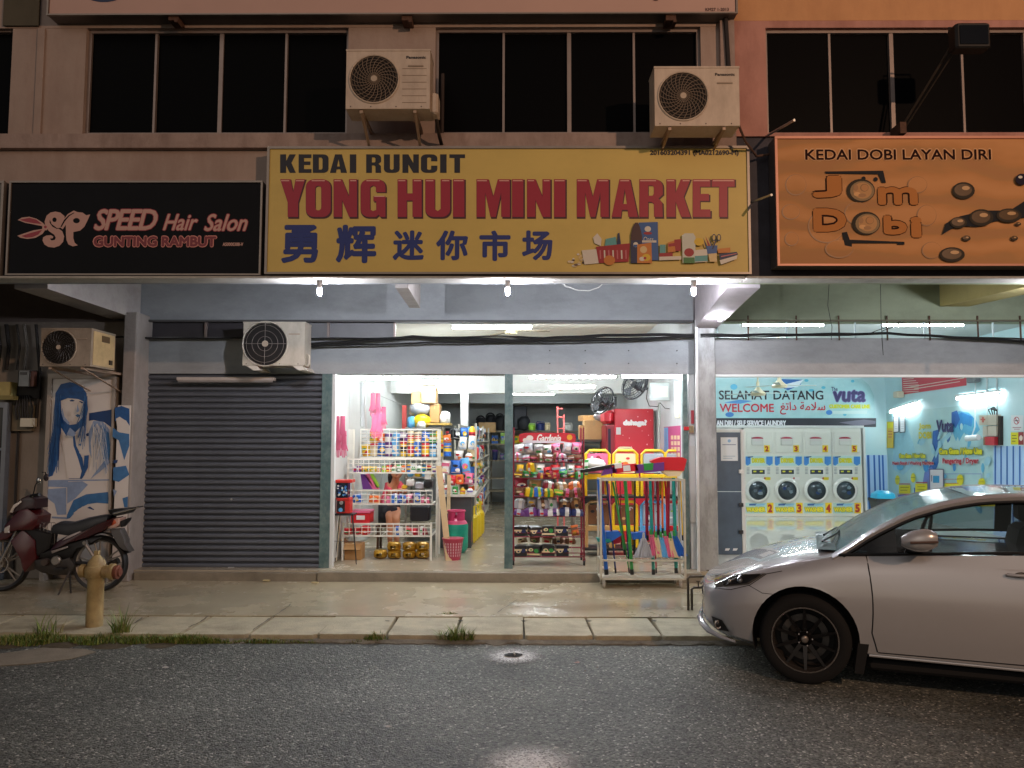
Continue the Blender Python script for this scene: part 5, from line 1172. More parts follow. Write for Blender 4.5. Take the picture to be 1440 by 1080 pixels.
# gumball machine on a wire stand
YG = 9.7
gb = thing('gumball_machine', 'small red capsule vending machine on thin black legs, at the left of the opening', 'vending machine', (PX(483, YG, 790), YG, FZ))
def pb(x0, y0, x1, y1, Y, d, m_, c=.006): 
    a, b = px(x0, y1, Y), px(x1, y0, Y); return MB().cbox(a.x, b.x, Y, Y+d, a.z, b.z, c, m_)
gred = mt('#c22a24', .35)
pb(471, 675, 495, 679, YG, .2, gred).build('lid', None, gb)
pb(472.5, 679, 489, 700, YG+.02, .16, mt('#1d2634', .15)).build('globe', None, gb)
mb = MB()
for i in range(22):
    q = px(RG.uniform(475, 487), RG.uniform(683, 697), YG+.02); mb.ball(q, .014, gm(RG.choice(['sky blue', 'blue', 'white', 'navy'])), 6, 4)
mb.build('capsules', None, gb)
pb(472, 700.3, 492, 703, YG, .19, gred).build('collar', None, gb); pb(473, 703.3, 492, 722, YG+.01, .17, gred).build('body', None, gb)
pb(473.5, 704.5, 485, 720, YG+.0, .008, mt('#221a1c', .4)).build('front_plate', None, gb)
c = px(480, 707, YG-.005); MB().lathe([(.022, -.012), (.024, 0)], c, 'y', steelM, 10).build('coin_knob', None, gb)
c = px(479, 717, YG-.003); MB().lathe([(.026, -.006), (.026, 0)], c, 'y', gm('sky blue'), 10).build('chute', None, gb)
pb(468, 723, 497, 725, YG-.01, .22, mt('#16161a', .5), .003).build('tray', None, gb)
a, b = px(470, 725, YG), px(495, 725, YG)
for (x, y, dx, dy) in ((a.x, YG, -.09, -.03), (a.x+.03, YG+.18, -.06, .03), (b.x, YG, .07, -.03), (b.x-.03, YG+.18, .05, .03)):
    MB().tube([(x, y, a.z), (x+dx, y+dy, FZ+.001)], .0055, n=6).build('leg', mt('#16161a', .5), gb)
MB().tube([(a.x-.05, YG, FZ+.28), (b.x+.04, YG, FZ+.28)], .003, n=4).build('cross_wire', mt('#16161a', .5), gb)
for i, x in enumerate((467, 473)):
    p0, p1 = px(x+3, 726, YG+.3), px(x-3, 789, YG+.25); p1.z = FZ
    solo(MB().prism([p0, p0+Vector((.03, 0, 0)), p0+Vector((.03, .02, 0)), p0+Vector((0, .02, 0))], p1-p0), 'wooden_strip', ['pale wooden strip leaning behind the capsule machine, left one', 'pale wooden strip leaning behind the capsule machine, right one'][i], 'strip', mt('#c9c0a8', .6))
# red cooler box
cb = thing('cooler_box', 'red cooler box with a white lid on the white rack', 'cooler box', px(506, 735, YW+.25))
pb(493, 722, 520, 736, YW+.12, .28, gm('red')).build('body', None, cb); pb(492, 718.5, 520.5, 721.6, YW+.11, .3, gm('pink')).build('lid', None, cb); pb(501, 725, 513, 731, YW+.115, .004, gm('white'), .001).build('sticker', None, cb)
# bright folded bags
for (pl, c1, lab) in (([(507,667),(515,667),(528,688),(510,688)], 'purple', 'folded purple bag on the white rack beside the seated person'), ([(513,667),(519,666),(533,688),(524,688)], 'pink', 'folded pink bag on the white rack beside the seated person'), ([(520,667),(524,666),(533,683),(530,688)], 'lime', 'folded lime bag on the white rack beside the seated person')):
    solo(MB().prism([px(*q, YW+.4) for q in pl], (0, .05, 0)), 'folded_bag', lab, 'bag', gm(c1)); 
for i, (x0, y0, x1, y1, c1, nm, lab) in enumerate(((571,674,582,684,'white','plastic_bag','white plastic bag of goods on the white rack right of the person'), (583,678,596,688,'silver','plastic_bag','grey plastic bag of goods on the white rack, near its right post'), (564,682,572,688,'yellow','snack_bag','small yellow bag lying before the seated person'), (597,662,606,674,'white','price_card','white card clipped to the right of the white rack'), (595,675,608,687,'black','carton','dark carton at the right end of the white rack'))):
    pb(x0, y0, x1, y1, YW+.35, .02 if 'card' == nm[-4:] else .12, gm(c1), .03).build
    solo(pb(x0, y0, x1, y1, YW+.35, .02 if nm == 'price_card' else .12, gm(c1), .025), nm, lab, nm.replace('_', ' '))
pbm = pb(576, 712, 604, 733, YW+.62, .2, mt('#202228', .4), .02); solo(pbm, 'storage_crate', 'dark plastic crate behind the white rack, low at its right', 'crate')
# ---------------- seated person
def skinbody(verts, edges, rad, name, mat, parent, sub=2):
    me = bpy.data.meshes.new(name); me.from_pydata(verts, edges, []); o = bpy.data.objects.new(name, me); COL.objects.link(o)
    md = o.modifiers.new('s', 'SKIN'); me.skin_vertices[0].data[0].use_root = True
    for i, r_ in enumerate(rad): me.skin_vertices[0].data[i].radius = (r_, r_) if not isinstance(r_, tuple) else r_
    m2 = o.modifiers.new('u', 'SUBSURF'); m2.levels = sub; m2.render_levels = sub
    bpy.context.view_layer.update(); r = bpy.data.meshes.new_from_object(o.evaluated_get(bpy.context.evaluated_depsgraph_get()))
    bpy.data.objects.remove(o); r.name = name
    for p in r.polygons: p.use_smooth = True
    L_ = wloc(parent)
    for v in r.vertices: v.co = v.co-L_
    r.materials.clear(); r.materials.append(mat)
    o = bpy.data.objects.new(name, r); COL.objects.link(o); o.parent = parent; return o
YQ = 10.95
def q(x, y, dy=0): return tuple(px(x, y, YQ+dy))
pr = thing('person', 'person in a pink red top and black shorts sitting behind the white rack, head bent', 'person', (q(550, 730)[0], YQ, FZ))
skin = mt('#b9805e', .5)
V = [q(546, 722, .05), q(547, 708, .02), q(550, 694), q(553, 682, -.04), q(556, 674, -.1), q(558, 668, -.14),
     q(546, 683, -.02), q(549, 693, -.14), q(560, 690, -.26), q(566, 689, -.3), q(562, 682, -.02), q(567, 692, -.14), q(571, 690, -.28),
     q(549, 724, -.3), q(548, 748, -.34), q(549, 766, -.3), q(552, 767, -.42), q(556, 724, -.3), q(558, 748, -.34), q(558, 766, -.3), q(561, 767, -.42)]
E_ = [(0,1),(1,2),(2,3),(3,4),(4,5),(3,6),(6,7),(7,8),(8,9),(3,10),(10,11),(11,12),(0,13),(13,14),(14,15),(15,16),(0,17),(17,18),(18,19),(19,20)]
Rd = [.13, .12, .125, .10, .045, .06, .05, .038, .03, .03, .05, .038, .03, .07, .045, .032, .03, .07, .045, .032, .03]
skinbody(V, E_, Rd, 'body', skin, pr)
V2 = [Vector(v) for v in V]
skinbody([V[0], V[1], V[2], tuple(V2[3]+Vector((0, 0, -.01))), V[6], V[7], V[10], V[11]], [(0,1),(1,2),(2,3),(3,4),(4,5),(3,6),(6,7)], [.14, .135, .14, .115, .065, .055, .065, .055], 'shirt', mt('#c93a52', .7), pr)
skinbody([V[0], V[13], V[17]], [(0,1),(0,2)], [.15, .09, .09], 'shorts', mt('#1a1a20', .8), pr)
hc_ = Vector(V[5])+Vector((0, -.01, .05))
MB().ball(hc_, .1, skin, 14, 10, (.8, .9, 1.1)).build('head', None, pr)
MB().ball(hc_+Vector((-.01, .035, .02)), .112, mt('#1a1210', .6), 14, 10, (.88, .9, 1.08)).ball(hc_+Vector((-.09, .06, -.08)), .06, mt('#1a1210', .6), 10, 8, (.7, .8, 2.0)).build('hair', None, pr)
MB().ball(hc_+Vector((.02, -.09, -.01)), .018, skin, 8, 6).ball(hc_+Vector((-.015, -.082, .02)), .009, mt('#181010', .3), 6, 4).ball(hc_+Vector((.05, -.075, .02)), .009, mt('#181010', .3), 6, 4).ball(hc_+Vector((.018, -.08, -.045)), .014, mt('#8c3c38', .5), 8, 4, (1.5, .5, .5)).build('face', None, pr)
# stool under the person
stl = thing('stool', 'low brown stool under the seated person', 'stool', (V2[0].x, YQ+.05, FZ))
MB().cbox(V2[0].x-.15, V2[0].x+.15, YQ-.1, YQ+.2, V2[0].z-.19, V2[0].z-.15, .01, mt('#5c3d26', .6)).build('seat', None, stl)
for dx in (-.12, .12):
    for dy in (-.07, .17): MB().box(V2[0].x+dx-.015, V2[0].x+dx+.015, YQ+dy-.015, YQ+dy+.015, FZ, V2[0].z-.191, mt('#5c3d26', .6)).build('leg', None, stl)
# ---------------- gloves, strips, red sign on the left store wall
def onwall(x0, y0, x1, y1, m_, th=.02):
    """on the left wall (x = XL): photo columns become distances"""
    f = lambda x: XL*1100/(x-730+.0)
    Ya, Yb = f(x0), f(x1); return MB().box(XL+.013, XL+.013+th, Ya, Yb, PZ(y1, Ya), PZ(y0, Ya), m_)
def gloves(x, y, Y, label, col='pink', n=1, h=.34):
    p = px(x, y, Y); t = thing('rubber_gloves', label, 'gloves', p)
    for s_ in (-1, 1):
        mb = MB(); cx = p.x+s_*.035
        mb.grid([[(cx+a*w, p.y+b*.012, p.z-z) for a, b in ((-1, 0), (0, -1), (1, 0), (0, 1))] for w, z in ((.03, 0), (.032, .12), (.036, .2), (.03, .24))], gm(col), True, True)
        for k in range(4): mb.tube([(cx-.024+.016*k, p.y, p.z-.22), (cx-.03+.02*k, p.y, p.z-h+.02*abs(k-1.5))], .007, gm(col), 5)
        mb.tube([(cx+s_*.03, p.y, p.z-.18), (cx+s_*.05, p.y, p.z-.25)], .008, gm(col), 5); mb.build('glove', None, t)
    return t
gloves(478, 585, 9.7, 'pink rubber gloves hanging at the far left of the opening')
gloves(480, 606, 9.75, 'second pair of pink rubber gloves, low at the far left', 'pink')
gloves(528, 553, 10.8, 'pink rubber gloves high on the left store wall', 'pink')
gloves(536, 572, 10.7, 'pink rubber gloves hanging right of the black hook', 'pink')
gloves(530, 582, 10.5, 'pink rubber gloves hanging just above the wire grid', 'pink')
pA = px(512, 538, 10.6); pB = px(515, 604, 10.6)
solo(MB().tube([pA, pB], .012, n=6), 'curtain_rod', 'thin metal rod standing against the left store wall', 'rod', steelM)
solo(MB().tube([px(509, 538, 10.7), px(510, 600, 10.7)], .03, n=8), 'plastic_roll', 'clear plastic roll standing against the left store wall', 'roll', mt('#c3c8c8', .2))
solo(pb(565, 570, 572, 604, 12.1, .03, mt('#cf4a44', .4)), 'red_board', 'narrow red vertical panel left of the cardboard boxes', 'panel')
solo(MB().tube([px(524, 552, 10.9), px(566, 570, 12.0)], .004, n=5), 'string', 'string stretched along the left store wall', 'string', mt('#8a8a86', .6))
# ---------------- tall shelf with boxes and sacks on top
ts = thing('steel_shelf', 'tall shelf behind the white rack, loaded with boxes', 'shelf', (PX(596, 12, 700), 12, FZ))
tz = PZ(603, 11.9); ax, bx = PX(572, 11.9), PX(619, 11.9)
for x in (ax, bx):
    for y in (11.9, 12.5): MB().box(x-.015, x+.015, y-.015, y+.015, FZ, tz).build('post', mt('#6b655c', .5), ts)
for z in (tz, tz-.35, tz-.75, tz-1.15, FZ+.1): MB().box(ax-.02, bx+.02, 11.88, 12.52, z, z+.02).build('shelf', mt('#8f8a7e', .5), ts)
for k, z in enumerate((tz-.33, tz-.73)):
    row(ax, bx+.02, 12.0, z, .09, .2, .1, ['bottle', 'carton', 'pack'], BR+[('black', 'red'), ('navy', 'white')], ['on the upper shelf behind the wire rack', 'on the second shelf behind the wire rack'][k], 'goods on the tall shelf')
cardbox(592, 543, 613, 567, 11.9, .35, 'upper brown cardboard box near the store ceiling, left of the tube light', crd2)
cardbox(604, 568, 618, 594, 11.95, .3, 'brown cardboard box standing under the upper one on the tall shelf', crd)
cardbox(578, 550, 592, 568, 11.95, .3, 'small pale cardboard box beside the upper brown box', crd2)
def sack(x0, y0, x1, y1, Y, c1, label, nm='plastic_sack', d=.22, mat=None):
    a, b = px(x0, y1, Y), px(x1, y0, Y); cx, cz = (a.x+b.x)/2, (a.z+b.z)/2; mb = MB(); r_ = random.Random(int(x0*7+y0)); rows = []
    for i in range(9):
        t_ = i/8*math.pi; rows.append([(cx+(b.x-a.x)/2*math.sin(t_)**.55*math.cos(j*.6283)*(1+r_.uniform(-.12, .12)), Y+d/2+d/2*math.sin(t_)**.6*math.sin(j*.6283), cz+(b.z-a.z)/2*math.cos(t_)*(1+r_.uniform(-.08, .08))) for j in range(10)])
    mb.grid(rows, mat or gm(c1, .3), True, True); return solo(mb, nm, label, 'sack' if 'sack' in nm else 'bag')
sack(575, 565, 606, 583, 11.9, 'silver', 'grey plastic sack between the boxes on the tall shelf')
sack(580, 582, 604, 603, 11.85, 'yellow', 'yellow plastic bag on the tall shelf', 'plastic_bag')
sack(571, 585, 584, 604, 11.85, 'sky blue', 'light blue plastic bag on the tall shelf', 'plastic_bag')
sack(617, 578, 633, 598, 11.9, 'white', 'white bundle at the right end of the tall shelf', 'plastic_bag')
sack(584, 592, 598, 604, 11.75, 'white', 'small white bag in front of the yellow one', 'plastic_bag')
solo(MB().box(ax+.25, bx+.15, 11.85, 12.3, PZ(598, 11.9), PZ(595, 11.9)), 'wooden_board', 'yellowish board under the white bundle on the tall shelf', 'board', mt('#b99a4c', .6))
sack(574, 570, 583, 584, 12.0, 'cream', 'pale bag at the left of the tall shelf', 'plastic_bag')
# ---------------- counter with detergent packs
ct = thing('counter', 'dark counter end with packets of detergent on it, behind the gas cylinders', 'counter', (PX(640, 11.2, 760), 11.5, FZ))
cz = PZ(696, 11.1); c0, c1_ = PX(614, 11.1), PX(668, 11.1)
MB().box(c0, c1_, 11.1, 13.2, cz-.03, cz).build('top', mt('#c9c6bb', .4), ct); MB().box(c0+.02, c1_-.05, 11.15, 13.15, FZ, cz-.031).build('front', mt('#3c3d3e', .5), ct)
row(c0, c1_-.02, 11.2, cz, .085, .13, .08, ['pack', 'pouch', 'bottle'], [('sky blue', 'white'), ('white', 'blue'), ('yellow', 'red'), ('green', 'white')], 'at the front of the counter', 'packets on the counter')
row(c0, c1_-.04, 11.35, cz+.13, .1, .14, .1, ['pack', 'pouch'], [('red', 'white'), ('orange', 'red'), ('pink', 'white'), ('white', 'red')], 'in the second layer on the counter', 'packets on the counter')
row(c0, c1_-.06, 11.5, cz+.27, .12, .2, .12, ['pouch', 'pack'], [('blue', 'white'), ('sky blue', 'white'), ('white', 'pink'), ('sky blue', 'pink')], 'in the third layer on the counter', 'packets on the counter')
row(c0+.2, c1_-.05, 11.7, cz+.46, .11, .16, .12, ['pouch', 'pack', 'bottle'], [('yellow', 'red'), ('white', 'orange'), ('lime', 'red'), ('cream', 'red')], 'in the fourth layer on the counter', 'packets on the counter')
row(c0+.25, c1_-.03, 11.9, cz+.62, .1, .18, .1, ['bottle', 'pouch', 'can'], [('white', 'sky blue'), ('cream', 'brown'), ('white', 'silver'), ('brown', 'white')], 'in the top layer on the counter', 'packets on the counter')
# ---------------- aisle shelving
gx = PX(672, 12.1); 
al = thing('aisle_shelf', 'long shelf unit along the left of the aisle, crowded with small goods', 'shelf', (gx-.3, 15, FZ))
for y in (12.0, 14.4, 17.0):
    for x in (gx-.04, gx-.55): MB().box(x, x+.03, y-.02, y+.02, FZ, 2.0).build('post', mt('#b9b4a4', .5), al)
MB().box(gx-.30, gx-.28, 12.0, 17.0, FZ, 1.98).build('back_panel', mt('#b9b6aa', .5), al)
tz_ = (.35, .62, .89, 1.16, 1.43, 1.72)
for z in tz_: MB().box(gx-.27, gx, 12.0, 17.0, z-.012, z).build('shelf', mt('#c6c2b4', .5), al)
MXC = BR+[('white', 'black'), ('silver', 'red'), ('black', 'white'), ('cream', 'green'), ('pink', 'white'), ('brown', 'cream'), ('white', 'purple'), ('silver', 'navy')]
for k, z in enumerate(tz_):
    row(12.02, 14.9, gx-.08, z+.001, .15, .2, .14, ['pouch', 'pack', 'bottle', 'carton'] if k != 2 else ['pouch', 'tub'], MXC, 'on %s shelf of the aisle unit' % ['the lowest', 'the second', 'the third', 'the fourth', 'the fifth', 'the top'][k], 'goods along the aisle', dirv=(0, 1), rz=R(90))
row(gx-.5, gx-.02, 12.0, 1.74, .1, .22, .1, ['pouch', 'bottle', 'carton'], MXC, 'on top of the front end of the aisle unit', 'goods along the aisle')
# ---------------- back shelves
bs = thing('back_shelf', 'wide shelving against the back wall of the store, seen along the aisle', 'shelf', (0, 18.2, FZ))
b0, b1 = PX(660, 18.2), PX(850, 18.2)
bz = [PZ(y, 18.2) for y in (690, 672, 647, 624, 606)]
for z in bz: MB().box(b0, b1, 18.2, 18.7, z-.025, z).build('shelf', mt('#9d9077', .5), bs)
for x in (b0, PX(690, 18.2), PX(712, 18.2), PX(780, 18.2), b1): MB().box(x-.02, x+.02, 18.701, 18.74, FZ, bz[-1]).build('post', mt('#80796a', .5), bs)
row(PX(690, 18.2), PX(714, 18.2), 18.3, bz[3]+.001, .13, .22, .15, ['carton', 'pouch', 'pack'], [('blue', 'yellow'), ('lime', 'blue'), ('navy', 'white')], 'on the upper back shelf, seen past the post', 'goods on the back shelf')
row(PX(690, 18.2), PX(714, 18.2), 18.3, bz[2]+.001, .15, .2, .15, ['tub', 'carton'], [('navy', 'purple'), ('black', 'purple'), ('purple', 'navy')], 'on the second back shelf, seen past the post', 'goods on the back shelf')
row(PX(722, 18.2), PX(820, 18.2), 18.3, bz[3]+.001, .15, .2, .15, ['carton', 'pouch', 'pack'], MXC, 'on the upper back shelf above the bread rack', 'goods on the back shelf')
for i, (x0, y0, x1, y1) in enumerate(((668, 587, 684, 606), (682, 583, 697, 600), (694, 584, 712, 606), (705, 586, 720, 606))):
    sack(x0, y0, x1, y1, 18.1, 'black', ['black handbag at the left end of the back shelf top', 'black bag piled on the others above the carton', 'black bag right of the carton on the back shelf', 'black bag half behind the steel post'][i], 'black_bag', .3, mt('#1a1c20', .7))
    solo(MB().tube([px((x0+x1)/2+6*math.cos(a), y0+4-6*math.sin(a), 18.15) for a in [k*.45 for k in range(8)]], .02, n=5), 'bag_handle_loop', ['loop handle on the leftmost black bag', 'loop handle on the piled black bag', 'loop handle right of the carton', 'loop handle beside the steel post'][i], 'strap', mt('#1a1c20', .7))
cardbox(673, 594, 697, 608, 17.6, .3, 'flat brown carton on top of the aisle end in front of the black bags', crd2)
bd = px(722, 604, 17.9); solo(pb(722, 571, 741, 604, 17.9, .3, mt('#23272f', .6), .02), 'suitcase', 'dark upright suitcase right of the steel post', 'suitcase')
sack(728, 585, 746, 605, 17.6, 'black', 'dark round bag leaning on the suitcase', 'black_bag', .3, mt('#23262c', .6))
for i, (x, w, h, c1, nm) in enumerate(((748, 9, 8, 'lime', 'cooking_pot'), (760, 12, 11, 'navy', 'cooking_pot'), (759, 7, 9, 'pink', 'mug'), (770, 7, 9, 'cream', 'mug'), (799, 12, 9, 'white', 'kettle'))):
    a = px(x, 605, 17.3); k = 17.3/1100
    mb = MB().lathe([(.001, 0), (w*k*.5, 0), (w*k*.55, h*k*.8), (w*k*.5, h*k*.85), (.001, h*k)], (a.x, 17.3, a.z), m=gm(c1), n=12)
    mb.tube([(a.x-w*k*.5, 17.3, a.z+h*k*.6), (a.x-w*k*.4, 17.3, a.z+h*k*1.1), (a.x+w*k*.4, 17.3, a.z+h*k*1.1), (a.x+w*k*.5, 17.3, a.z+h*k*.6)], .015, gm(c1), 5)
    solo(mb, nm, '%s %s on the back shelf, %s beside the suitcase' % (c1, nm.replace('_', ' '), nth(i)), nm.replace('_', ' '))
rs_ = thing('step_ladder', 'pinkish red folding step ladder standing behind the bread rack', 'ladder', (PX(788, 13), 13, FZ))
a, b = px(783, 610, 13), px(794, 572, 13)
MB().box(a.x, a.x+.025, 13, 13.03, FZ, b.z).box(a.x+.13-.025, a.x+.13, 13, 13.03, FZ, b.z-.13).build('frame', mt('#d4605c', .4), rs_)
for z in (b.z-.02, b.z-.16, b.z-.35, b.z-.6): MB().box(a.x+.026, a.x+.104, 12.99, 13.1, z-.02, z).build('tread', mt('#d4605c', .4), rs_)
# right hand shelf and boxes left of the fridge
rsf = thing('wooden_shelf', 'dark shelf under cardboard boxes, left of the red fridge', 'shelf', (PX(830, 12.6), 12.8, FZ))
a, b = px(806, 621, 12.6), px(852, 618, 12.6)
MB().box(a.x, b.x, 12.6, 13.3, a.z, b.z).build('shelf', mt('#4b443a', .6), rsf); MB().box(a.x, a.x+.03, 12.62, 13.28, FZ, a.z-.001).box(b.x-.03, b.x, 12.62, 13.28, FZ, a.z-.001).build('side_panel', mt('#6b6356', .6), rsf)
MB().box(a.x+.031, b.x-.031, 12.62, 13.28, a.z-.35, a.z-.33).build('shelf', mt('#4b443a', .6), rsf)
row(a.x+.04, b.x-.04, 12.7, a.z-.329, .1, .18, .12, ['tub', 'pouch', 'carton'], [('green', 'silver'), ('black', 'green'), ('silver', 'white')], 'on the dark shelf left of the fridge', 'goods on the dark shelf')
cardbox(822, 591, 849, 618, 12.6, .4, 'large brown cardboard box just left of the red fridge', crd2)
cardbox(815, 598, 823, 618, 12.65, .3, 'narrow brown cardboard box at the end of the dark shelf', crd)
cardbox(817, 584, 834, 592, 12.9, .3, 'flat cardboard box behind the large one, tilted', crd, rz=.2)
sack(836, 578, 862, 592, 12.5, 'silver', 'grey wrapped bundle on the large cardboard box')
# ---------------- gas cylinders
def cylinder(x, ybot, Y, c1, c2, label, r=.155, h=.40):
    p = px(x, ybot, Y); t = thing('gas_cylinder', label, 'gas cylinder', (p.x, Y, FZ), 'gas cylinders beside the counter')
    a = mt(c1, .4, var=.12, scale=12); b = mt(c2, .4, var=.12, scale=12); X_ = p.x
    MB().lathe([(.001, .0), (r*.75, 0), (r*.75, .03), (r*.9, .035), (r, .08), (r, h*.85), (r*.97, h*.92)], (X_, Y, FZ), m=a, n=20).build('body', None, t)
    MB().lathe([(r*.97, h*.92), (r*.8, h*1.02), (r*.4, h*1.09), (.03, h*1.1), (.03, h*1.2), (.001, h*1.2)], (X_, Y, FZ), m=b, n=20).build('shoulder', None, t)
    mb = MB(); n_ = 20; R2 = r*.72
    for a0, a1 in ((10, 80), (100, 170), (190, 260), (280, 350)):
        pts = [R(a0+(a1-a0)*i/5) for i in range(6)]
        mb.grid([[(X_+R2*math.cos(u), Y+R2*math.sin(u), FZ+h*1.02) for u in pts], [(X_+R2*math.cos(u), Y+R2*math.sin(u), FZ+h*1.32) for u in pts]], b, True)
    mb.tube([(X_+R2*math.cos(2*math.pi*i/n_), Y+R2*math.sin(2*math.pi*i/n_), FZ+h*1.33) for i in range(n_)], .014, b, 6, True).build('collar', None, t)
    MB().tube([(X_, Y, FZ+h*1.18), (X_, Y, FZ+h*1.3)], .013, steelM).build('valve', None, t)
    MB().tube([(X_+(r+.001)*math.cos(2*math.pi*i/24), Y+(r+.001)*math.sin(2*math.pi*i/24), FZ+h*.5) for i in range(24)], .004, a, 5, True).build('weld_ring', None, t)
    return t
cylinder(641.5, 775, 10.75, '#169077', '#b8325e', 'green gas cylinder with a magenta collar, nearest the waste basket', .16, .42)
cylinder(648.5, 767, 11.3, '#c4502a', '#c4a41c', 'orange gas cylinder half hidden behind the green one')
cylinder(657.5, 763, 11.75, '#dcc01a', '#dcc01a', 'yellow gas cylinder, second behind the green one')
cylinder(662.5, 758, 12.15, '#dcc01a', '#dcc01a', 'yellow gas cylinder just before the last one')
cylinder(667.5, 753, 12.6, '#d9bd18', '#d9bd18', 'farthest yellow gas cylinder in the aisle')
# waste basket
c = px(636, 786, 10.02); wb = thing('waste_basket', 'small magenta plastic waste basket with slotted sides on the store floor', 'waste basket', (c.x, 10.1, FZ))
wm = mt('#a03048', .4); wm2 = mt('#c9a2a8', .5)
MB().lathe([(.001, .002), (.095, .0), (.1, .03), (.13, .25), (.14, .27), (.14, .275)], (c.x, 10.1, FZ), m=wm, n=20).build('basket', None, wb)
mb = MB()
for j in range(5):
    for i in range(22):
        a0 = 2*math.pi*i/22; z = .05+.036*j; r_ = .1+.03*(z-.03)/.22+.0015
        p = [(c.x+r_*math.cos(a0-.06), 10.1+r_*math.sin(a0-.06), FZ+z), (c.x+r_*math.cos(a0+.06), 10.1+r_*math.sin(a0+.06), FZ+z), (c.x+(r_+.0035)*math.cos(a0+.06), 10.1+(r_+.0035)*math.sin(a0+.06), FZ+z+.028), (c.x+(r_+.0035)*math.cos(a0-.06), 10.1+(r_+.0035)*math.sin(a0-.06), FZ+z+.028)]
        mb.add(p, [(0, 1, 2, 3)], wm2)
mb.build('slot_pattern', None, wb)['kind'] = 'stuff'
# planks
for i, (x0, y0, x1, y1, Y, w) in enumerate(((613, 655, 627, 786, 10.0, .075), (629, 668, 628, 722, 11.0, .05))):
    p0, p1 = px(x0, y0, Y+.15), px(x1, y1, Y)
    if i == 0: p1.z = FZ+.002
    solo(MB().prism([p0, p0+Vector((w, 0, 0)), p0+Vector((w, .02, 0)), p0+Vector((0, .02, 0))], p1-p0), 'wooden_plank', ['pale wooden plank leaning on the end of the white rack', 'short wooden plank leaning on the counter'][i], 'plank', mt('#c0a57c', .6, var=.12, scale=6))
# ---------------- red fridge
YFR = 11.9
fg = thing('drinks_fridge', 'tall red drinks fridge with white lowercase lettering on its side', 'fridge', (PX(892, YFR, 700), YFR+.4, FZ))
a, b = px(865.5, 770, YFR), px(919, 575, YFR)
rdf = mt('#cb2c3a', .35, var=.05, scale=3)
MB().cbox(a.x, b.x, YFR, YFR+.7, FZ, b.z, .012, rdf).build('cabinet', None, fg)
MB().box(b.x+.001, b.x+.03, YFR+.05, YFR+.7, FZ+.1, b.z-.03, mt('#9a9694', .5)).build('rear_grille', None, fg)
a2, b2 = px(853.5, 770, YFR), px(865, 577, YFR)
MB().cbox(a2.x, b2.x-.003, YFR+.02, YFR+.66, FZ+.02, b2.z-.22, .01, mt('#8f1d2b', .35)).build('door', None, fg)
MB().box(a2.x+.03, a2.x+.07, YFR+.012, YFR+.019, FZ+.1, b2.z-.28, mt('#3d3444', .2)).build('door_glass', None, fg)
MB().cbox(a2.x-.02, b2.x-.003, YFR+.0, YFR+.68, b2.z-.2, b2.z, .06, rdf).build('header', None, fg)
tpx('dahaga?', 876, 590, 910, 600.5, YFR-.002, mt('#f4efec', .4), fg, bold=.09)
sp = []
for x, y, r_ in ((897, 586, 1), (911, 579, .7), (915, 591, .6), (912, 612, .8), (910, 625, 1.2), (885, 616, .8), (876, 612, .7), (903, 606, .6), (888, 628, .7), (916, 618, .5)): sp.append((ell(x, y, r_, r_, 6), mt('#e6a4a6', .4)))
sp.append(([(866.5, 601), (873, 601), (873, 611), (866.5, 611)], mt('#d8d4d2', .4))); flat(sp, YFR-.0015, fg, 'printed_picture')
# right wall posters and boxes
def onright(x0, y0, x1, y1, m_, th=.02, Xw=XR):
    f = lambda x: Xw*1100/(x-730)
    Ya, Yb = f(x1), f(x0); return MB().box(Xw-th-.001, Xw-.001, Ya, Yb, PZ(y1, Yb), PZ(y0, Yb), m_)
po = thing('poster', 'pink and purple price poster on the right store wall', 'poster', (XR-.01, 10.6, 1.5))
onright(934, 600, 957, 645, mt('#b5457c', .5), .006).build('sheet', None, po)
mb = MB()
for i in range(3):
    for j in range(4):
        x = 944+i*4.5; y = 612+j*8; mb2 = onright(x, y, x+3.2, y+5.5, gm('cream'), .008); mb.add(mb2.v, mb2.f, gm('cream'))
mb.build('price_box', None, po)['kind'] = 'stuff'
solo(onright(934.5, 601, 940, 640, gm('sky blue'), .01), 'poster', 'narrow blue poster beside the pink price poster', 'poster')
lb = thing('light_box', 'white square light box hanging high at the right of the store', 'light box', px(929, 550, 10.9))
pb(914, 538, 944.5, 563, 10.9, .1, mt('#b9c2c0', .4), .008).build('housing', None, lb); pb(919, 543, 939.5, 558.5, 10.89, .01, mt('#dfe8d8', .3), .001).build('panel', None, lb); pb(944.7, 545, 948, 553, 10.9, .05, gm('orange')).build('plug', None, lb)
solo(MB().tube([px(911, 545, 10.9), px(909, 560, 10.9), px(913, 571, 10.9), px(925, 572, 10.9), px(928, 566, 10.9), px(935, 574, 10.9), px(942, 575, 10.9), px(947, 567, 10.9)], .006, n=5), 'cable', 'thin dark cable looping under the white light box', 'cable', cableM)
solo(pb(949, 536, 965, 568, 10.2, .06, mt('#e6ecf0', .4), .01), 'distribution_box', 'white electrical box high at the right edge of the store', 'electrical box')
solo(pb(950, 569, 964, 588, 10.2, .05, mt('#d9d3b8', .5), .01), 'switch_board', 'cream switch board under the white electrical box', 'switch board')
solo(MB().tube([px(927, 566, 11), px(927, 640, 11)], .02, n=6), 'conduit', 'vertical grey conduit on the right store wall behind the fridge', 'conduit', mt('#9aa09a', .5))
solo(pb(962, 600, 969, 605, 9.38, .04, gm('red'), .004).box(PX(969, 9.39), PX(975, 9.39), 9.37, 9.39, PZ(608, 9.38), PZ(598, 9.38), mt('#a08a66', .5)), 'door_stop_bracket', 'small red and brown bracket on the right shutter guide', 'bracket')
solo(pb(972, 577, 976, 596, 9.40, .006, mt('#b4444c', .5), .001), 'notice', 'narrow red notice on the white frame strip', 'notice')
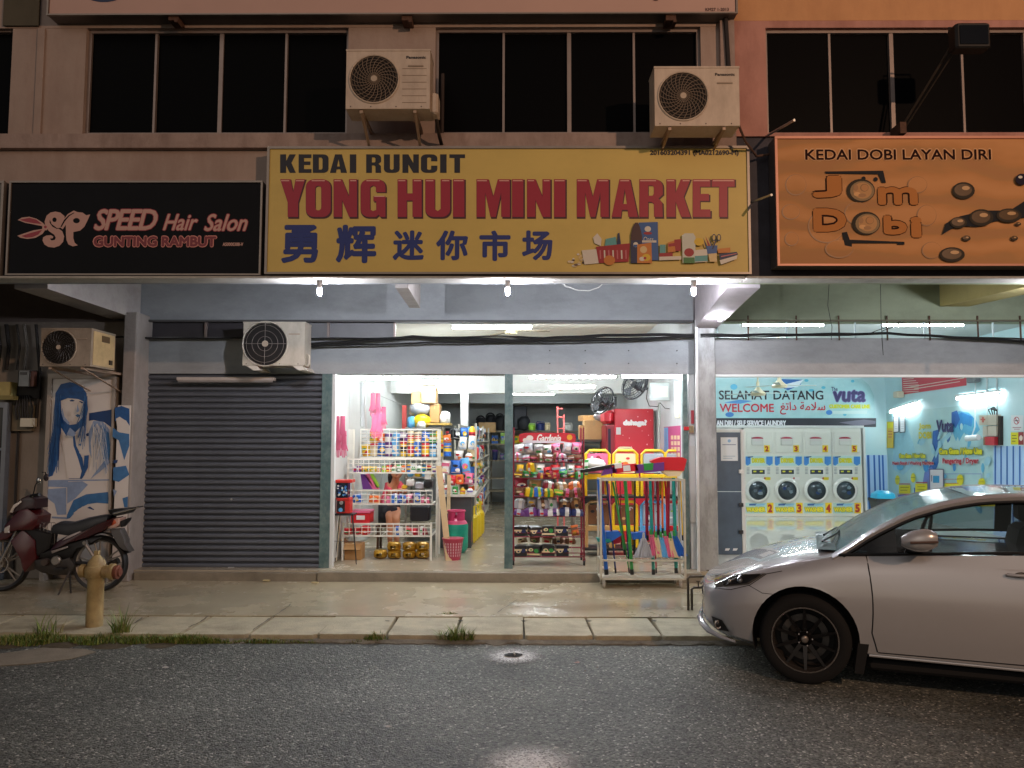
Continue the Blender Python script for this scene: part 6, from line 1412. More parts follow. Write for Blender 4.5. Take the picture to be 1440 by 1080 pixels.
solo(pb(970.5, 627, 978, 735, 9.40, .012, mt('#d0cfc8', .5), .002), 'notice_board', 'long white strip board on the frame beside the middle column', 'board')
# wall fans
def wallfan(cx, cy, Y, rx, label, yaw, arm):
    c = px(cx, cy, Y); t = thing('wall_fan', label, 'fan', c)
    r = .22; M_ = Matrix.Rotation(yaw, 4, 'Z') @ Matrix.Rotation(R(-22), 4, 'X')
    def T(p): return c+(M_ @ Vector(p))
    mb = MB()
    for k in range(7): mb.tube([T((r*(k+1)/7*math.cos(2*math.pi*i/22), -.05*(1-((k+1)/7)**2), r*(k+1)/7*math.sin(2*math.pi*i/22))) for i in range(22)], .004, None, 4, True)
    for k in range(16): mb.tube([T((r*u*math.cos(k*math.pi/8), -.05*(1-u*u), r*u*math.sin(k*math.pi/8))) for u in (.1, .5, 1)], .003, None, 4)
    mb.tube([T((r*math.cos(2*math.pi*i/22), .04, r*math.sin(2*math.pi*i/22))) for i in range(22)], .012, None, 6, True).build('cage', mt('#34363c', .4), t)
    mb = MB()
    for k in range(3):
        a0 = k*2.094; mb.add([T((.03*math.cos(a0), 0, .03*math.sin(a0))), T((.17*math.cos(a0-.5), -.02, .17*math.sin(a0-.5))), T((.19*math.cos(a0), 0, .19*math.sin(a0))), T((.17*math.cos(a0+.4), .02, .17*math.sin(a0+.4)))], [(0, 1, 2, 3)])
    mb.build('blades', mt('#6e747c', .3), t)
    MB().tube([T((0, .0, 0)), T((0, .14, 0))], .05, mt('#2c2e34', .4), 10).build('motor', None, t)
    MB().tube([T((0, .13, 0)), T((0, .2, -.03)), Vector(arm)], .016, mt('#2c2e34', .4), 6).build('arm', None, t)
    MB().box(arm[0]-.02, arm[0]+.02, arm[1]-.03, arm[1]+.03, arm[2]-.08, arm[2]+.08, mt('#2c2e34', .4)).build('mount', None, t)
wallfan(845, 562, 12.0, 20, 'dark wall fan above the cardboard boxes, tilted', R(-55), px(865, 565, 12.2))
wallfan(891, 540, 11.2, 14, 'dark wall fan high on the right, close to the tube light', R(-50), px(908, 541, 11.6))
# ceiling fan seen through the slit
cf = thing('ceiling_fan', 'cream ceiling fan seen through the opening above the header', 'ceiling fan', px(719, 467, 12))
c = px(719, 466, 12)
MB().lathe([(.001, -.05), (.09, -.04), (.11, 0), (.06, .05), (.03, .07), (.025, .15)], c, m=mt('#cfc4a0', .4), n=14).build('motor', None, cf)
MB().tube([(c.x, 12, c.z+.1), (c.x, 12, CZ)], .012, whitetrim).build('rod', None, cf)
for k in range(3):
    a0 = .06+k*2.094; u = Vector((math.cos(a0), math.sin(a0), 0)); v = Vector((-u.y, u.x, 0))
    MB().prism([c+u*.1-v*.03, c+u*.55-v*.07, c+u*.6+v*.02, c+u*.1+v*.03], (0, 0, .01), mt('#8a7f68', .5)).build('blade', None, cf)
# ---------------- children's chairs in two rows on a black stand
YCC = 10.45
sd = thing('display_stand', 'black metal stand holding two rows of small plastic chairs', 'stand', (PX(893, YCC, 760), YCC+.15, FZ))
a, b = PX(819, YCC), PX(963, YCC)
for y_ in (697, 770):
    z = PZ(y_, YCC); MB().box(a, b, YCC-.08, YCC+.35, z-.025, z).build('shelf', mt('#17181a', .5), sd)
for x in (a+.01, PX(857, YCC), PX(896, YCC), PX(932, YCC), b-.01): MB().box(x-.01, x+.01, YCC+.3, YCC+.32, FZ, PZ(640, YCC)).build('post', mt('#17181a', .5), sd)
def kidchair(x, ybot, c1, c2, label, print_c):
    k = YCC/1100; X_ = PX(x, YCC); z = PZ(ybot, YCC)+.001; w = 16.5*k; h = 63*k
    t = thing('child_chair', label, 'chair', (X_, YCC+.1, z), 'small plastic chairs on the black stand')
    fr_ = gm(c1, .3); mb = MB()
    pts = [(X_-w, z), (X_-w, z+h-.05), (X_-w+.05, z+h), (X_+w-.05, z+h), (X_+w, z+h-.05), (X_+w, z)]
    mb.tube([(p[0]*1., YCC, p[1]) for p in pts], .02, fr_, 8); mb.build('back_frame', None, t)
    MB().cbox(X_-w, X_+w, YCC-.01, YCC+.02, z+h*.36, z+h*.48, .01, fr_).build('cross_bar', None, t)
    MB().cbox(X_-w+.02, X_+w-.02, YCC-.004, YCC+.012, z+h*.5, z+h-.04, .005, gm(print_c[0], .4)).build('picture_panel', None, t)
    r_ = random.Random(int(x+ybot)); pl = []
    for i in range(9):
        cx_ = x+r_.uniform(-10, 10); cy_ = ybot-r_.uniform(36, 56); pl.append((ell(cx_, cy_, r_.uniform(1.5, 4), r_.uniform(1.2, 3.2), 8), gm(r_.choice(print_c), .4)))
    flat(pl, YCC-.0055, t, 'printed_picture')
    MB().cbox(X_-w, X_+w, YCC-.0+.03, YCC+.3, z+h*.36, z+h*.42, .02, gm(c2, .3)).build('seat', None, t)
    for dx in (-1, 1): MB().tube([(X_+dx*w*.9, YCC+.28, z), (X_+dx*w*.85, YCC+.26, z+h*.36)], .018, fr_, 8).build('leg', None, t)
for i, (x, c1, c2, pc) in enumerate(((840, 'yellow', 'yellow', ('pink', 'crimson', 'black', 'white')), (879, 'yellow', 'yellow', ('cream', 'lime', 'red', 'orange')), (918.5, 'yellow', 'red', ('silver', 'green', 'crimson', 'navy')), (951, 'yellow', 'red', ('silver', 'crimson', 'white', 'black')))):
    kidchair(x, 697, c1, c2, '%s plastic child chair in the upper row, %s' % (['yellow', 'yellow', 'yellow and red', 'yellow and pink'][i], nth(i)), pc)
    if i == 2 or i == 3: a_ = px(x, 0, YCC)
for i, (x, c1, c2, pc) in enumerate(((841, 'tan', 'yellow', ('brown', 'black', 'silver', 'tan')), (878, 'yellow', 'yellow', ('brown', 'tan', 'crimson', 'silver')), (917, 'sky blue', 'sky blue', ('silver', 'black', 'crimson', 'white')), (952, 'red', 'lime', ('silver', 'green', 'white', 'lime')))):
    kidchair(x, 769.5, c1, c2, '%s plastic child chair in the lower row, %s' % (['tan', 'yellow', 'light blue', 'red'][i], nth(i)), pc)
sack(822, 645, 852, 660, 10.2, 'white', 'white and purple plastic wrapped pillow beside the bread rack')
good('pouch', 'green', 'white', (PX(822, 10.2), 10.2, PZ(668, 10.2)), (.1, .1, .2), 'green bottle shaped pouch beside the white wrapped pillow', 'snack_bag', 'bag')
sack(869, 628, 891, 634, 11.3, 'cream', 'cream toy bundle on top of the chairs before the red fridge')
# ---------------- broom cart
YB1, YB2 = 8.80, 9.1
bc = thing('broom_cart', 'white metal cart on castors holding brooms in front of the step', 'cart', (PX(900, YB1, 800), 8.95, WZ))
wm_ = mt('#bdb9a8', .45, .1, var=.2, scale=10)
x0, x1 = PX(845, YB1, 750), PX(963, YB1, 750); zt = PZ(673, YB1); zb = PZ(812, YB1); zm = PZ(786, YB1)
for x in (x0, x1):
    for y in (YB1, YB2): MB().box(x-.011, x+.011, y-.011, y+.011, zb, zt).build('post', wm_, bc)
for z in (zt, zm, zb):
    mb = MB(); 
    for y in (YB1, YB2): mb.box(x0+.012, x1-.012, y-.01, y+.01, z-.022, z-.002)
    for x in (x0, x1): mb.box(x-.0105, x+.0105, YB1+.012, YB2-.012, z-.021, z-.003)
    if z == zb: mb.box(x0+.012, x1-.012, YB1+.011, YB2-.011, z-.016, z-.01)
    mb.build('rail', wm_, bc)
mb = MB()
for i in range(1, 12): x = x0+(x1-x0)*i/12; mb.tube([(x, YB1, zm-.012), (x, YB2, zm-.012)], .003, wm_, 4)
mb.build('wire_shelf', None, bc)
for x in (x0+.03, x1-.05):
    for y in (YB1+.01, YB2-.01):
        MB().lathe([(.024, -.012), (.03, 0), (.024, .012)], (x, y, WZ+.03), 'x', mt('#9d9688', .5), 12).box(x-.016, x+.016, y-.006, y+.006, WZ+.03, zb-.022, steelM).build('castor', None, bc)
gbr = 'brooms and mops in the white cart'
def stick(x0_, y0_, x1_, y1_, w, c1, label, Y=8.95, nm='long_broom', end='#1a1a1a'):
    p0, p1 = px(x0_, y0_, Y), px(x1_, y1_, Y); p1.z = max(p1.z, zb-.009)
    mb = MB().tube([p0, p1], w*.004, gm(c1, .35), 8); mb.tube([p1, p1+(p0-p1).normalized()*.06], w*.0045, mt(end, .5), 8)
    return solo(mb, nm, label, 'broom', group=gbr)
for i, (a0, b0, a1, b1, w, c1, lab, Y) in enumerate((
    (842, 674, 853, 808, 5.5, 'blue', 'thick blue handle leaning at the left of the cart', 8.9), (853, 676, 866, 806, 2.5, 'navy', 'thin dark blue handle near the thick blue one', 8.98), (856, 680, 860, 760, 3, 'pink', 'pink handle between the blue handles', 9.02),
    (862, 678, 879, 780, 3, 'green', 'slanting green handle left of the thick green one', 9.0), (865, 676, 885, 806, 1.8, 'green', 'thin slanting green handle behind', 9.05), (872, 678, 874, 770, 1.6, 'crimson', 'thin crimson handle before the yellow chair', 9.04), (878, 678, 884, 790, 2, 'navy', 'thin navy handle beside the thick green one', 9.03),
    (879, 674, 889, 808, 5, 'green', 'thick green handle in the middle left of the cart', 8.9), (893, 676, 892, 780, 2.4, 'black', 'thin black handle in the middle of the cart', 9.05),
    (909, 674, 910, 760, 4.5, 'crimson', 'dark red handle in the middle of the cart', 9.0), (914, 672, 919, 808, 4.5, 'teal', 'thick dark green handle right of the middle', 8.92), (917, 674, 923, 806, 1.8, 'red', 'thin red handle right of the dark green one', 9.03), (925, 674, 926, 752, 4, 'crimson', 'dark red handle, first of the right pair', 9.02),
    (931, 672, 932, 750, 3, 'orange', 'orange striped handle between the red ones', 9.0), (935, 674, 941, 752, 3, 'red', 'bright red handle near the right', 9.03), (940, 674, 939, 760, 5, 'crimson', 'dark red handle, second of the right pair', 8.98), (947, 672, 951, 806, 5, 'teal', 'thick dark green handle at the right of the cart', 8.92), (957, 674, 960, 760, 2, 'yellow', 'thin yellow handle at the right post', 9.05))):
    stick(a0, b0, a1, b1, w, c1, lab, Y)
# brush heads on top, bristles down or sideways
def head(pl, c1, label, bands=(), bris=None, Y=8.82, d=.1, nm='brush_head'):
    t = thing(nm, label, 'brush', px(sum(p[0] for p in pl)/len(pl), sum(p[1] for p in pl)/len(pl), Y), gbr)
    MB().prism([px(*p, Y) for p in pl], (0, d, 0), gm(c1, .35)).build('block', None, t)
    for b, c2 in bands: MB().prism([px(*p, Y-.003) for p in b], (0, d+.006, 0), gm(c2, .3)).build('clip', None, t)
    if bris: MB().prism([px(*p, Y+.01) for p in bris[0]], (0, d-.02, 0), gm(bris[1], .8)).build('bristles', None, t)
head([(816, 661), (866, 652), (868, 659), (817, 665)], 'black', 'long black rubber wiper head at the left on top of the cart')
head([(850, 659), (866, 656), (868, 664), (846, 669)], 'purple', 'purple brush block beside the black wiper head')
head([(860, 655), (895, 652), (898, 662), (862, 666)], 'red', 'red and white brush head on top of the cart', [([(864, 652), (874, 651), (875, 658), (865, 659)], 'white'), ([(876, 655), (886, 654), (887, 662), (877, 663)], 'white')])
head([(892, 654), (934, 650), (934, 662), (895, 666)], 'purple', 'purple and green brush head on top of the cart', [([(905, 652), (919, 651), (918, 661), (906, 662)], 'green')])
head([(915, 648), (930, 643), (960, 643), (966, 646), (962, 662), (930, 661), (918, 652)], 'red', 'big bright red broom head at the right on top of the cart', (), ([(928, 661), (962, 661), (955, 670), (940, 670)], 'cream'), Y=8.86, d=.12)
# dustpans
def pan(pl, c1, label, Y): solo(MB().prism([px(*p, Y) for p in pl], (0, .12, 0), gm(c1, .3)), 'dustpan', label, 'dustpan', group='dustpans in the cart')
pan([(852, 748), (870, 747), (875, 752), (856, 764), (853, 764)], 'blue', 'blue dustpan leaning low at the left of the cart', 8.95)
pan([(839, 757), (858, 758), (860, 763), (841, 762)], 'teal', 'turquoise dustpan edge at the left post of the cart', 8.93)
pan([(888, 750), (908, 748), (909, 757), (890, 759)], 'blue', 'blue dustpan in the middle of the cart', 8.95)
pan([(858, 760), (874, 753), (872, 763), (862, 766)], 'crimson', 'dark red dustpan under the blue one', 8.99)
# small brooms with fans of bristles at the bottom
def fanbroom(x, y, w, ang, c1, label, Y=8.86, h=34):
    t = thing('hand_broom', label, 'broom', px(x, y+h, Y), gbr); mb = MB(); r_ = random.Random(int(x*3))
    ca, sa = math.cos(ang), math.sin(ang)
    for i in range(30):
        u = (i/29-.5); top = (x+u*5, y); L_ = h*r_.uniform(.92, 1.02); bx_ = u*w
        q0 = px(top[0], top[1], Y+r_.uniform(-.02, .02)); qx = x+bx_*ca+sa*L_; qy = y+L_*ca-bx_*sa*.3
        q1 = px(qx, min(qy, 784), Y+r_.uniform(-.03, .03)); mb.tube([q0, q1], [.006, .009], gm(c1, .6), 4)
    mb.build('bristles', None, t)['kind'] = 'stuff'
    MB().tube([px(x-sa*6, y-8, Y), px(x, y+3, Y)], [.012, .02], gm('green' if c1 != 'silver' else 'silver'), 8).build('socket', None, t)
for (x, y, w, an, c1, lab) in ((905, 757, 27, 0, 'silver', 'grey fan shaped hand broom in the right half of the cart'), (916, 752, 11, .22, 'pink', 'bright pink hand broom right of the grey one'), (923, 756, 10, .2, 'cream', 'cream hand broom between the pink ones'), (930, 756, 10, .2, 'sky blue', 'light blue hand broom in the row'), (936, 754, 10, .22, 'pink', 'second pink hand broom in the row'), (943, 757, 11, .22, 'cream', 'straw coloured hand broom near the right'), (949, 754, 14, .35, 'blue', 'blue hand broom at the right end of the cart')):
    fanbroom(x, y, w, an, c1, lab, h=30)
# ============================================================ laundry
YBW = LY-.004
bn = thing('wall_banner', 'light blue welcome banner with black and red words above the washers', 'banner', px(1120, 600, YBW))
bnm = mt('#a4d2d6', .5, var=.12, scale=2.5, stain='#d2eae8', stsc=(1.2, 1, 2), stamt=.8)
flat([([(1007, 600), (1007, 533), (1212, 533), (1222, 541), (1229, 556), (1231, 587), (1231, 600)], bnm),
 ([(1007, 588), (1232, 588), (1232, 600.5), (1007, 600.5)], mt('#26262f', .5)),
 ([(1100, 533), (1128, 530+4), (1126, 541), (1108, 549), (1092, 541)], mt('#2f6ab0', .5)), ([(1102, 541), (1130, 534), (1122, 544), (1104, 546)], mt('#dfeef4', .5)),
 ([(1018, 566), (1040, 562), (1058, 564), (1040, 568)], mt('#4f93cf', .5)), (ell(1032, 544, 5, 4), mt('#55b4d8', .4)), (ell(1166, 580, 4.5, 3.5), mt('#3a80c8', .4)), (ell(1026, 583, 6, 3.5), mt('#3a80c8', .4)),
 (ell(1134, 535, 3, 2), mt('#58b6cf', .4)), (ell(1158, 545, 3, 2), mt('#58b6cf', .4)), (ell(1175, 580, 3, 2), mt('#58b6cf', .4)), (ell(1199, 536, 2.5, 2), mt('#58b6cf', .4)), (ell(1188, 583, 2.5, 2), mt('#58b6cf', .4)), (ell(1141, 549, 4, 2), mt('#58b6cf', .4)),
 ([(1170,578),(1220,577),(1219,582),(1171,582)], mt('#c9e2df', .5)),
 ([(1180,594),(1215,590),(1231,592),(1231,596),(1205,599)], mt('#6d6878', .5))], YBW, bn, 'printed_picture')
tpx('SELAMAT DATANG', 1011, 549, 1158, 562, YBW-.008, mt('#1c1c28', .5), bn, bold=.025)
tpx('WELCOME', 1012, 567.5, 1088.5, 579.5, YBW-.008, mt('#c0283a', .5), bn, bold=.03)
tpx('\uFECE\uFE97\uFE8D\uFEA9 \uFE94\uFEE3\uFEFC\uFEB3', 1097, 565, 1161, 583, YBW-.008, mt('#c0283a', .5), bn, bold=.012)
tpx('vuta', 1171, 547, 1218, 566, YBW-.008, mt('#6f5f96', .5), bn, bold=.09, shear=.1)
tpx('vuta', 1172, 548, 1217, 565, YBW-.011, mt('#343060', .5), bn, bold=.045, shear=.1)
tpx('The', 1169, 544, 1178, 550, YBW-.008, mt('#343060', .5), bn, bold=.02)
tpx('CUSTOMER CARE LINE', 1166, 568.5, 1223.5, 574.5, YBW-.008, mt('#c9cf30', .5), bn, bold=.1)
tpx('AN DIRI / SELF SERVICE LAUNDRY', 1007.5, 591, 1105.5, 599, YBW-.008, mt('#e6e6ea', .5), bn, bold=.05)
# stacked washers and dryers
YM = LY-.62
whm = mt('#d9dad0', .3, var=.02); glasd = mt('#3d464c', .06, metal=.3)
kk = YM/1100
wbz = FZ+.002
def stack(i):
    x0, x1 = 1047.5+41*i, 1047.5+41*(i+1); n_ = '2345'[i]
    a, b = px(x0+.4, 722, YM), px(x1-.4, 602, YM); w = b.x-a.x; cx = (a.x+b.x)/2
    t = thing('stacked_washer', ['stacked washer and dryer tagged 2, nearest the steel door', 'stacked washer and dryer tagged 3, between those tagged 2 and 4', 'stacked washer and dryer tagged 4, third from the steel door', 'stacked washer and dryer tagged 5, beside the blue striped wall'][i], 'washing machine', (cx, YM+.3, wbz), 'stacked washers')
    MB().cbox(a.x, b.x, YM, YM+.6, wbz, b.z, .012, whm).build('cabinet', None, t)
    def bxp(u0, y0, u1, y1, d, m_, c=.004):
        p, q_ = px(x0+u0, y1, YM), px(x0+u1, y0, YM); return MB().cbox(p.x, q_.x, YM-d, YM-.001, p.z, q_.z, c, m_)
    dr = bxp(2.5, 607.5, 38.5, 636.5, .012, mt('#d4d5cb', .35)).build('dryer_door', None, t)
    hd_ = bxp(9, 614, 26, 626, .03, mt('#c9cac4', .3), .012).build('handle', None, dr)
    mb = MB(); mb.add([px(x0+9+8.5+8.5*math.cos(R(180-k*18)), 617-2.8*math.sin(R(k*18)), YM-.032) for k in range(11)], [tuple(range(11))], mt('#9a2038', .4)); mb.build('handle_trim', None, dr)
    fl_ = [([(x0+27, 626), (x0+35, 626), (x0+35, 636), (x0+27, 636)], mt('#e0c21c', .4))]
    flat(fl_, YM-.0135, t, 'number_tag'); tpx(n_, x0+28.5, 627.2, x0+33.5, 634.8, YM-.016, mt('#a0281c', .5), t, bold=.07)
    flat([([(x0+1, 641), (x0+40, 641), (x0+40, 655), (x0+1, 655)], mt('#b7d6d0', .4)), ([(x0+1, 642), (x0+8, 642), (x0+8, 652), (x0+4, 655), (x0+1, 653)], mt('#3f7fc2', .4)), ([(x0+30, 642), (x0+39, 642), (x0+39, 652), (x0+34.5, 655), (x0+30, 652)], mt('#3f7fc2', .4)), ([(x0+4, 642), (x0+12, 641.5), (x0+11, 643), (x0+4, 644)], mt('#23487c', .4))], YM-.002, t, 'label_strip')
    tpx('DRYER', x0+9.5, 644, x0+28.5, 651, YM-.006, mt('#c9c428', .4), t, bold=.1)
    cp_ = bxp(8, 658.5, 29, 668.5, .014, mt('#e2e2dc', .3)).build('control_panel', None, t)
    bxp(9.5, 660.5, 27.5, 666.5, .02, mt('#39404a', .2), .001).build('display', None, cp_)
    flat([([(x0+12, 662), (x0+16, 662), (x0+16, 664), (x0+12, 664)], mt('#c9c428', .4)), ([(x0+21, 662), (x0+25, 662), (x0+25, 664), (x0+21, 664)], mt('#c9c428', .4))], YM-.0205, cp_, 'button')
    for u in (2.5, 31.5):
        flat([([(x0+u, 657.5+2*k), (x0+u+4, 657.5+2*k), (x0+u+4, 658.5+2*k), (x0+u, 658.5+2*k)], mt('#8b8f92', .4)) for k in range(5)], YM-.002, t, 'instruction_print')
    flat([([(x0+28, 671), (x0+36, 671), (x0+36, 675), (x0+28, 675)], mt('#d6c22c' if i != 1 else '#e4e0dc', .4)), (ell(x0+28, 672.5, 1.4, 1.4, 8), mt('#a8302c', .4))], YM-.002, t, 'sticker')
    c = px(x0+17.5, 689.5, YM)
    ri = MB().lathe([(17*kk, 0), (17.5*kk, -.03), (15*kk, -.06), (12.2*kk, -.05), (12*kk, -.02)], c, 'y', mt('#e0e0da', .25), 28)
    do_ = MB(); do_.v = ri.v; do_.f = [f_ for f_ in ri.f if len(f_) == 4]; do_.m = [0]*len(do_.f); do_.sm = [True]*len(do_.f); do_.mats = ri.mats
    dd = do_.build('washer_door', None, t)
    MB().lathe([(.001, -.09), (6*kk, -.085), (10*kk, -.06), (12*kk, -.035)], c, 'y', glasd, 24).build('glass', None, dd)
    r6 = random.Random(i*7+1)
    for q in range(4):
        a6 = r6.uniform(0, 6.28); d6 = r6.uniform(2, 6)*kk
        MB().add([(c.x+d6*math.cos(a6)+r6.uniform(2, 4)*kk*math.cos(u), YM-.094-.001*q, c.z+d6*math.sin(a6)+r6.uniform(1.5, 3)*kk*math.sin(u)) for u in [k*.8 for k in range(8)]], [tuple(range(8))], mt(['#1d2428', '#2c3f66', '#75838c', '#566068'][q], .2)).build('laundry_inside', None, dd)
    MB().tube([(c.x+12.2*kk*math.cos(2*math.pi*j/28), YM-.052, c.z+12.2*kk*math.sin(2*math.pi*j/28)) for j in range(28)], .012, mt('#4b4f52', .25, .5), 6, True).build('seal', None, dd)
    flat([([(x0+.8, 707), (x0+40.2, 707), (x0+40.2, 722), (x0+.8, 722)], mt('#b2d3cd', .4)), ([(x0+6, 708.5), (x0+17, 708), (x0+15, 711), (x0+6, 711)], mt('#2b5a9a', .4)), ([(x0+15, 709), (x0+30, 708), (x0+26, 711), (x0+16, 711.5)], mt('#86c0e2', .4)), ([(x0+31, 707), (x0+40.2, 707), (x0+40.2, 722), (x0+31, 722)], mt('#e0c21c', .4))], YM-.002, t, 'label_strip')
    tpx('WASHER', x0+1.5, 712.5, x0+29.5, 720.5, YM-.006, mt('#5f7a2c', .4), t, bold=.12)
    tpx('WASHER', x0+2, 713, x0+29, 720, YM-.0085, mt('#dcd23a', .4), t, bold=.08)
    tpx(n_, x0+32.3, 709, x0+38.8, 720.5, YM-.006, mt('#a0281c', .5), t, bold=.07)
for i in range(4): stack(i)
a, b = px(1006, 722, YM+.02), px(1214, 602, YM+.02)
cab = thing('machine_surround', 'white panelled surround around the stacked washers', 'surround', ((a.x+b.x)/2, YM+.3, wbz))
MB().box(a.x, b.x, YM-.01, YM+.6, b.z+.003, b.z+.05, whitetrim).build('lintel', None, cab)
MB().box(b.x-.02, b.x+.02, YM-.01, YM+.6, wbz, b.z, whitetrim).build('side_panel', None, cab)
a0_ = px(1046, 722, YM); MB().box(a.x, a0_.x, YM+.02, YM+.06, wbz, b.z, whitetrim).build('side_panel', None, cab)
# steel door at the left of the laundry
YD = 10.6
ld = thing('steel_door', 'open blue grey steel door with a white notice, inside the laundry beside the column', 'door', (PX(1026, YD, 770), YD, FZ))
a, b = px(1006, 779, YD), px(1041, 608, YD)
dmat = mt('#5b6b7c', .35, .35, var=.2, scale=3)
MB().cbox(a.x, b.x, YD, YD+.04, FZ+.003, PZ(691, YD), .004, dmat).build('lower_panel', None, ld)
MB().cbox(a.x, b.x, YD, YD+.04, PZ(690, YD), b.z, .004, dmat).build('upper_panel', None, ld)
MB().cbox(b.x+.001, px(1048, 700, YD).x, YD-.01, YD+.05, FZ+.003, b.z+.04, .004, whitetrim).build('frame', None, ld)
MB().cbox(a.x, b.x, YD-.01, YD+.05, b.z+.005, b.z+.04, .004, whitetrim).build('frame', None, ld)
p_ = px(1014, 648, YD-.004); q_ = px(1037, 615, YD-.004); MB().box(p_.x, q_.x, YD-.004, YD-.001, p_.z, q_.z, mt('#dfe6ea', .4)).build('notice', None, ld)
flat([([(1016, 625), (1035, 625), (1035, 625.8), (1016, 625.8)], mt('#3c5a8c', .5)), (ell(1025.5, 620, 2.4, 2.4, 10), mt('#8fb6d4', .5)), ([(1017, 641), (1034, 641), (1034, 642), (1017, 642)], mt('#a9bccb', .5)), ([(1017, 644), (1030, 644), (1030, 645), (1017, 645)], mt('#a9bccb', .5))], YD-.0045, ld, 'printed_text')
for y in (663, 710, 748): p_ = px(1042, y, YD-.02); MB().cbox(p_.x-.03, p_.x+.03, YD-.04, YD-.011, p_.z-.025, p_.z+.025, .006, mt('#e4e4e0' if y < 700 else '#2a2a2c', .4)).build('latch', None, ld)
for i, x in enumerate((1023, 1034)):
    p_ = px(x, 773, YD-.02); MB().prism([(p_.x-.03, YD-.003, p_.z-.015), (p_.x+.02, YD-.003, p_.z-.015), (p_.x+.04, YD-.003, p_.z+.015), (p_.x-.02, YD-.003, p_.z+.015)], (0, .002, 0), mt('#e6ebee', .4)).build('sticker', None, ld)
# stripes on the back wall
strp = mt('#2c64b0', .4); strl = mt('#a9c9ea', .4)
ws = thing('striped_panel', 'blue striped wall covering on the back wall right of the washers', 'wall covering', px(1230, 722, YBW))
p_, q_ = px(1214, 722, LY-.003), px(1247, 640, LY-.003); MB().box(p_.x, LX-.02, LY-.006, LY-.001, FZ+.001, q_.z, strl).build('sheet', None, ws)
for x in (1217, 1223, 1231, 1238, 1243): p_ = px(x, 700, LY-.007); MB().box(p_.x-.018 if x != 1223 else p_.x-.03, p_.x+.018, LY-.009, LY-.0065, FZ+.002, q_.z, strp).build('stripe', None, ws)
# bin
p_ = px(1243, 738, 14.2); bi = thing('rubbish_bin', 'dark rubbish bin with a bright cyan domed lid in the laundry corner', 'bin', (p_.x, 14.2, FZ))
k = 14.2/1100; s_ = .19
def sq(z, h): return [(p_.x+h*u, 14.2+h*v, z) for u, v in ((-1, -.8), (-.8, -1), (.8, -1), (1, -.8), (1, .8), (.8, 1), (-.8, 1), (-1, .8))]
zb_ = PZ(703, 14.2)
MB().grid([sq(FZ+.002, .13), sq(zb_, .185)], mt('#34383a', .5), False, True).build('body', None, bi)
MB().grid([sq(zb_, .2), sq(zb_+.05, .2)], mt('#26292b', .5), False, True).build('rim', None, bi)
MB().grid([sq(zb_+.05, .17), sq(zb_+.13, .155), sq(zb_+.18, .09), sq(zb_+.19, .01)], mt('#23a6cf', .3), True, True).build('lid', None, bi)
MB().box(p_.x-.12, p_.x-.07, 14.2-.185, 14.2-.17, FZ+.1, FZ+.24, mt('#d9dedd', .4)).build('sticker', None, bi)
# mural on the right wall
def pw(x, y, dx=0.):
    d = CAMR @ Vector(((x-720)/1100, -(y-540)/1100, -1)); return Vector((0, 0, CAMH))+d*((LX-dx)/d.x)
def rflat(polys, parent, name='printed_picture', dx=.004):
    mb = MB()
    for i, (pl, m_) in enumerate(polys): mb.add([pw(p[0], p[1], dx+.0006*i) for p in pl], [tuple(range(len(pl)))], m_)
    return mb.build(name, None, parent)
def rtext(body, x0, y0, x1, y1, mat, parent, dx=.03, **k_):
    a_, b_ = pw(x0, y1, dx), pw(x1, y1, dx); c_ = pw(x0, y0, dx)
    zt = pw(x1, y0, dx).z; b_ = b_; V_ = Vector((0, 0, ((c_.z-a_.z)+(zt-b_.z))/2))
    return text(body, a_, b_-a_, V_, mat, parent, **k_)
mu = thing('wall_mural', 'blue water splash instruction mural on the right wall of the laundry', 'mural', pw(1320, 715))
def lens(cx, cy, rx, ry, tilt=0, n=10): return [(cx+rx*math.cos(a)*math.cos(tilt)-ry*math.sin(a)*math.sin(tilt), cy+rx*math.cos(a)*math.sin(tilt)+ry*math.sin(a)*math.cos(tilt)) for a in [2*math.pi*i/n for i in range(n)]]
mub = mt('#b4d6d8', .45, var=.08, scale=1.5, stain='#8cc2d2', stsc=(1, 1, .6), stamt=.8)
m1_, m2_, m3_, m4_, m5_ = mt('#5fb0d4', .4, var=.2, scale=4), mt('#3388c8', .4, var=.2, scale=5), mt('#2b5fa8', .4, var=.25, scale=5), mt('#9bcbdc', .4, var=.1), mt('#6c7cc0', .4, var=.2, scale=5)
rflat([([(1246, 581), (1397, 566), (1397, 730), (1246, 745)], mub)], mu, 'sheet', .003)
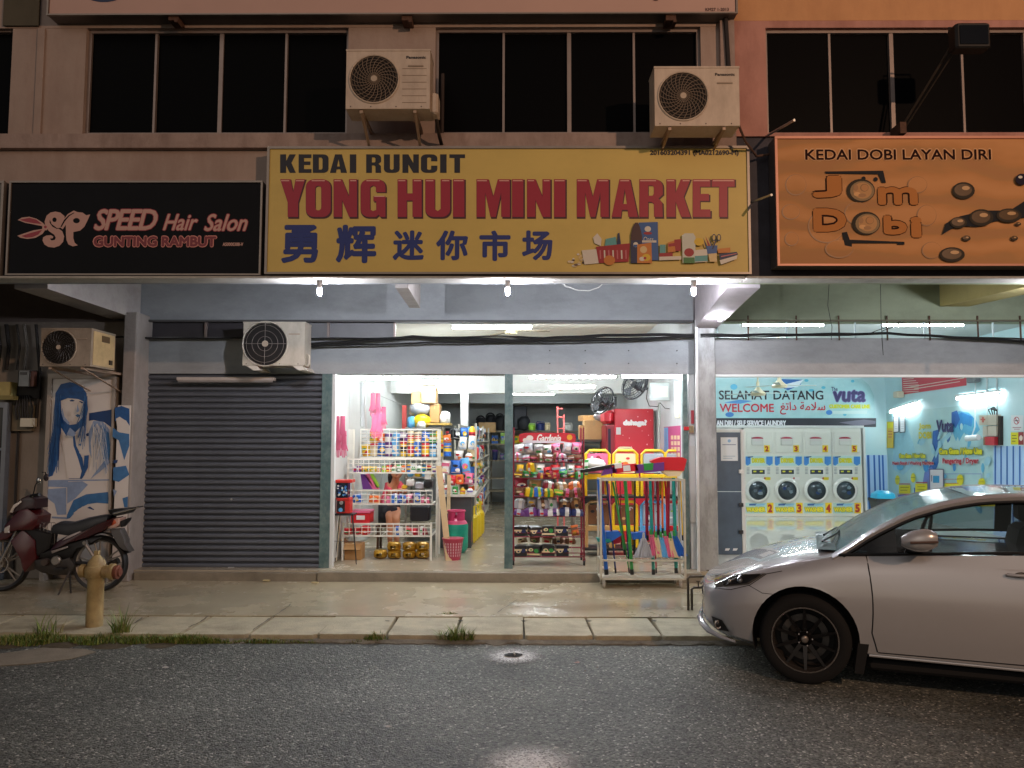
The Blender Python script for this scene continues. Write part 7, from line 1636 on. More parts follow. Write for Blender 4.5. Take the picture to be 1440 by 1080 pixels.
r_ = random.Random(4); sp = [([(1256,600),(1275,598),(1284,622),(1290,650),(1270,668),(1256,660)], m4_), ([(1340,588),(1348,578),(1362,580),(1372,590),(1378,604),(1362,622),(1356,608),(1346,625),(1338,604)], m1_), ([(1344,585),(1352,580),(1368,586),(1366,600),(1356,596),(1350,606)], m2_), ([(1338,580),(1346,577),(1350,590),(1344,602),(1338,596)], m3_),
 ([(1312,606),(1320,604),(1322,620),(1330,612),(1341,598),(1338,616),(1326,632),(1318,656),(1312,668),(1306,658),(1316,636),(1311,624)], m3_), ([(1322,620),(1338,604),(1338,612),(1322,630),(1316,645),(1314,640)], m4_), ([(1300,664),(1310,656),(1318,668),(1312,680),(1302,700),(1296,690)], m5_), ([(1262,696),(1286,694),(1290,706),(1270,712)], m5_), ([(1285,686),(1296,684),(1294,700),(1286,702)], m3_),
 ([(1320,640),(1330,616),(1334,626),(1338,610),(1342,628),(1347,614),(1351,630),(1358,610),(1362,626),(1368,618),(1368,650),(1320,655)], mub), (lens(1358, 645, 2, 6), m1_), (lens(1382, 658, 2.4, 7), m1_), (lens(1342, 657, 2.2, 6), m2_), (lens(1302, 655, 4, 9), m2_), (lens(1360, 616, 3, 6), m4_), (lens(1352, 600, 2, 5), mub)]
for i in range(26): sp.append((lens(r_.uniform(1255, 1390), r_.uniform(600, 720), r_.uniform(1, 5), r_.uniform(3, 9), r_.uniform(-.5, .5)), r_.choice([m4_, m4_, m1_, mub])))
rflat(sp, mu)
yel2 = mt('#d8d022', .4); redt = mt('#b02c3c', .4)
rtext('Vuta', 1317, 590, 1341, 608, mt('#343060', .5), mu, bold=.07, shear=.1)
rtext('Jom', 1292, 595, 1309, 605, mt('#c9c040', .5), mu, bold=.08); rtext('DOBI', 1292, 607, 1310, 617, mt('#c9c040', .5), mu, bold=.08)
rtext('Cara Guna / How Use', 1264, 637, 1302, 645, mt('#6f7a20', .5), mu, bold=.16); rtext('Cara Guna / How Use', 1264.4, 637.6, 1301.6, 644.4, yel2, mu, dx=.04, bold=.1)
rtext('Cara Guna / How Use', 1320, 629, 1382, 640, mt('#6f7a20', .5), mu, bold=.16); rtext('Cara Guna / How Use', 1320.6, 629.8, 1381.4, 639.2, yel2, mu, dx=.04, bold=.1)
rtext('Mesin Basuh / Washing Machine', 1254.5, 648, 1313.5, 655.5, mt('#e8dfe2', .5), mu, bold=.12); rtext('Mesin Basuh / Washing Machine', 1255, 648.5, 1313, 655, redt, mu, dx=.04, bold=.05)
rtext('Pengering / Dryer', 1325, 643.5, 1377, 654.5, mt('#e8dfe2', .5), mu, bold=.12); rtext('Pengering / Dryer', 1325.5, 644, 1376.5, 654, redt, mu, dx=.04, bold=.05)
def rbox(x0, y0, x1, y1): return [(x0, y0), (x1, y0), (x1, y1), (x0, y1)]
dg_ = [(lens(1262, 675, 3.4, 7), yel2), (lens(1284, 672, 3.4, 7), yel2), (lens(1350, 675, 5, 8), yel2), (lens(1380.5, 678.5, 5, 6.5), yel2), (lens(1287, 707.5, 4, 6), yel2), (rbox(1264, 682, 1280, 694), yel2), (rbox(1287, 680, 1304, 692), yel2), (rbox(1328, 680, 1350, 693), yel2), (rbox(1357, 684, 1378, 690), yel2), (rbox(1370, 700, 1400, 712), yel2),
 (rbox(1264, 680, 1280, 681.2), redt), (rbox(1288, 678, 1304, 679.2), redt), (rbox(1330, 679.2, 1348, 680), redt), (rbox(1357, 683, 1377, 684), redt), (rbox(1326, 673.6, 1348, 674.2), redt), (rbox(1327, 666, 1380, 666.7), m5_), (rbox(1379.6, 666, 1380.2, 674), m5_), (rbox(1262, 694.5, 1308, 695.2), redt), (rbox(1290, 706.5, 1305, 707.2), redt),
 (rbox(1307, 659.5, 1327, 692), mt('#4c3f62', .4)), (rbox(1308, 660.5, 1326, 691), mt('#d8d5dc', .4)), (rbox(1312, 669, 1321, 679), mt('#2c86b4', .4)), (rbox(1308, 688, 1326, 688.8), mt('#8a7f96', .4)), (rbox(1308.5, 694.5, 1327.5, 702.5), mt('#6c3c44', .4)), (lens(1315, 698.5, 2.5, 3), mt('#e0dcdc', .4)), (lens(1322, 698.5, 2.5, 3), mt('#e0dcdc', .4)), (rbox(1309.5, 668, 1310.3, 677), mt('#4c3f62', .4))]
for (x0, y0, x1) in ((1266, 685, 1278), (1266, 689, 1276), (1290, 684, 1301), (1290, 688, 1300), (1331, 684, 1346), (1331, 688.5, 1344), (1259, 673, 1265), (1281, 671, 1287), (1346, 673, 1354), (1377, 677, 1384)): dg_.append((rbox(x0, y0, x1, y0+.8), mt('#7c7a20', .4)))
rflat(dg_, mu, 'instruction_print', .022)
# striped lower part of the right wall
wsr = thing('striped_panel', 'blue striped wall covering right of the mural, low on the wall', 'wall covering', pw(1420, 720))
rflat([([(1397, 627), (1520, 629), (1520, 800), (1397, 752)], strl)], wsr, 'sheet', .003)
for i in range(14):
    x = 1398.5+i*(8+i*.15); rflat([(rbox(x, 627.2, x+2.2, 745+i*3), strp)], wsr, 'stripe', .006)
# notices, boxes, wires on the right wall
rb = thing('wall_banner', 'red banner of small white print high on the right laundry wall', 'banner', pw(1313, 554))
rflat([([(1268, 527.5), (1359, 525), (1359, 542), (1269, 555)], mt('#c2424e', .45))], rb, 'sheet', .01)
lw_ = []
for k in range(8):
    y = 530+k*3; lw_.append(([(1270, y), (1270+(12+k*3 if k < 4 else 22), y-1.2), (1270+(12+k*3 if k < 4 else 22), y-.4), (1270, y+.8)], WT))
lw_ += [([(1272, 545), (1356, 531), (1356, 532), (1272, 546)], WT), ([(1285, 546.5), (1350, 536), (1350, 537), (1285, 547.5)], WT)]
rflat(lw_, rb, 'printed_text', .012)
yn = thing('wall_notice', 'tall narrow yellow notice in the laundry corner', 'notice', pw(1252, 630)); rflat([(rbox(1247, 593, 1256.5, 630), mt('#d6b432', .4)), (rbox(1248, 594, 1255.5, 602), yel2), (rbox(1249, 606, 1255, 607), redt), (rbox(1249, 610, 1255, 611), redt), (rbox(1249, 614, 1254, 615), redt)], yn, 'sheet', .03)
for i, x in enumerate((1256, 1265)):
    t = thing('framed_notice', ['left one of two framed white notices beside the laundry tube light', 'right one of two framed white notices beside the laundry tube light'][i], 'notice', pw(x, 608))
    rflat([([(x, 586-i), (x+8, 585-i), (x+8, 608), (x, 609)], mt('#3a3a44', .4)), ([(x+.9, 587-i), (x+7.1, 586.2-i), (x+7.1, 607), (x+.9, 607.6)], mt('#e0e4e6', .3))]+[(rbox(x+2, 590+3*k, x+6, 590.6+3*k), mt('#a6b0b6', .4)) for k in range(5)], t, 'sheet', .03)
fx = thing('electrical_panel', 'cluster of cream electrical boxes and wires on the right laundry wall', 'electrical box', pw(1397, 626))
def rcub(x0, y0, x1, y1, d, m_, name, parent=fx):
    A = [pw(x0, y1, .0), pw(x1, y1, .0), pw(x1, y0, .0), pw(x0, y0, .0)]
    return MB().prism([p-Vector((.001, 0, 0)) for p in A], (-d, 0, 0), m_).build(name, None, parent)
cbx = mt('#c4beae', .4)
for q8 in ((1384, 584, 1396, 598), (1396.5, 583, 1408, 598), (1389, 599.5, 1395.5, 613), (1396.5, 599, 1408, 613)): rcub(*q8, .08, cbx, 'junction_box')
rcub(1394, 614, 1407, 626, .1, mt('#b5303a', .4), 'red_box'); rcub(1408, 585, 1411, 626, .05, mt('#2c2420', .6), 'trunking'); rcub(1388, 614, 1393.6, 626, .06, mt('#8a6c50', .6), 'junction_box')
rcub(1386.5, 589, 1392.5, 591, .09, mt('#c06c60', .4), 'cross_mark'); rcub(1388.6, 586.5, 1390.4, 594, .09, mt('#c06c60', .4), 'cross_mark')
for x in (1388, 1402): MB().tube([pw(x, 520, .03), pw(x, 583, .03)], .014, mt('#c9d6d8', .4), 6).build('conduit', None, fx)
mb = MB()
for k in range(4): mb.tube([pw(1393+k*3, 583, .06), pw(1390+k*4, 576, .1), pw(1398-k*2, 572+k, .12), pw(1402, 578, .08)], .008, cableM, 5)
mb.build('wires', None, fx)
solo(MB().tube([pw(1372, 525, .05), pw(1371, 600, .05), pw(1366, 615, .1)], .01, mt('#dfe8ea', .4), 6), 'cable', 'white cable hanging down the right laundry wall', 'cable')
cc = thing('security_camera', 'grey security camera on the right laundry wall near the red banner', 'camera', pw(1369, 535)); c = pw(1368, 534, .12)
MB().cbox(c.x-.06, c.x+.06, c.y-.14, c.y+.1, c.z-.05, c.z+.05, .02, mt('#6d7276', .4)).build('housing', None, cc); MB().tube([c, pw(1371, 528, .0)], .015, mt('#6d7276', .4), 6).build('bracket', None, cc)
cc = thing('security_camera', 'white security camera on the right laundry wall near the electrical boxes', 'camera', pw(1376, 620)); c = pw(1376, 615, .15)
MB().tube([c, c+Vector((-.05, .25, -.02))], .05, mt('#dfe6e8', .3), 10).build('housing', None, cc); MB().tube([c+Vector((0, .1, 0)), pw(1384, 617, .0)], .018, mt('#dfe6e8', .3), 6).build('bracket', None, cc)
cc = thing('wall_speaker', 'small cream bracket lamp left of the red banner', 'wall lamp', pw(1262, 555)); c = pw(1263, 556, .1)
MB().cbox(c.x-.06, c.x+.08, c.y-.1, c.y+.1, c.z-.05, c.z+.08, .02, mt('#d8cfb8', .4)).build('housing', None, cc)
ns = thing('wall_notice', 'white no smoking notice at the right picture edge', 'notice', pw(1430, 606)); rflat([(rbox(1421.5, 584, 1439, 606), mt('#dbe2e4', .4)), (lens(1429.5, 591.5, 4, 5.5, 0, 16), redt), (lens(1429.5, 591.5, 3.1, 4.4, 0, 16), mt('#dbe2e4', .4)), ([(1427, 588), (1428, 587.5), (1432.5, 595), (1431.5, 595.6)], redt), (rbox(1427, 591, 1432, 592.3), mt('#333333', .4)), (rbox(1424, 600.5, 1436, 601.6), mt('#b07c80', .4)), (rbox(1426, 603, 1434, 604), mt('#b07c80', .4))], ns, 'sheet', .01)
ns = thing('wall_notice', 'yellow and dark red notice below the no smoking notice', 'notice', pw(1430, 625)); rflat([(rbox(1421.5, 608, 1432, 625), yel2), (rbox(1432, 607.5, 1439.5, 625.5), mt('#8c2c30', .4)), (lens(1435.7, 616, 2.6, 4), WT), (rbox(1423, 612, 1429, 613), mt('#5a5a1c', .4)), (rbox(1423, 616, 1430, 617), mt('#5a5a1c', .4)), (rbox(1423, 620, 1428, 621), mt('#5a5a1c', .4))], ns, 'sheet', .01)
for i, (x, y) in enumerate(((1066, 553), (1096, 542))):
    Yc = 13.5-i*.5; c = px(x, y, Yc); t = thing('ceiling_fan', ['cream ceiling fan before the word SELAMAT on the banner', 'cream ceiling fan before the top of the banner'][i], 'ceiling fan', c); fm_ = mt('#d6cfae', .4)
    MB().lathe([(.001, -.05), (.12, -.04), (.13, 0), (.07, .05), (.03, .1), (.025, .2)], c, m=fm_, n=14).build('motor', None, t)
    MB().tube([(c.x, Yc, c.z+.18), (c.x, Yc, CZ)], .014, fm_).build('rod', None, t)
    for k in range(3):
        a0 = .15+k*2.094; u = Vector((math.cos(a0), math.sin(a0), 0)); v = Vector((-u.y, u.x, 0))
        MB().prism([c+u*.12-v*.04, c+u*.62-v*.07, c+u*.66+v*.03, c+u*.12+v*.03], (0, 0, .01), mt('#cfe0dc', .4)).build('blade', None, t)
# ============================================================ motorcycle
YMo = 8.5
def mc(x, y, d=0.): return px(x/5.4, 640+y/5.4, YMo+d)
mo = thing('motorcycle', 'dark red underbone motorcycle with a black seat parked before the blue poster', 'motorcycle', (PX(75, YMo, 820), YMo, WZ))
blk = mt('#131313', .5, var=.2); blg = mt('#101012', .22); mrd = mt('#430a0d', .3, coat=.4); dkr = mt('#34090c', .25, coat=.6); chrome = mt('#b5b2ac', .25, .85); alu = mt('#8b877f', .4, .6, var=.2, scale=20)
kM = YMo/1100
def plate(pts, d0, d1, m_, name, parent=mo, bev=.012):
    """a side panel: outline drawn in and swollen in its middle"""
    P = [mc(*p) for p in pts]; c = sum(P, Vector())/len(P)
    fr0 = [c+(p-c)*1. for p in P]
    mb = MB(); n_ = len(P)
    def ring(k, y): return [Vector((c.x+(p.x-c.x)*k, YMo+y, c.z+(p.z-c.z)*k)) for p in P]
    rs_ = [ring(.86, d0), ring(1, d0+bev), ring(1, d1-bev), ring(.86, d1)]
    v = [q for r_ in rs_ for q in r_]; f = []
    for a in range(3):
        for i in range(n_): f.append((a*n_+i, a*n_+(i+1) % n_, (a+1)*n_+(i+1) % n_, (a+1)*n_+i))
    f += [tuple(range(n_-1, -1, -1)), tuple(range(3*n_, 4*n_))]
    return mb.add(v, f, m_, True).build(name, None, parent)
def wheel(cx, cy, d=0.):
    c = mc(cx, cy, d); R_ = c.z-WZ-.002
    w = MB().lathe([(R_-.05, -.028), (R_-.02, -.04), (R_-.003, -.02), (R_, 0), (R_-.003, .02), (R_-.02, .04), (R_-.05, .028)], c, 'y', blk, 36)
    w.f = [f_ for f_ in w.f if len(f_) == 4]; w.m = w.m[:len(w.f)]; w.sm = w.sm[:len(w.f)]; wo = w.build('wheel', None, mo)
    r = MB().lathe([(R_-.055, -.025), (R_-.048, -.03), (R_-.046, -.02), (R_-.065, 0), (R_-.046, .02), (R_-.048, .03), (R_-.055, .025)], c, 'y', alu, 36); r.f = [f_ for f_ in r.f if len(f_) == 4]; r.m = r.m[:len(r.f)]; r.sm = r.sm[:len(r.f)]; r.build('rim', None, wo)
    for k in range(5):
        a0 = .5+k*1.2566; 
        for s in (-.14, .14):
            MB().tube([c+Vector((.03*math.cos(a0), 0, .03*math.sin(a0))), c+Vector(((R_-.055)*math.cos(a0+s), 0, (R_-.055)*math.sin(a0+s)))], [.012, .008], alu, 6).build('spoke', None, wo)
    MB().lathe([(.04, -.05), (.045, -.04), (.045, .04), (.04, .05)], c, 'y', alu, 14).build('hub', None, wo)
    MB().tube([c+Vector((.09*math.cos(2*math.pi*i/20), -.05, .09*math.sin(2*math.pi*i/20))) for i in range(20)], .008, chrome, 5, True).build('brake_disc', None, wo)
    return c, R_
cf_, Rf = wheel(22, 822); cr_, Rr = wheel(762, 822)
MB().tube([cf_+Vector((0, -.06, 0)), mc(95, 640, -.06), mc(130, 560, -.05)], .016, chrome, 8).tube([cf_+Vector((0, .06, 0)), mc(95, 640, .06), mc(130, 560, .05)], .016, chrome, 8).build('fork', None, mo)
plate([(-40, 640), (0, 600), (90, 545), (160, 480), (158, 560), (120, 600), (75, 635), (20, 648), (-40, 670)], -.055, .055, mrd, 'front_fender')
plate([(120, 645), (210, 560), (300, 640), (310, 780), (225, 880), (212, 860), (200, 790), (150, 700)], -.10, .10, mrd, 'leg_shield')
plate([(150, 560), (200, 520), (330, 570), (420, 590), (400, 700), (300, 770), (250, 700), (160, 600)], -.07, .07, blk, 'inner_cowl')
plate([(90, 530), (150, 460), (200, 410), (260, 400), (340, 455), (330, 520), (290, 560), (200, 560), (150, 570), (95, 585)], -.13, .13, mrd, 'front_cowl')
plate([(95, 545), (135, 520), (130, 578), (95, 580)], -.14, -.12, mt('#b9b4ac', .4), 'number_plate', bev=.004)
plate([(125, 440), (140, 390), (200, 330), (260, 300), (320, 330), (318, 400), (260, 400), (190, 420), (140, 450)], -.12, .12, mt('#2a1416', .3), 'handlebar_cowl')
plate([(130, 425), (160, 370), (215, 338), (218, 352), (165, 395), (150, 430)], -.135, -.1, mt('#cfc9c0', .2), 'headlight', bev=.006)
MB().tube([mc(250, 320, -.28), mc(240, 310, -.15), mc(235, 330, 0), mc(240, 310, .15), mc(250, 320, .28)], .012, blk, 8).build('handlebar', None, mo)
for d in (-.3, .3): MB().tube([mc(300, 300, d), mc(235, 310, d*.8)], .018, blk, 8).build('grip', None, mo)
MB().tube([mc(250, 310, -.2), mc(268, 230, -.24), mc(290, 195, -.25)], .006, blk, 6).build('mirror_stem', None, mo)
c = mc(293, 195, -.27); MB().ball(c, .034, mt('#9fa19e', .1, .9), 12, 8, (.8, .35, 1.1)).build('mirror', None, mo)
MB().tube([mc(320, 135-5, .24), mc(345, 130, .25), mc(350, 190, .22)], .006, blk, 6).build('mirror_stem', None, mo)
c = mc(350, 170, .25); MB().ball(c, .034, mt('#33272a', .3), 12, 8, (.9, .4, 1.2)).build('mirror', None, mo)
# seat
rows = []
for x, yt, yb, w in ((428, 560, 575, .05), (435, 520, 580, .1), (480, 500, 590, .11), (560, 508, 600, .12), (620, 492, 590, .12), (700, 468, 560, .125), (780, 452, 520, .12), (850, 448, 490, .1), (862, 455, 470, .05)):
    t_, b_ = mc(x, yt), mc(x, yb); zc = t_.z
    rows.append([(t_.x, YMo+w*u, b_.z+(t_.z-b_.z)*v) for u, v in ((-1, 0), (-1.02, .5), (-.85, .88), (-.4, 1), (.4, 1), (.85, .88), (1.02, .5), (1, 0))])
MB().grid(rows, mt('#151517', .38), True, True).build('seat', None, mo)
plate([(420, 720), (470, 650), (560, 600), (700, 540), (820, 500), (900, 470), (885, 520), (830, 560), (700, 620), (560, 660), (480, 700)], -.115, .115, dkr, 'side_panel')
plate([(520, 640), (560, 605), (660, 565), (665, 575), (570, 620)], -.125, -.112, mt('#a9a19c', .3), 'stripe', bev=.003)
plate([(440, 715), (560, 680), (565, 690), (445, 735)], -.125, -.112, mt('#8c8580', .3), 'stripe', bev=.003)
plate([(340, 740), (460, 690), (640, 640), (740, 610), (800, 620), (700, 680), (620, 700), (560, 780), (420, 780), (330, 770)], -.08, .08, blk, 'frame_cover')
plate([(850, 410), (900, 405), (980, 400), (1060, 388), (1062, 397), (1010, 410), (985, 440), (900, 460), (860, 440)], -.09, .09, blk, 'rear_rack')
for y0 in (-.09, .09): MB().tube([mc(860, 445, y0), mc(960, 420, y0), mc(1055, 392, y0*.7)], .011, chrome, 6).build('rack_rail', None, mo)
plate([(835, 520), (900, 475), (935, 470), (930, 520), (900, 548), (845, 552)], -.085, .085, mt('#c2a294', .15), 'tail_light')
plate([(865, 500), (905, 485), (915, 510), (880, 530)], -.09, -.08, mt('#b0502c', .2), 'indicator', bev=.003)
plate([(930, 500), (985, 475), (975, 500), (935, 545)], -.06, .06, blk, 'rear_cowl')
plate([(850, 560), (930, 555), (970, 640), (968, 670), (1005, 730), (960, 722), (920, 690), (880, 620)], -.06, .06, mt('#4a4744', .5), 'mudguard')
mb = MB(); rows = []
for i in range(10):
    a0 = R(20+i*12); r_ = Rr+.03; rows.append([(cr_.x+r_*math.cos(a0), YMo+u, cr_.z+r_*math.sin(a0)) for u in (-.05, -.03, .03, .05)])
MB().grid(rows, blk).build('rear_fender', None, mo)
plate([(300, 790), (380, 770), (470, 790), (560, 770), (600, 830), (560, 900), (440, 900), (350, 880), (300, 850)], -.1, .1, mt('#3b3733', .45, .3, var=.3, scale=15), 'engine')
c = mc(430, 800, -.1); MB().lathe([(.04, -.03), (.05, -.02), (.05, .01)], c, 'y', alu, 16).build('engine_cover', None, mo)
c = mc(350, 812, -.1); MB().lathe([(.035, -.04), (.04, -.02), (.04, .01)], c, 'y', mt('#4a3f38', .4, .4), 14).build('cylinder_head', None, mo)
c = mc(650, 665, -.11); MB().lathe([(.02, -.03), (.024, .01)], c, 'y', alu, 12).build('suspension_cap', None, mo)
MB().tube([mc(640, 660, -.11), mc(740, 810, -.09)], .02, chrome, 8).build('shock_absorber', None, mo)
MB().tube([mc(540, 820, -.02), mc(762, 822, -.05)], .02, blk, 8).tube([mc(540, 820, .05), mc(762, 822, .06)], .02, blk, 8).build('swing_arm', None, mo)
MB().tube([mc(360, 860, .12), mc(560, 900, .13), mc(800, 850, .13), mc(900, 800, .13)], [.018, .02, .035, .035], mt('#57524c', .35, .6), 10).build('exhaust', None, mo)
c1s = mc(530, 880, -.1); 
for dx in (-.055, .02): MB().tube([c1s+Vector((0, 0, 0)), Vector((c1s.x+dx, c1s.y-.1*(dx < 0), WZ+.005))], .009, blk, 6).build('stand_leg', None, mo)
MB().box(c1s.x-.12, c1s.x-.02, YMo-.2, YMo-.12, c1s.z+.03, c1s.z+.045, blk).build('foot_peg', None, mo)
mb = MB(); bx0, bz0 = mc(320, 670), mc(440, 510)
for i in range(5): x = bx0.x+(bz0.x-bx0.x)*i/4; mb.tube([(x, YMo-.05, bx0.z), (x, YMo-.05, bz0.z)], .003, chrome, 4)
for i in range(3): z = bx0.z+(bz0.z-bx0.z)*i/2; mb.tube([(bx0.x, YMo-.05, z), (bz0.x, YMo-.05, z)], .003, chrome, 4)
mb.build('wire_basket', None, mo)
# ============================================================ car
from mathutils.bvhtree import BVHTree
CPH = R(20); CW = 1.62; WR = .315
CF = Vector((math.cos(CPH), -math.sin(CPH), 0)); CL = Vector((math.sin(CPH), math.cos(CPH), 0))
_y = 5.2
while px(1132, 900, _y).z > WR+.003: _y += .005
CO = px(1132, 900, _y)-CL*.035; CO.z = 0
def cw(s, t, z):
    if s < -.4: s = -.4+(s+.4)*.84
    return CO+CF*s+CL*t+Vector((0, 0, z))
def lerpt(tab, s):
    if s <= tab[0][0]: return tab[0][1]
    for (a, u), (b, v) in zip(tab, tab[1:]):
        if s <= b:
            k = (s-a)/(b-a); return u+(v-u)*k
    return tab[-1][1]
def smt(tab, s, h=.06): return (lerpt(tab, s-h)+2*lerpt(tab, s)+lerpt(tab, s+h))/4
T_pl = [(-.84, .46), (-.82, .34), (-.79, .25), (-.74, .17), (-.66, .10), (-.55, .05), (-.4, .015), (-.2, 0), (3.0, 0), (3.4, .06), (3.55, .18), (3.6, .3)]
T_bot = [(-.84, .35), (-.7, .305), (-.55, .265), (-.36, .24), (.44, .228), (1.3, .22), (2.2, .2), (3.2, .25), (3.6, .36)]
T_sh = [(-.84, .60), (-.75, .63), (-.6, .68), (-.4, .755), (-.15, .83), (.1, .885), (.246, .93), (1.3, .995), (2.6, 1.02), (3.3, 1.03), (3.6, .96)]
T_ct = [(-.84, .62), (-.75, .65), (-.69, .67), (-.547, .75), (-.385, .82), (-.19, .885), (0, .93), (.15, .945), (.5, .95), (2.4, .95), (2.7, 1.03), (3.3, 1.06), (3.6, .98)]
def section(s):
    pl = lerpt(T_pl, s); zb = smt(T_bot, s); sh = smt(T_sh, s); ct = smt(T_ct, s); sh = min(sh, ct-.01)
    h = sh-zb
    near = [(.3, zb), (.085, zb), (.03, zb+.035), (.008, zb+h*.25), (0, zb+h*.45), (.002, zb+h*.6), (.016, zb+h*.74), (.02, zb+h*.8), (.045, zb+h*.93), (.075, sh), (.13, sh+(ct-sh)*.3), (.3, sh+(ct-sh)*.62), (.55, sh+(ct-sh)*.9)]
    half = CW/2
    P = [(pl+t*(half-pl)/half if t > .2 else pl+t, z) for t, z in near]
    full = P+[(half, ct)]+[(CW-t, z) for t, z in reversed(P)]
    return full
ST = [-.84, -.832, -.82, -.805, -.79, -.765, -.74, -.7, -.66, -.6, -.55, -.5, -.45, -.38, -.3, -.2, -.1, 0, .1, .2, .3, .4, .5, .65, .8, 1, 1.2, 1.4, 1.6, 1.9, 2.2, 2.4, 2.55, 2.7, 2.9, 3.1, 3.3, 3.42, 3.5, 3.56, 3.6]
cpaint = mt('#a3a3a4', .26, .25, coat=.8, spec=.5, var=.03, scale=1.5, name='car_paint')
carr = thing('parked_car', 'silver grey sedan parked at the right with its nose towards the shops and black wheels', 'car', CO)
secs = [section(s) for s in ST]; nS = len(secs[0])
mb = MB(); mb.grid([[cw(s, t, z) for t, z in sec] for s, sec in zip(ST, secs)], cpaint, True, True)
mb.f.append(tuple(range(nS-1, -1, -1))); mb.m.append(0); mb.sm.append(False)
mb.f.append(tuple(range((len(ST)-1)*nS, len(ST)*nS))); mb.m.append(0); mb.sm.append(False)
me = mb.mesh('body_shell', None, CO)
tmp = bpy.data.objects.new('body', me); COL.objects.link(tmp)
AX = ((0., .338), (2.72, .338)); AR = .362
cut = MB()
for s_a, z_a in AX:
    for t0, t1 in ((-.15, .30), (CW-.30, CW+.15)):
        n_ = 40; v = [cw(s_a+AR*math.cos(2*math.pi*i/n_), t0, z_a+AR*math.sin(2*math.pi*i/n_))-CO for i in range(n_)]+[cw(s_a+AR*math.cos(2*math.pi*i/n_), t1, z_a+AR*math.sin(2*math.pi*i/n_))-CO for i in range(n_)]
        cut.add(v, [tuple(range(n_)), tuple(range(2*n_-1, n_-1, -1))]+[(i, i+n_, (i+1) % n_+n_, (i+1) % n_) for i in range(n_)], mt('#0d0d0d', .9))
cme = cut.mesh('cutter'); import bmesh
for m_ in (me, cme):
    bm = bmesh.new(); bm.from_mesh(m_); bmesh.ops.recalc_face_normals(bm, faces=bm.faces); bm.to_mesh(m_); bm.free()
co_ = bpy.data.objects.new('cutter', cme); COL.objects.link(co_)
md = tmp.modifiers.new('b', 'BOOLEAN'); md.operation = 'DIFFERENCE'; md.object = co_; md.solver = 'EXACT'; md.material_mode = 'TRANSFER'
bpy.context.view_layer.update()
bme = bpy.data.meshes.new_from_object(tmp.evaluated_get(bpy.context.evaluated_depsgraph_get()))
bpy.data.objects.remove(tmp); bpy.data.objects.remove(co_)
bme.set_sharp_from_angle(angle=R(38))
body = bpy.data.objects.new('body', bme); COL.objects.link(body); body.parent = carr
bvh = BVHTree.FromPolygons([v.co+CO for v in bme.vertices], [tuple(p.vertices) for p in bme.polygons])
def hit(x, y, off=.004):
    d = (CAMR @ Vector(((x-720)/1100, -(y-540)/1100, -1))).normalized(); o = Vector((0, 0, CAMH))
    p, n_, i, ds = bvh.ray_cast(o, d)
    if p is None: return None
    if n_.dot(d) > 0: n_ = -n_
    return p+n_*off
def patch(q4, nu, nv, mat, name, off=.004, parent=carr):
    """patch laid on the body between four photo corners (tl, tr, br, bl)"""
    rows = []; last = None
    for j in range(nv+1):
        r_ = []
        for i in range(nu+1):
            u, v = i/nu, j/nv
            x = (1-u)*(1-v)*q4[0][0]+u*(1-v)*q4[1][0]+u*v*q4[2][0]+(1-u)*v*q4[3][0]; y = (1-u)*(1-v)*q4[0][1]+u*(1-v)*q4[1][1]+u*v*q4[2][1]+(1-u)*v*q4[3][1]
            h_ = hit(x, y, off) or last
            if h_ is None: h_ = hit((q4[0][0]+q4[2][0])/2, (q4[0][1]+q4[2][1])/2, off) or px(x, y, 5.7)
            last = h_; r_.append(h_)
        rows.append(r_)
    return MB().grid(rows, mat, True).build(name, None, parent)
def seam(pts, r_=.003, name='seam', mat=None, off=.0005):
    Q = []
    for a, b in zip(pts, pts[1:]):
        for k in range(8):
            h_ = hit(a[0]+(b[0]-a[0])*k/8, a[1]+(b[1]-a[1])*k/8, off)
            if h_: Q.append(h_)
    h_ = hit(*pts[-1], off)
    if h_: Q.append(h_)
    if len(Q) > 1: return MB().tube(Q, r_, mat or mt('#0c0b0b', .9), 5).build(name, None, carr)
def side(s, z, off=0.):
    """near side of the body at s, z"""
    sec = section(s)[:10]
    for (t0, z0_), (t1, z1_) in zip(sec[1:], sec[2:]):
        if z <= z1_: return cw(s, t0+(t1-t0)*max(0, (z-z0_)/(z1_-z0_+1e-9))-off, z)
    return cw(s, sec[-1][0]-off, z)
# front door, slightly proud panel with its own edges
rows = []
for j in range(11):
    z = .28+(.935-.28)*j/10
    s0 = .445+.03*math.sin((z-.27)/.66*math.pi)-.02+(.05*(1-j/2) if j < 2 else 0)
    rows.append([side(s0+(1.52-s0)*i/12, z+.055*(i/12)*(j/10), .004) for i in range(13)])
dr_ = MB().grid(rows, cpaint, True).build('door', None, carr)
rows2 = [[p+CL*0 for p in r_] for r_ in rows]
edge = [r_[0] for r_ in rows]
MB().tube([p+CL*.004-CF*.004 for p in edge], .0045, mt('#0a0909', .9), 5).build('door_gap', None, carr)
MB().tube([rows[0][i]+CL*.003-Vector((0, 0, .004)) for i in range(13)], .0035, mt('#0a0909', .9), 5).build('door_gap', None, carr)
h0 = side(1.27, .86, .02); MB().tube([h0, h0+CF*.05-CL*.015, h0+CF*.13-CL*.015, h0+CF*.17], .011, cpaint, 8).build('handle', None, dr_)
MB().ball(h0+CF*.085+CL*.012, .04, mt('#0c0c0c', .5), 10, 6, (1.2, .2, .5)).build('handle_recess', None, dr_)
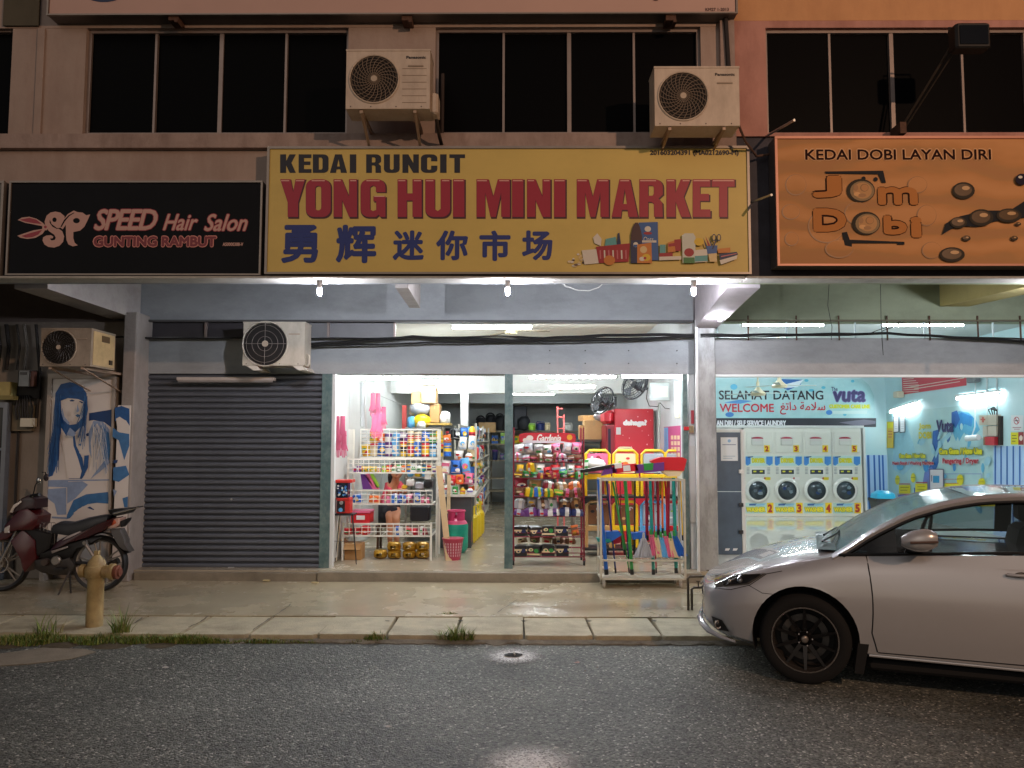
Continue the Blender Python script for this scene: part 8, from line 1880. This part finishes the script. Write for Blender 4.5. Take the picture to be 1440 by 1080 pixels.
# sill crease and wheel arch lining
MB().tube([side(.42+.1*i, lerpt(T_bot, .42+.1*i)+.02, .004) for i in range(12)], .012, cpaint, 8).build('sill_trim', None, carr)
for s_a, z_a in AX:
    for t0, t1 in ((.02, .30), (CW-.30, CW-.02)):
        rows = [[cw(s_a+AR*1.002*math.cos(R(-20+220*i/28)), t, z_a+AR*1.002*math.sin(R(-20+220*i/28))) for i in range(29)] for t in (t0, t1)]
        MB().grid(rows, mt('#0a0a0a', .95), True).build('wheel_arch_liner', None, carr)
# wheels
rub = mt('#040404', .9, var=.2, scale=30); rimb = mt('#2a2828', .18, .8); lip = mt('#8a827c', .2, .9)
def cwheel(s_a, t, sgn):
    c = cw(s_a, t, WR+.004); Rt = WR
    n_ = 44; w = MB()
    prof = [(.225, -.0), (.24, -.012), (.278, -.014), (.302, -.004), (.312, .012), (.315, .04), (.315, .16), (.309, .19), (.29, .2), (.225, .2)]
    def ring(pr, mat, name, par):
        rows = []
        for r_, d_ in pr: rows.append([c+CF*(r_*math.cos(2*math.pi*i/n_))+Vector((0, 0, r_*math.sin(2*math.pi*i/n_)))+CL*(d_*sgn) for i in range(n_)])
        return MB().grid(rows, mat, True, True).build(name, None, par)
    wo = ring(prof, rub, 'wheel', carr)
    ring([(.226, -.004), (.231, -.012), (.222, -.012), (.214, .0), (.208, .04), (.2, .14)], lip, 'rim', wo)
    ring([(.2, .14), (.01, .15)], mt('#0a0a0a', .8), 'brake_backing', wo)
    for k in range(10):
        a0 = 2*math.pi*k/10+.31; da = CF*math.cos(a0)+Vector((0, 0, math.sin(a0))); pa = CF*-math.sin(a0)+Vector((0, 0, math.cos(a0)))
        P0, P1 = c+da*.045+CL*.03*sgn, c+da*.218+CL*(.004)*sgn
        MB().add([P0-pa*.016, P0+pa*.016, P1+pa*.008, P1-pa*.008, P0-pa*.016+CL*.03*sgn, P0+pa*.016+CL*.03*sgn, P1+pa*.008+CL*.02*sgn, P1-pa*.008+CL*.02*sgn], [(0, 1, 2, 3), (0, 4, 5, 1), (1, 5, 6, 2), (3, 2, 6, 7), (0, 3, 7, 4)], rimb).build('spoke', None, wo)
    ring([(.03, .012), (.036, .018), (.05, .03), (.055, .06)], rimb, 'hub', wo)
    q_ = MB(); q_.ball(c+CL*.012*sgn, .027, mt('#77726c', .35, .5), 14, 6, (1, .4, 1)); q_.build('centre_cap', None, wo)
    for k in range(5):
        a0 = 2*math.pi*k/5; MB().ball(c+CF*.05*math.cos(a0)+Vector((0, 0, .05*math.sin(a0)))+CL*.028*sgn, .009, lip, 8, 4).build('wheel_nut', None, wo)
    ring([(.12, .1), (.165, .1), (.165, .112), (.12, .112)], mt('#4c4946', .4, .7), 'brake_disc', wo)
for s_a, z_a in AX: cwheel(s_a, .035, 1); cwheel(s_a, CW-.035, -1)
# headlight, fog lamp, bumper details
hlm = mt('#2a2622', .1); lens_m = mt('#b9b4ac', .08, .3)
patch([(1006, 809), (1078, 806.5), (1053, 822), (1005, 826)], 14, 6, mt('#4d4943', .06, .3), 'headlight', .004)
patch([(1016, 810.5), (1072, 808), (1051, 820), (1018, 823)], 12, 5, mt('#1a1714', .12), 'headlight_lens', .008)
c = hit(1040, 815.5, -.0) or px(1040, 815, 5.6)
MB().ball(c-Vector((0, .012, 0)), .022, mt('#8f9499', .08, .8), 14, 8).build('projector_lamp', None, carr)
MB().ball((hit(1026, 817, 0) or c)-Vector((0, .01, 0)), .016, mt('#a9a6a0', .15, .8), 12, 6).build('reflector', None, carr)
seam([(1005, 827), (1028, 829), (1054, 823), (1078, 807), (1100, 803)], .0025, 'lamp_gap')
seam([(1053, 823), (1072, 834), (1090, 836)], .0022, 'panel_gap')
patch([(1001, 866), (1016, 872), (1026, 888), (1006, 884)], 8, 6, mt('#0d0d0d', .6), 'bumper_grille', .004)
c = hit(1011, 877.5, .01) or px(1011, 878, 5.75)
fg_ = MB(); fg_.tube([c+Vector((.022*math.cos(2*math.pi*i/20), 0, .028*math.sin(2*math.pi*i/20))) for i in range(20)], .006, mt('#b9b2aa', .2, .8), 6, True).build('fog_lamp_ring', None, carr)
MB().ball(c, .02, mt('#1c1d1f', .1), 12, 8, (1, .5, 1.2)).build('fog_lamp', None, carr)
# lower lip
lp = [cw(-.50, .03, .262), cw(-.62, .075, .275), cw(-.74, .15, .3), cw(-.82, .28, .325), cw(-.86, .42, .335), cw(-.875, CW/2, .34), cw(-.86, CW-.4, .335), cw(-.8, CW-.25, .325)]
MB().tube(lp, [.008, .016, .022, .026, .026, .024, .022, .02], cpaint, 8).build('front_lip', None, carr)
# grille and emblem on the nose
MB().prism([cw(-.843, .52, .50), cw(-.843, .48, .575), cw(-.843, CW-.48, .575), cw(-.843, CW-.52, .50)], -CF*.006, mt('#0e0e10', .4)).build('grille', None, carr)
MB().prism([cw(-.848, .48, .585), cw(-.848, .48, .6), cw(-.848, CW-.48, .6), cw(-.848, CW-.48, .585)], -CF*.012, mt('#c4c0ba', .12, .9)).build('chrome_bar', None, carr)
MB().prism([cw(-.843, .5, .37), cw(-.843, .5, .46), cw(-.843, CW-.5, .46), cw(-.843, CW-.5, .37)], -CF*.005, mt('#0e0e10', .5)).build('lower_grille', None, carr)
# greenhouse
T_p = [(.15, .9), (.22, .935), (.47, 1.11), (.72, 1.245), (.95, 1.322), (1.17, 1.368), (1.39, 1.385), (2.0, 1.385), (2.4, 1.365), (2.7, 1.30), (3.05, 1.08), (3.1, 1.04)]
def prl(s):   # near roof rail
    z = smt(T_p, s, .04); t = .075+(.2-.075)*min(1, max(0, (z-.93)/.44)); return t, z
SG = [.2+.08*i for i in range(36)]
mb = MB()
for far in (0, 1):
    rows = []
    for s in SG:
        t, z = prl(s); f_ = (lambda u: CW-u) if far else (lambda u: u)
        rows.append([cw(s, f_(t-.012), z-.045), cw(s, f_(t-.02), z-.02), cw(s+.0, f_(t+.005), z-.002), cw(s, f_(t+.05), z+.004), cw(s, f_(t+.055), z-.02), cw(s, f_(t+.01), z-.045)])
    MB().grid(rows, cpaint, True, True).build('roof_rail', None, carr)
def crown(s, t):
    z = prl(s)[1]; u = (t-CW/2)/(CW/2-.2); return z+.004*(1-u*u)
rows = [[cw(s, .24+(CW-.48)*i/14, crown(s, .24+(CW-.48)*i/14)) for i in range(15)] for s in [1.12+.07*k for k in range(20)]]
MB().grid(rows, cpaint, True).build('roof', None, carr)
def tint(h, a, rough=.03):
    m = mt(h, rough, alpha=a, spec=.5, name='tinted_glass'); return m
gl_w = tint('#33403d', .78, .14); gl_s = tint('#0c1a15', .5)
rows = []
for k in range(13):
    u = k/12; r_ = []
    for i in range(15):
        v = i/14; bow = 1-(2*v-1)**2
        s = .22+(1.12-.22)*u; t0 = prl(s)[0]+.03
        tt = t0+(CW-2*t0)*v; zz_ = prl(s)[1]-.015*bow*(1-u)
        r_.append(cw(s-.05*bow*(1-u), tt, zz_))
    rows.append(r_)
MB().grid(rows, gl_w, True).build('windscreen', None, carr)
rows = [[cw(s, .26+(CW-.52)*i/8, prl(s)[1]+.005) for i in range(9)] for s in [2.52+.09*k for k in range(7)]]
MB().grid(rows, tint('#0c1210', .5), True).build('rear_window', None, carr)
blk2 = mt('#0b0b0c', .35)
for far in (0, 1):
    f_ = (lambda u: CW-u) if far else (lambda u: u)
    ss = [.30+.1*k for k in range(12)]
    top = [(s, prl(s)[1]-.045) for s in ss if s > .29]; bz_ = lambda s: lerpt(T_sh, s)+.004
    # glass from the mirror post to the rear post
    rows = [[cw(s, f_(.075+(prl(s)[0]-.075)*v), bz_(s)+(prl(s)[1]-.055-bz_(s))*v) for v in (0, .33, .66, 1)] for s in [.62+.08*k for k in range(12)]]
    MB().grid(rows, gl_s, True).build('side_window', None, carr)
    rows = [[cw(s, f_(.073+(prl(s)[0]-.077)*v), bz_(s)+(prl(s)[1]-.05-bz_(s))*v) for v in (0, .5, 1)] for s in (.25, .33, .43, .53, .62)]
    MB().grid(rows, tint('#0a0c0b', .93, .08), True).build('quarter_window', None, carr)
    rows = [[cw(s, f_(.073+(prl(s)[0]-.077)*v), bz_(s)+(prl(s)[1]-.05-bz_(s))*v) for v in (0, .5, 1)] for s in (1.5, 1.62)]
    MB().grid(rows, blk2, True).build('door_pillar', None, carr)
    rows = [[cw(s, f_(.075+(prl(s)[0]-.075)*v), bz_(s)+(max(.02, prl(s)[1]-.055-bz_(s)))*v) for v in (0, .5, 1)] for s in [1.62+.1*k for k in range(13)]]
    MB().grid(rows, gl_s, True).build('rear_side_window', None, carr)
    MB().tube([cw(s, f_(prl(s)[0]-.012), prl(s)[1]-.053) for s in [.27+.08*k for k in range(30)]], .013, blk2, 6).build('window_trim', None, carr)
    MB().tube([cw(s, f_(.066), bz_(s)-.002) for s in [.24+.1*k for k in range(28)]], .011, blk2, 6).build('window_trim', None, carr)
# cowl with wiper arms and crumpled dark sheet
MB().grid([[cw(.10+.13*v, .2+(CW-.4)*u, .945+.012*math.sin(u*9)*v) for u in [i/14 for i in range(15)]] for v in (0, .5, 1)], blk2).build('cowl', None, carr)
MB().tube([cw(.14, .45, .975), cw(.25, .8, 1.0), cw(.28, 1.1, 1.0)], .008, blk2, 6).build('wiper', None, carr)
MB().tube([cw(.16, .9, .975), cw(.25, 1.2, 1.0), cw(.27, 1.4, .99)], .008, blk2, 6).build('wiper', None, carr)
# interior
din = mt('#151312', .8)
MB().cbox(0, 1, 0, 1, 0, 1, .1)
def cbx3(s0, s1, t0, t1, z0_, z1_, name, mat=din):
    v = MB().cbox(s0, s1, t0, t1, z0_, z1_, .04); v.v = [tuple(cw(*p)) for p in v.v]; v.m = [0]*len(v.f); v.mats = [mat]; return v.build(name, None, carr)
cbx3(.45, .85, .15, CW-.15, .7, .99, 'dashboard')
for t0, t1 in ((.2, .72), (CW-.72, CW-.2)):
    cbx3(1.1, 1.55, t0, t1, .45, .66, 'seat'); 
    v = MB().cbox(0, .16, t0+.03, t1-.03, .5, 1.1, .05); v.v = [tuple(cw(1.42+p[0]+(p[2]-.5)*.25, p[1], p[2])) for p in v.v]; v.m = [0]*len(v.f); v.mats = [din]; v.build('seat_back', None, carr)
    cbx3(1.58, 1.68, t0+.14, t1-.14, 1.12, 1.27, 'headrest')
c = cw(.93, CW-.45, .98); MB().tube([c+CL*(.18*math.cos(2*math.pi*i/24))+Vector((0, 0, .17*math.sin(2*math.pi*i/24)))+CF*(.05*math.sin(2*math.pi*i/24)) for i in range(24)], .014, din, 6, True).build('steering_wheel', None, carr)
cbx3(.9, 3.0, .14, .18, .5, .95, 'inner_door_trim'); cbx3(.9, 3.0, CW-.18, CW-.14, .5, .95, 'inner_door_trim')
# door mirror
def mir(px_, py_, far=False):
    c = cw(.74, -.10, 1.075); mb = MB(); rows = []
    for i in range(9):
        a = i/8; wd = math.sin(math.pi*min(.97, max(.03, a)))**.3
        s = -.11+.22*a; hh = (.062+.024*a)*wd; cz_ = (a-.5)*.02
        rows.append([c+CF*s+CL*(.055*wd*math.cos(b_))+Vector((0, 0, cz_+hh*math.sin(b_))) for b_ in [2*math.pi*j/12 for j in range(12)]])
    mb.grid(rows, cpaint, True, True); mo_ = mb.build('door_mirror', None, carr)
    MB().prism([c+CF*-.02+CL*.02+Vector((0, 0, -.05)), c+CF*.08+CL*.02+Vector((0, 0, -.05)), c+CF*.03+CL*.19+Vector((0, 0, -.085)), c+CF*-.06+CL*.19+Vector((0, 0, -.085))], (0, 0, -.022), blk2).build('mirror_foot', None, mo_)
    MB().tube([c+CF*-.06-CL*.055+Vector((0, 0, -.012)), c+CF*.11-CL*.05+Vector((0, 0, -.0))], .009, mt('#5c4a42', .15), 6).build('indicator', None, mo_)
mir(0, 0)
# underbody and mud flap
cbx3(.4, 2.3, .1, CW-.1, .13, .2, 'underbody', mt('#0b0b0b', .9))
MB().prism([cw(.32, .02, .12), cw(.38, .02, .12), cw(.42, .02, .33), cw(.35, .02, .33)], CL*.2, mt('#0d0d0d', .9)).build('mud_flap', None, carr)
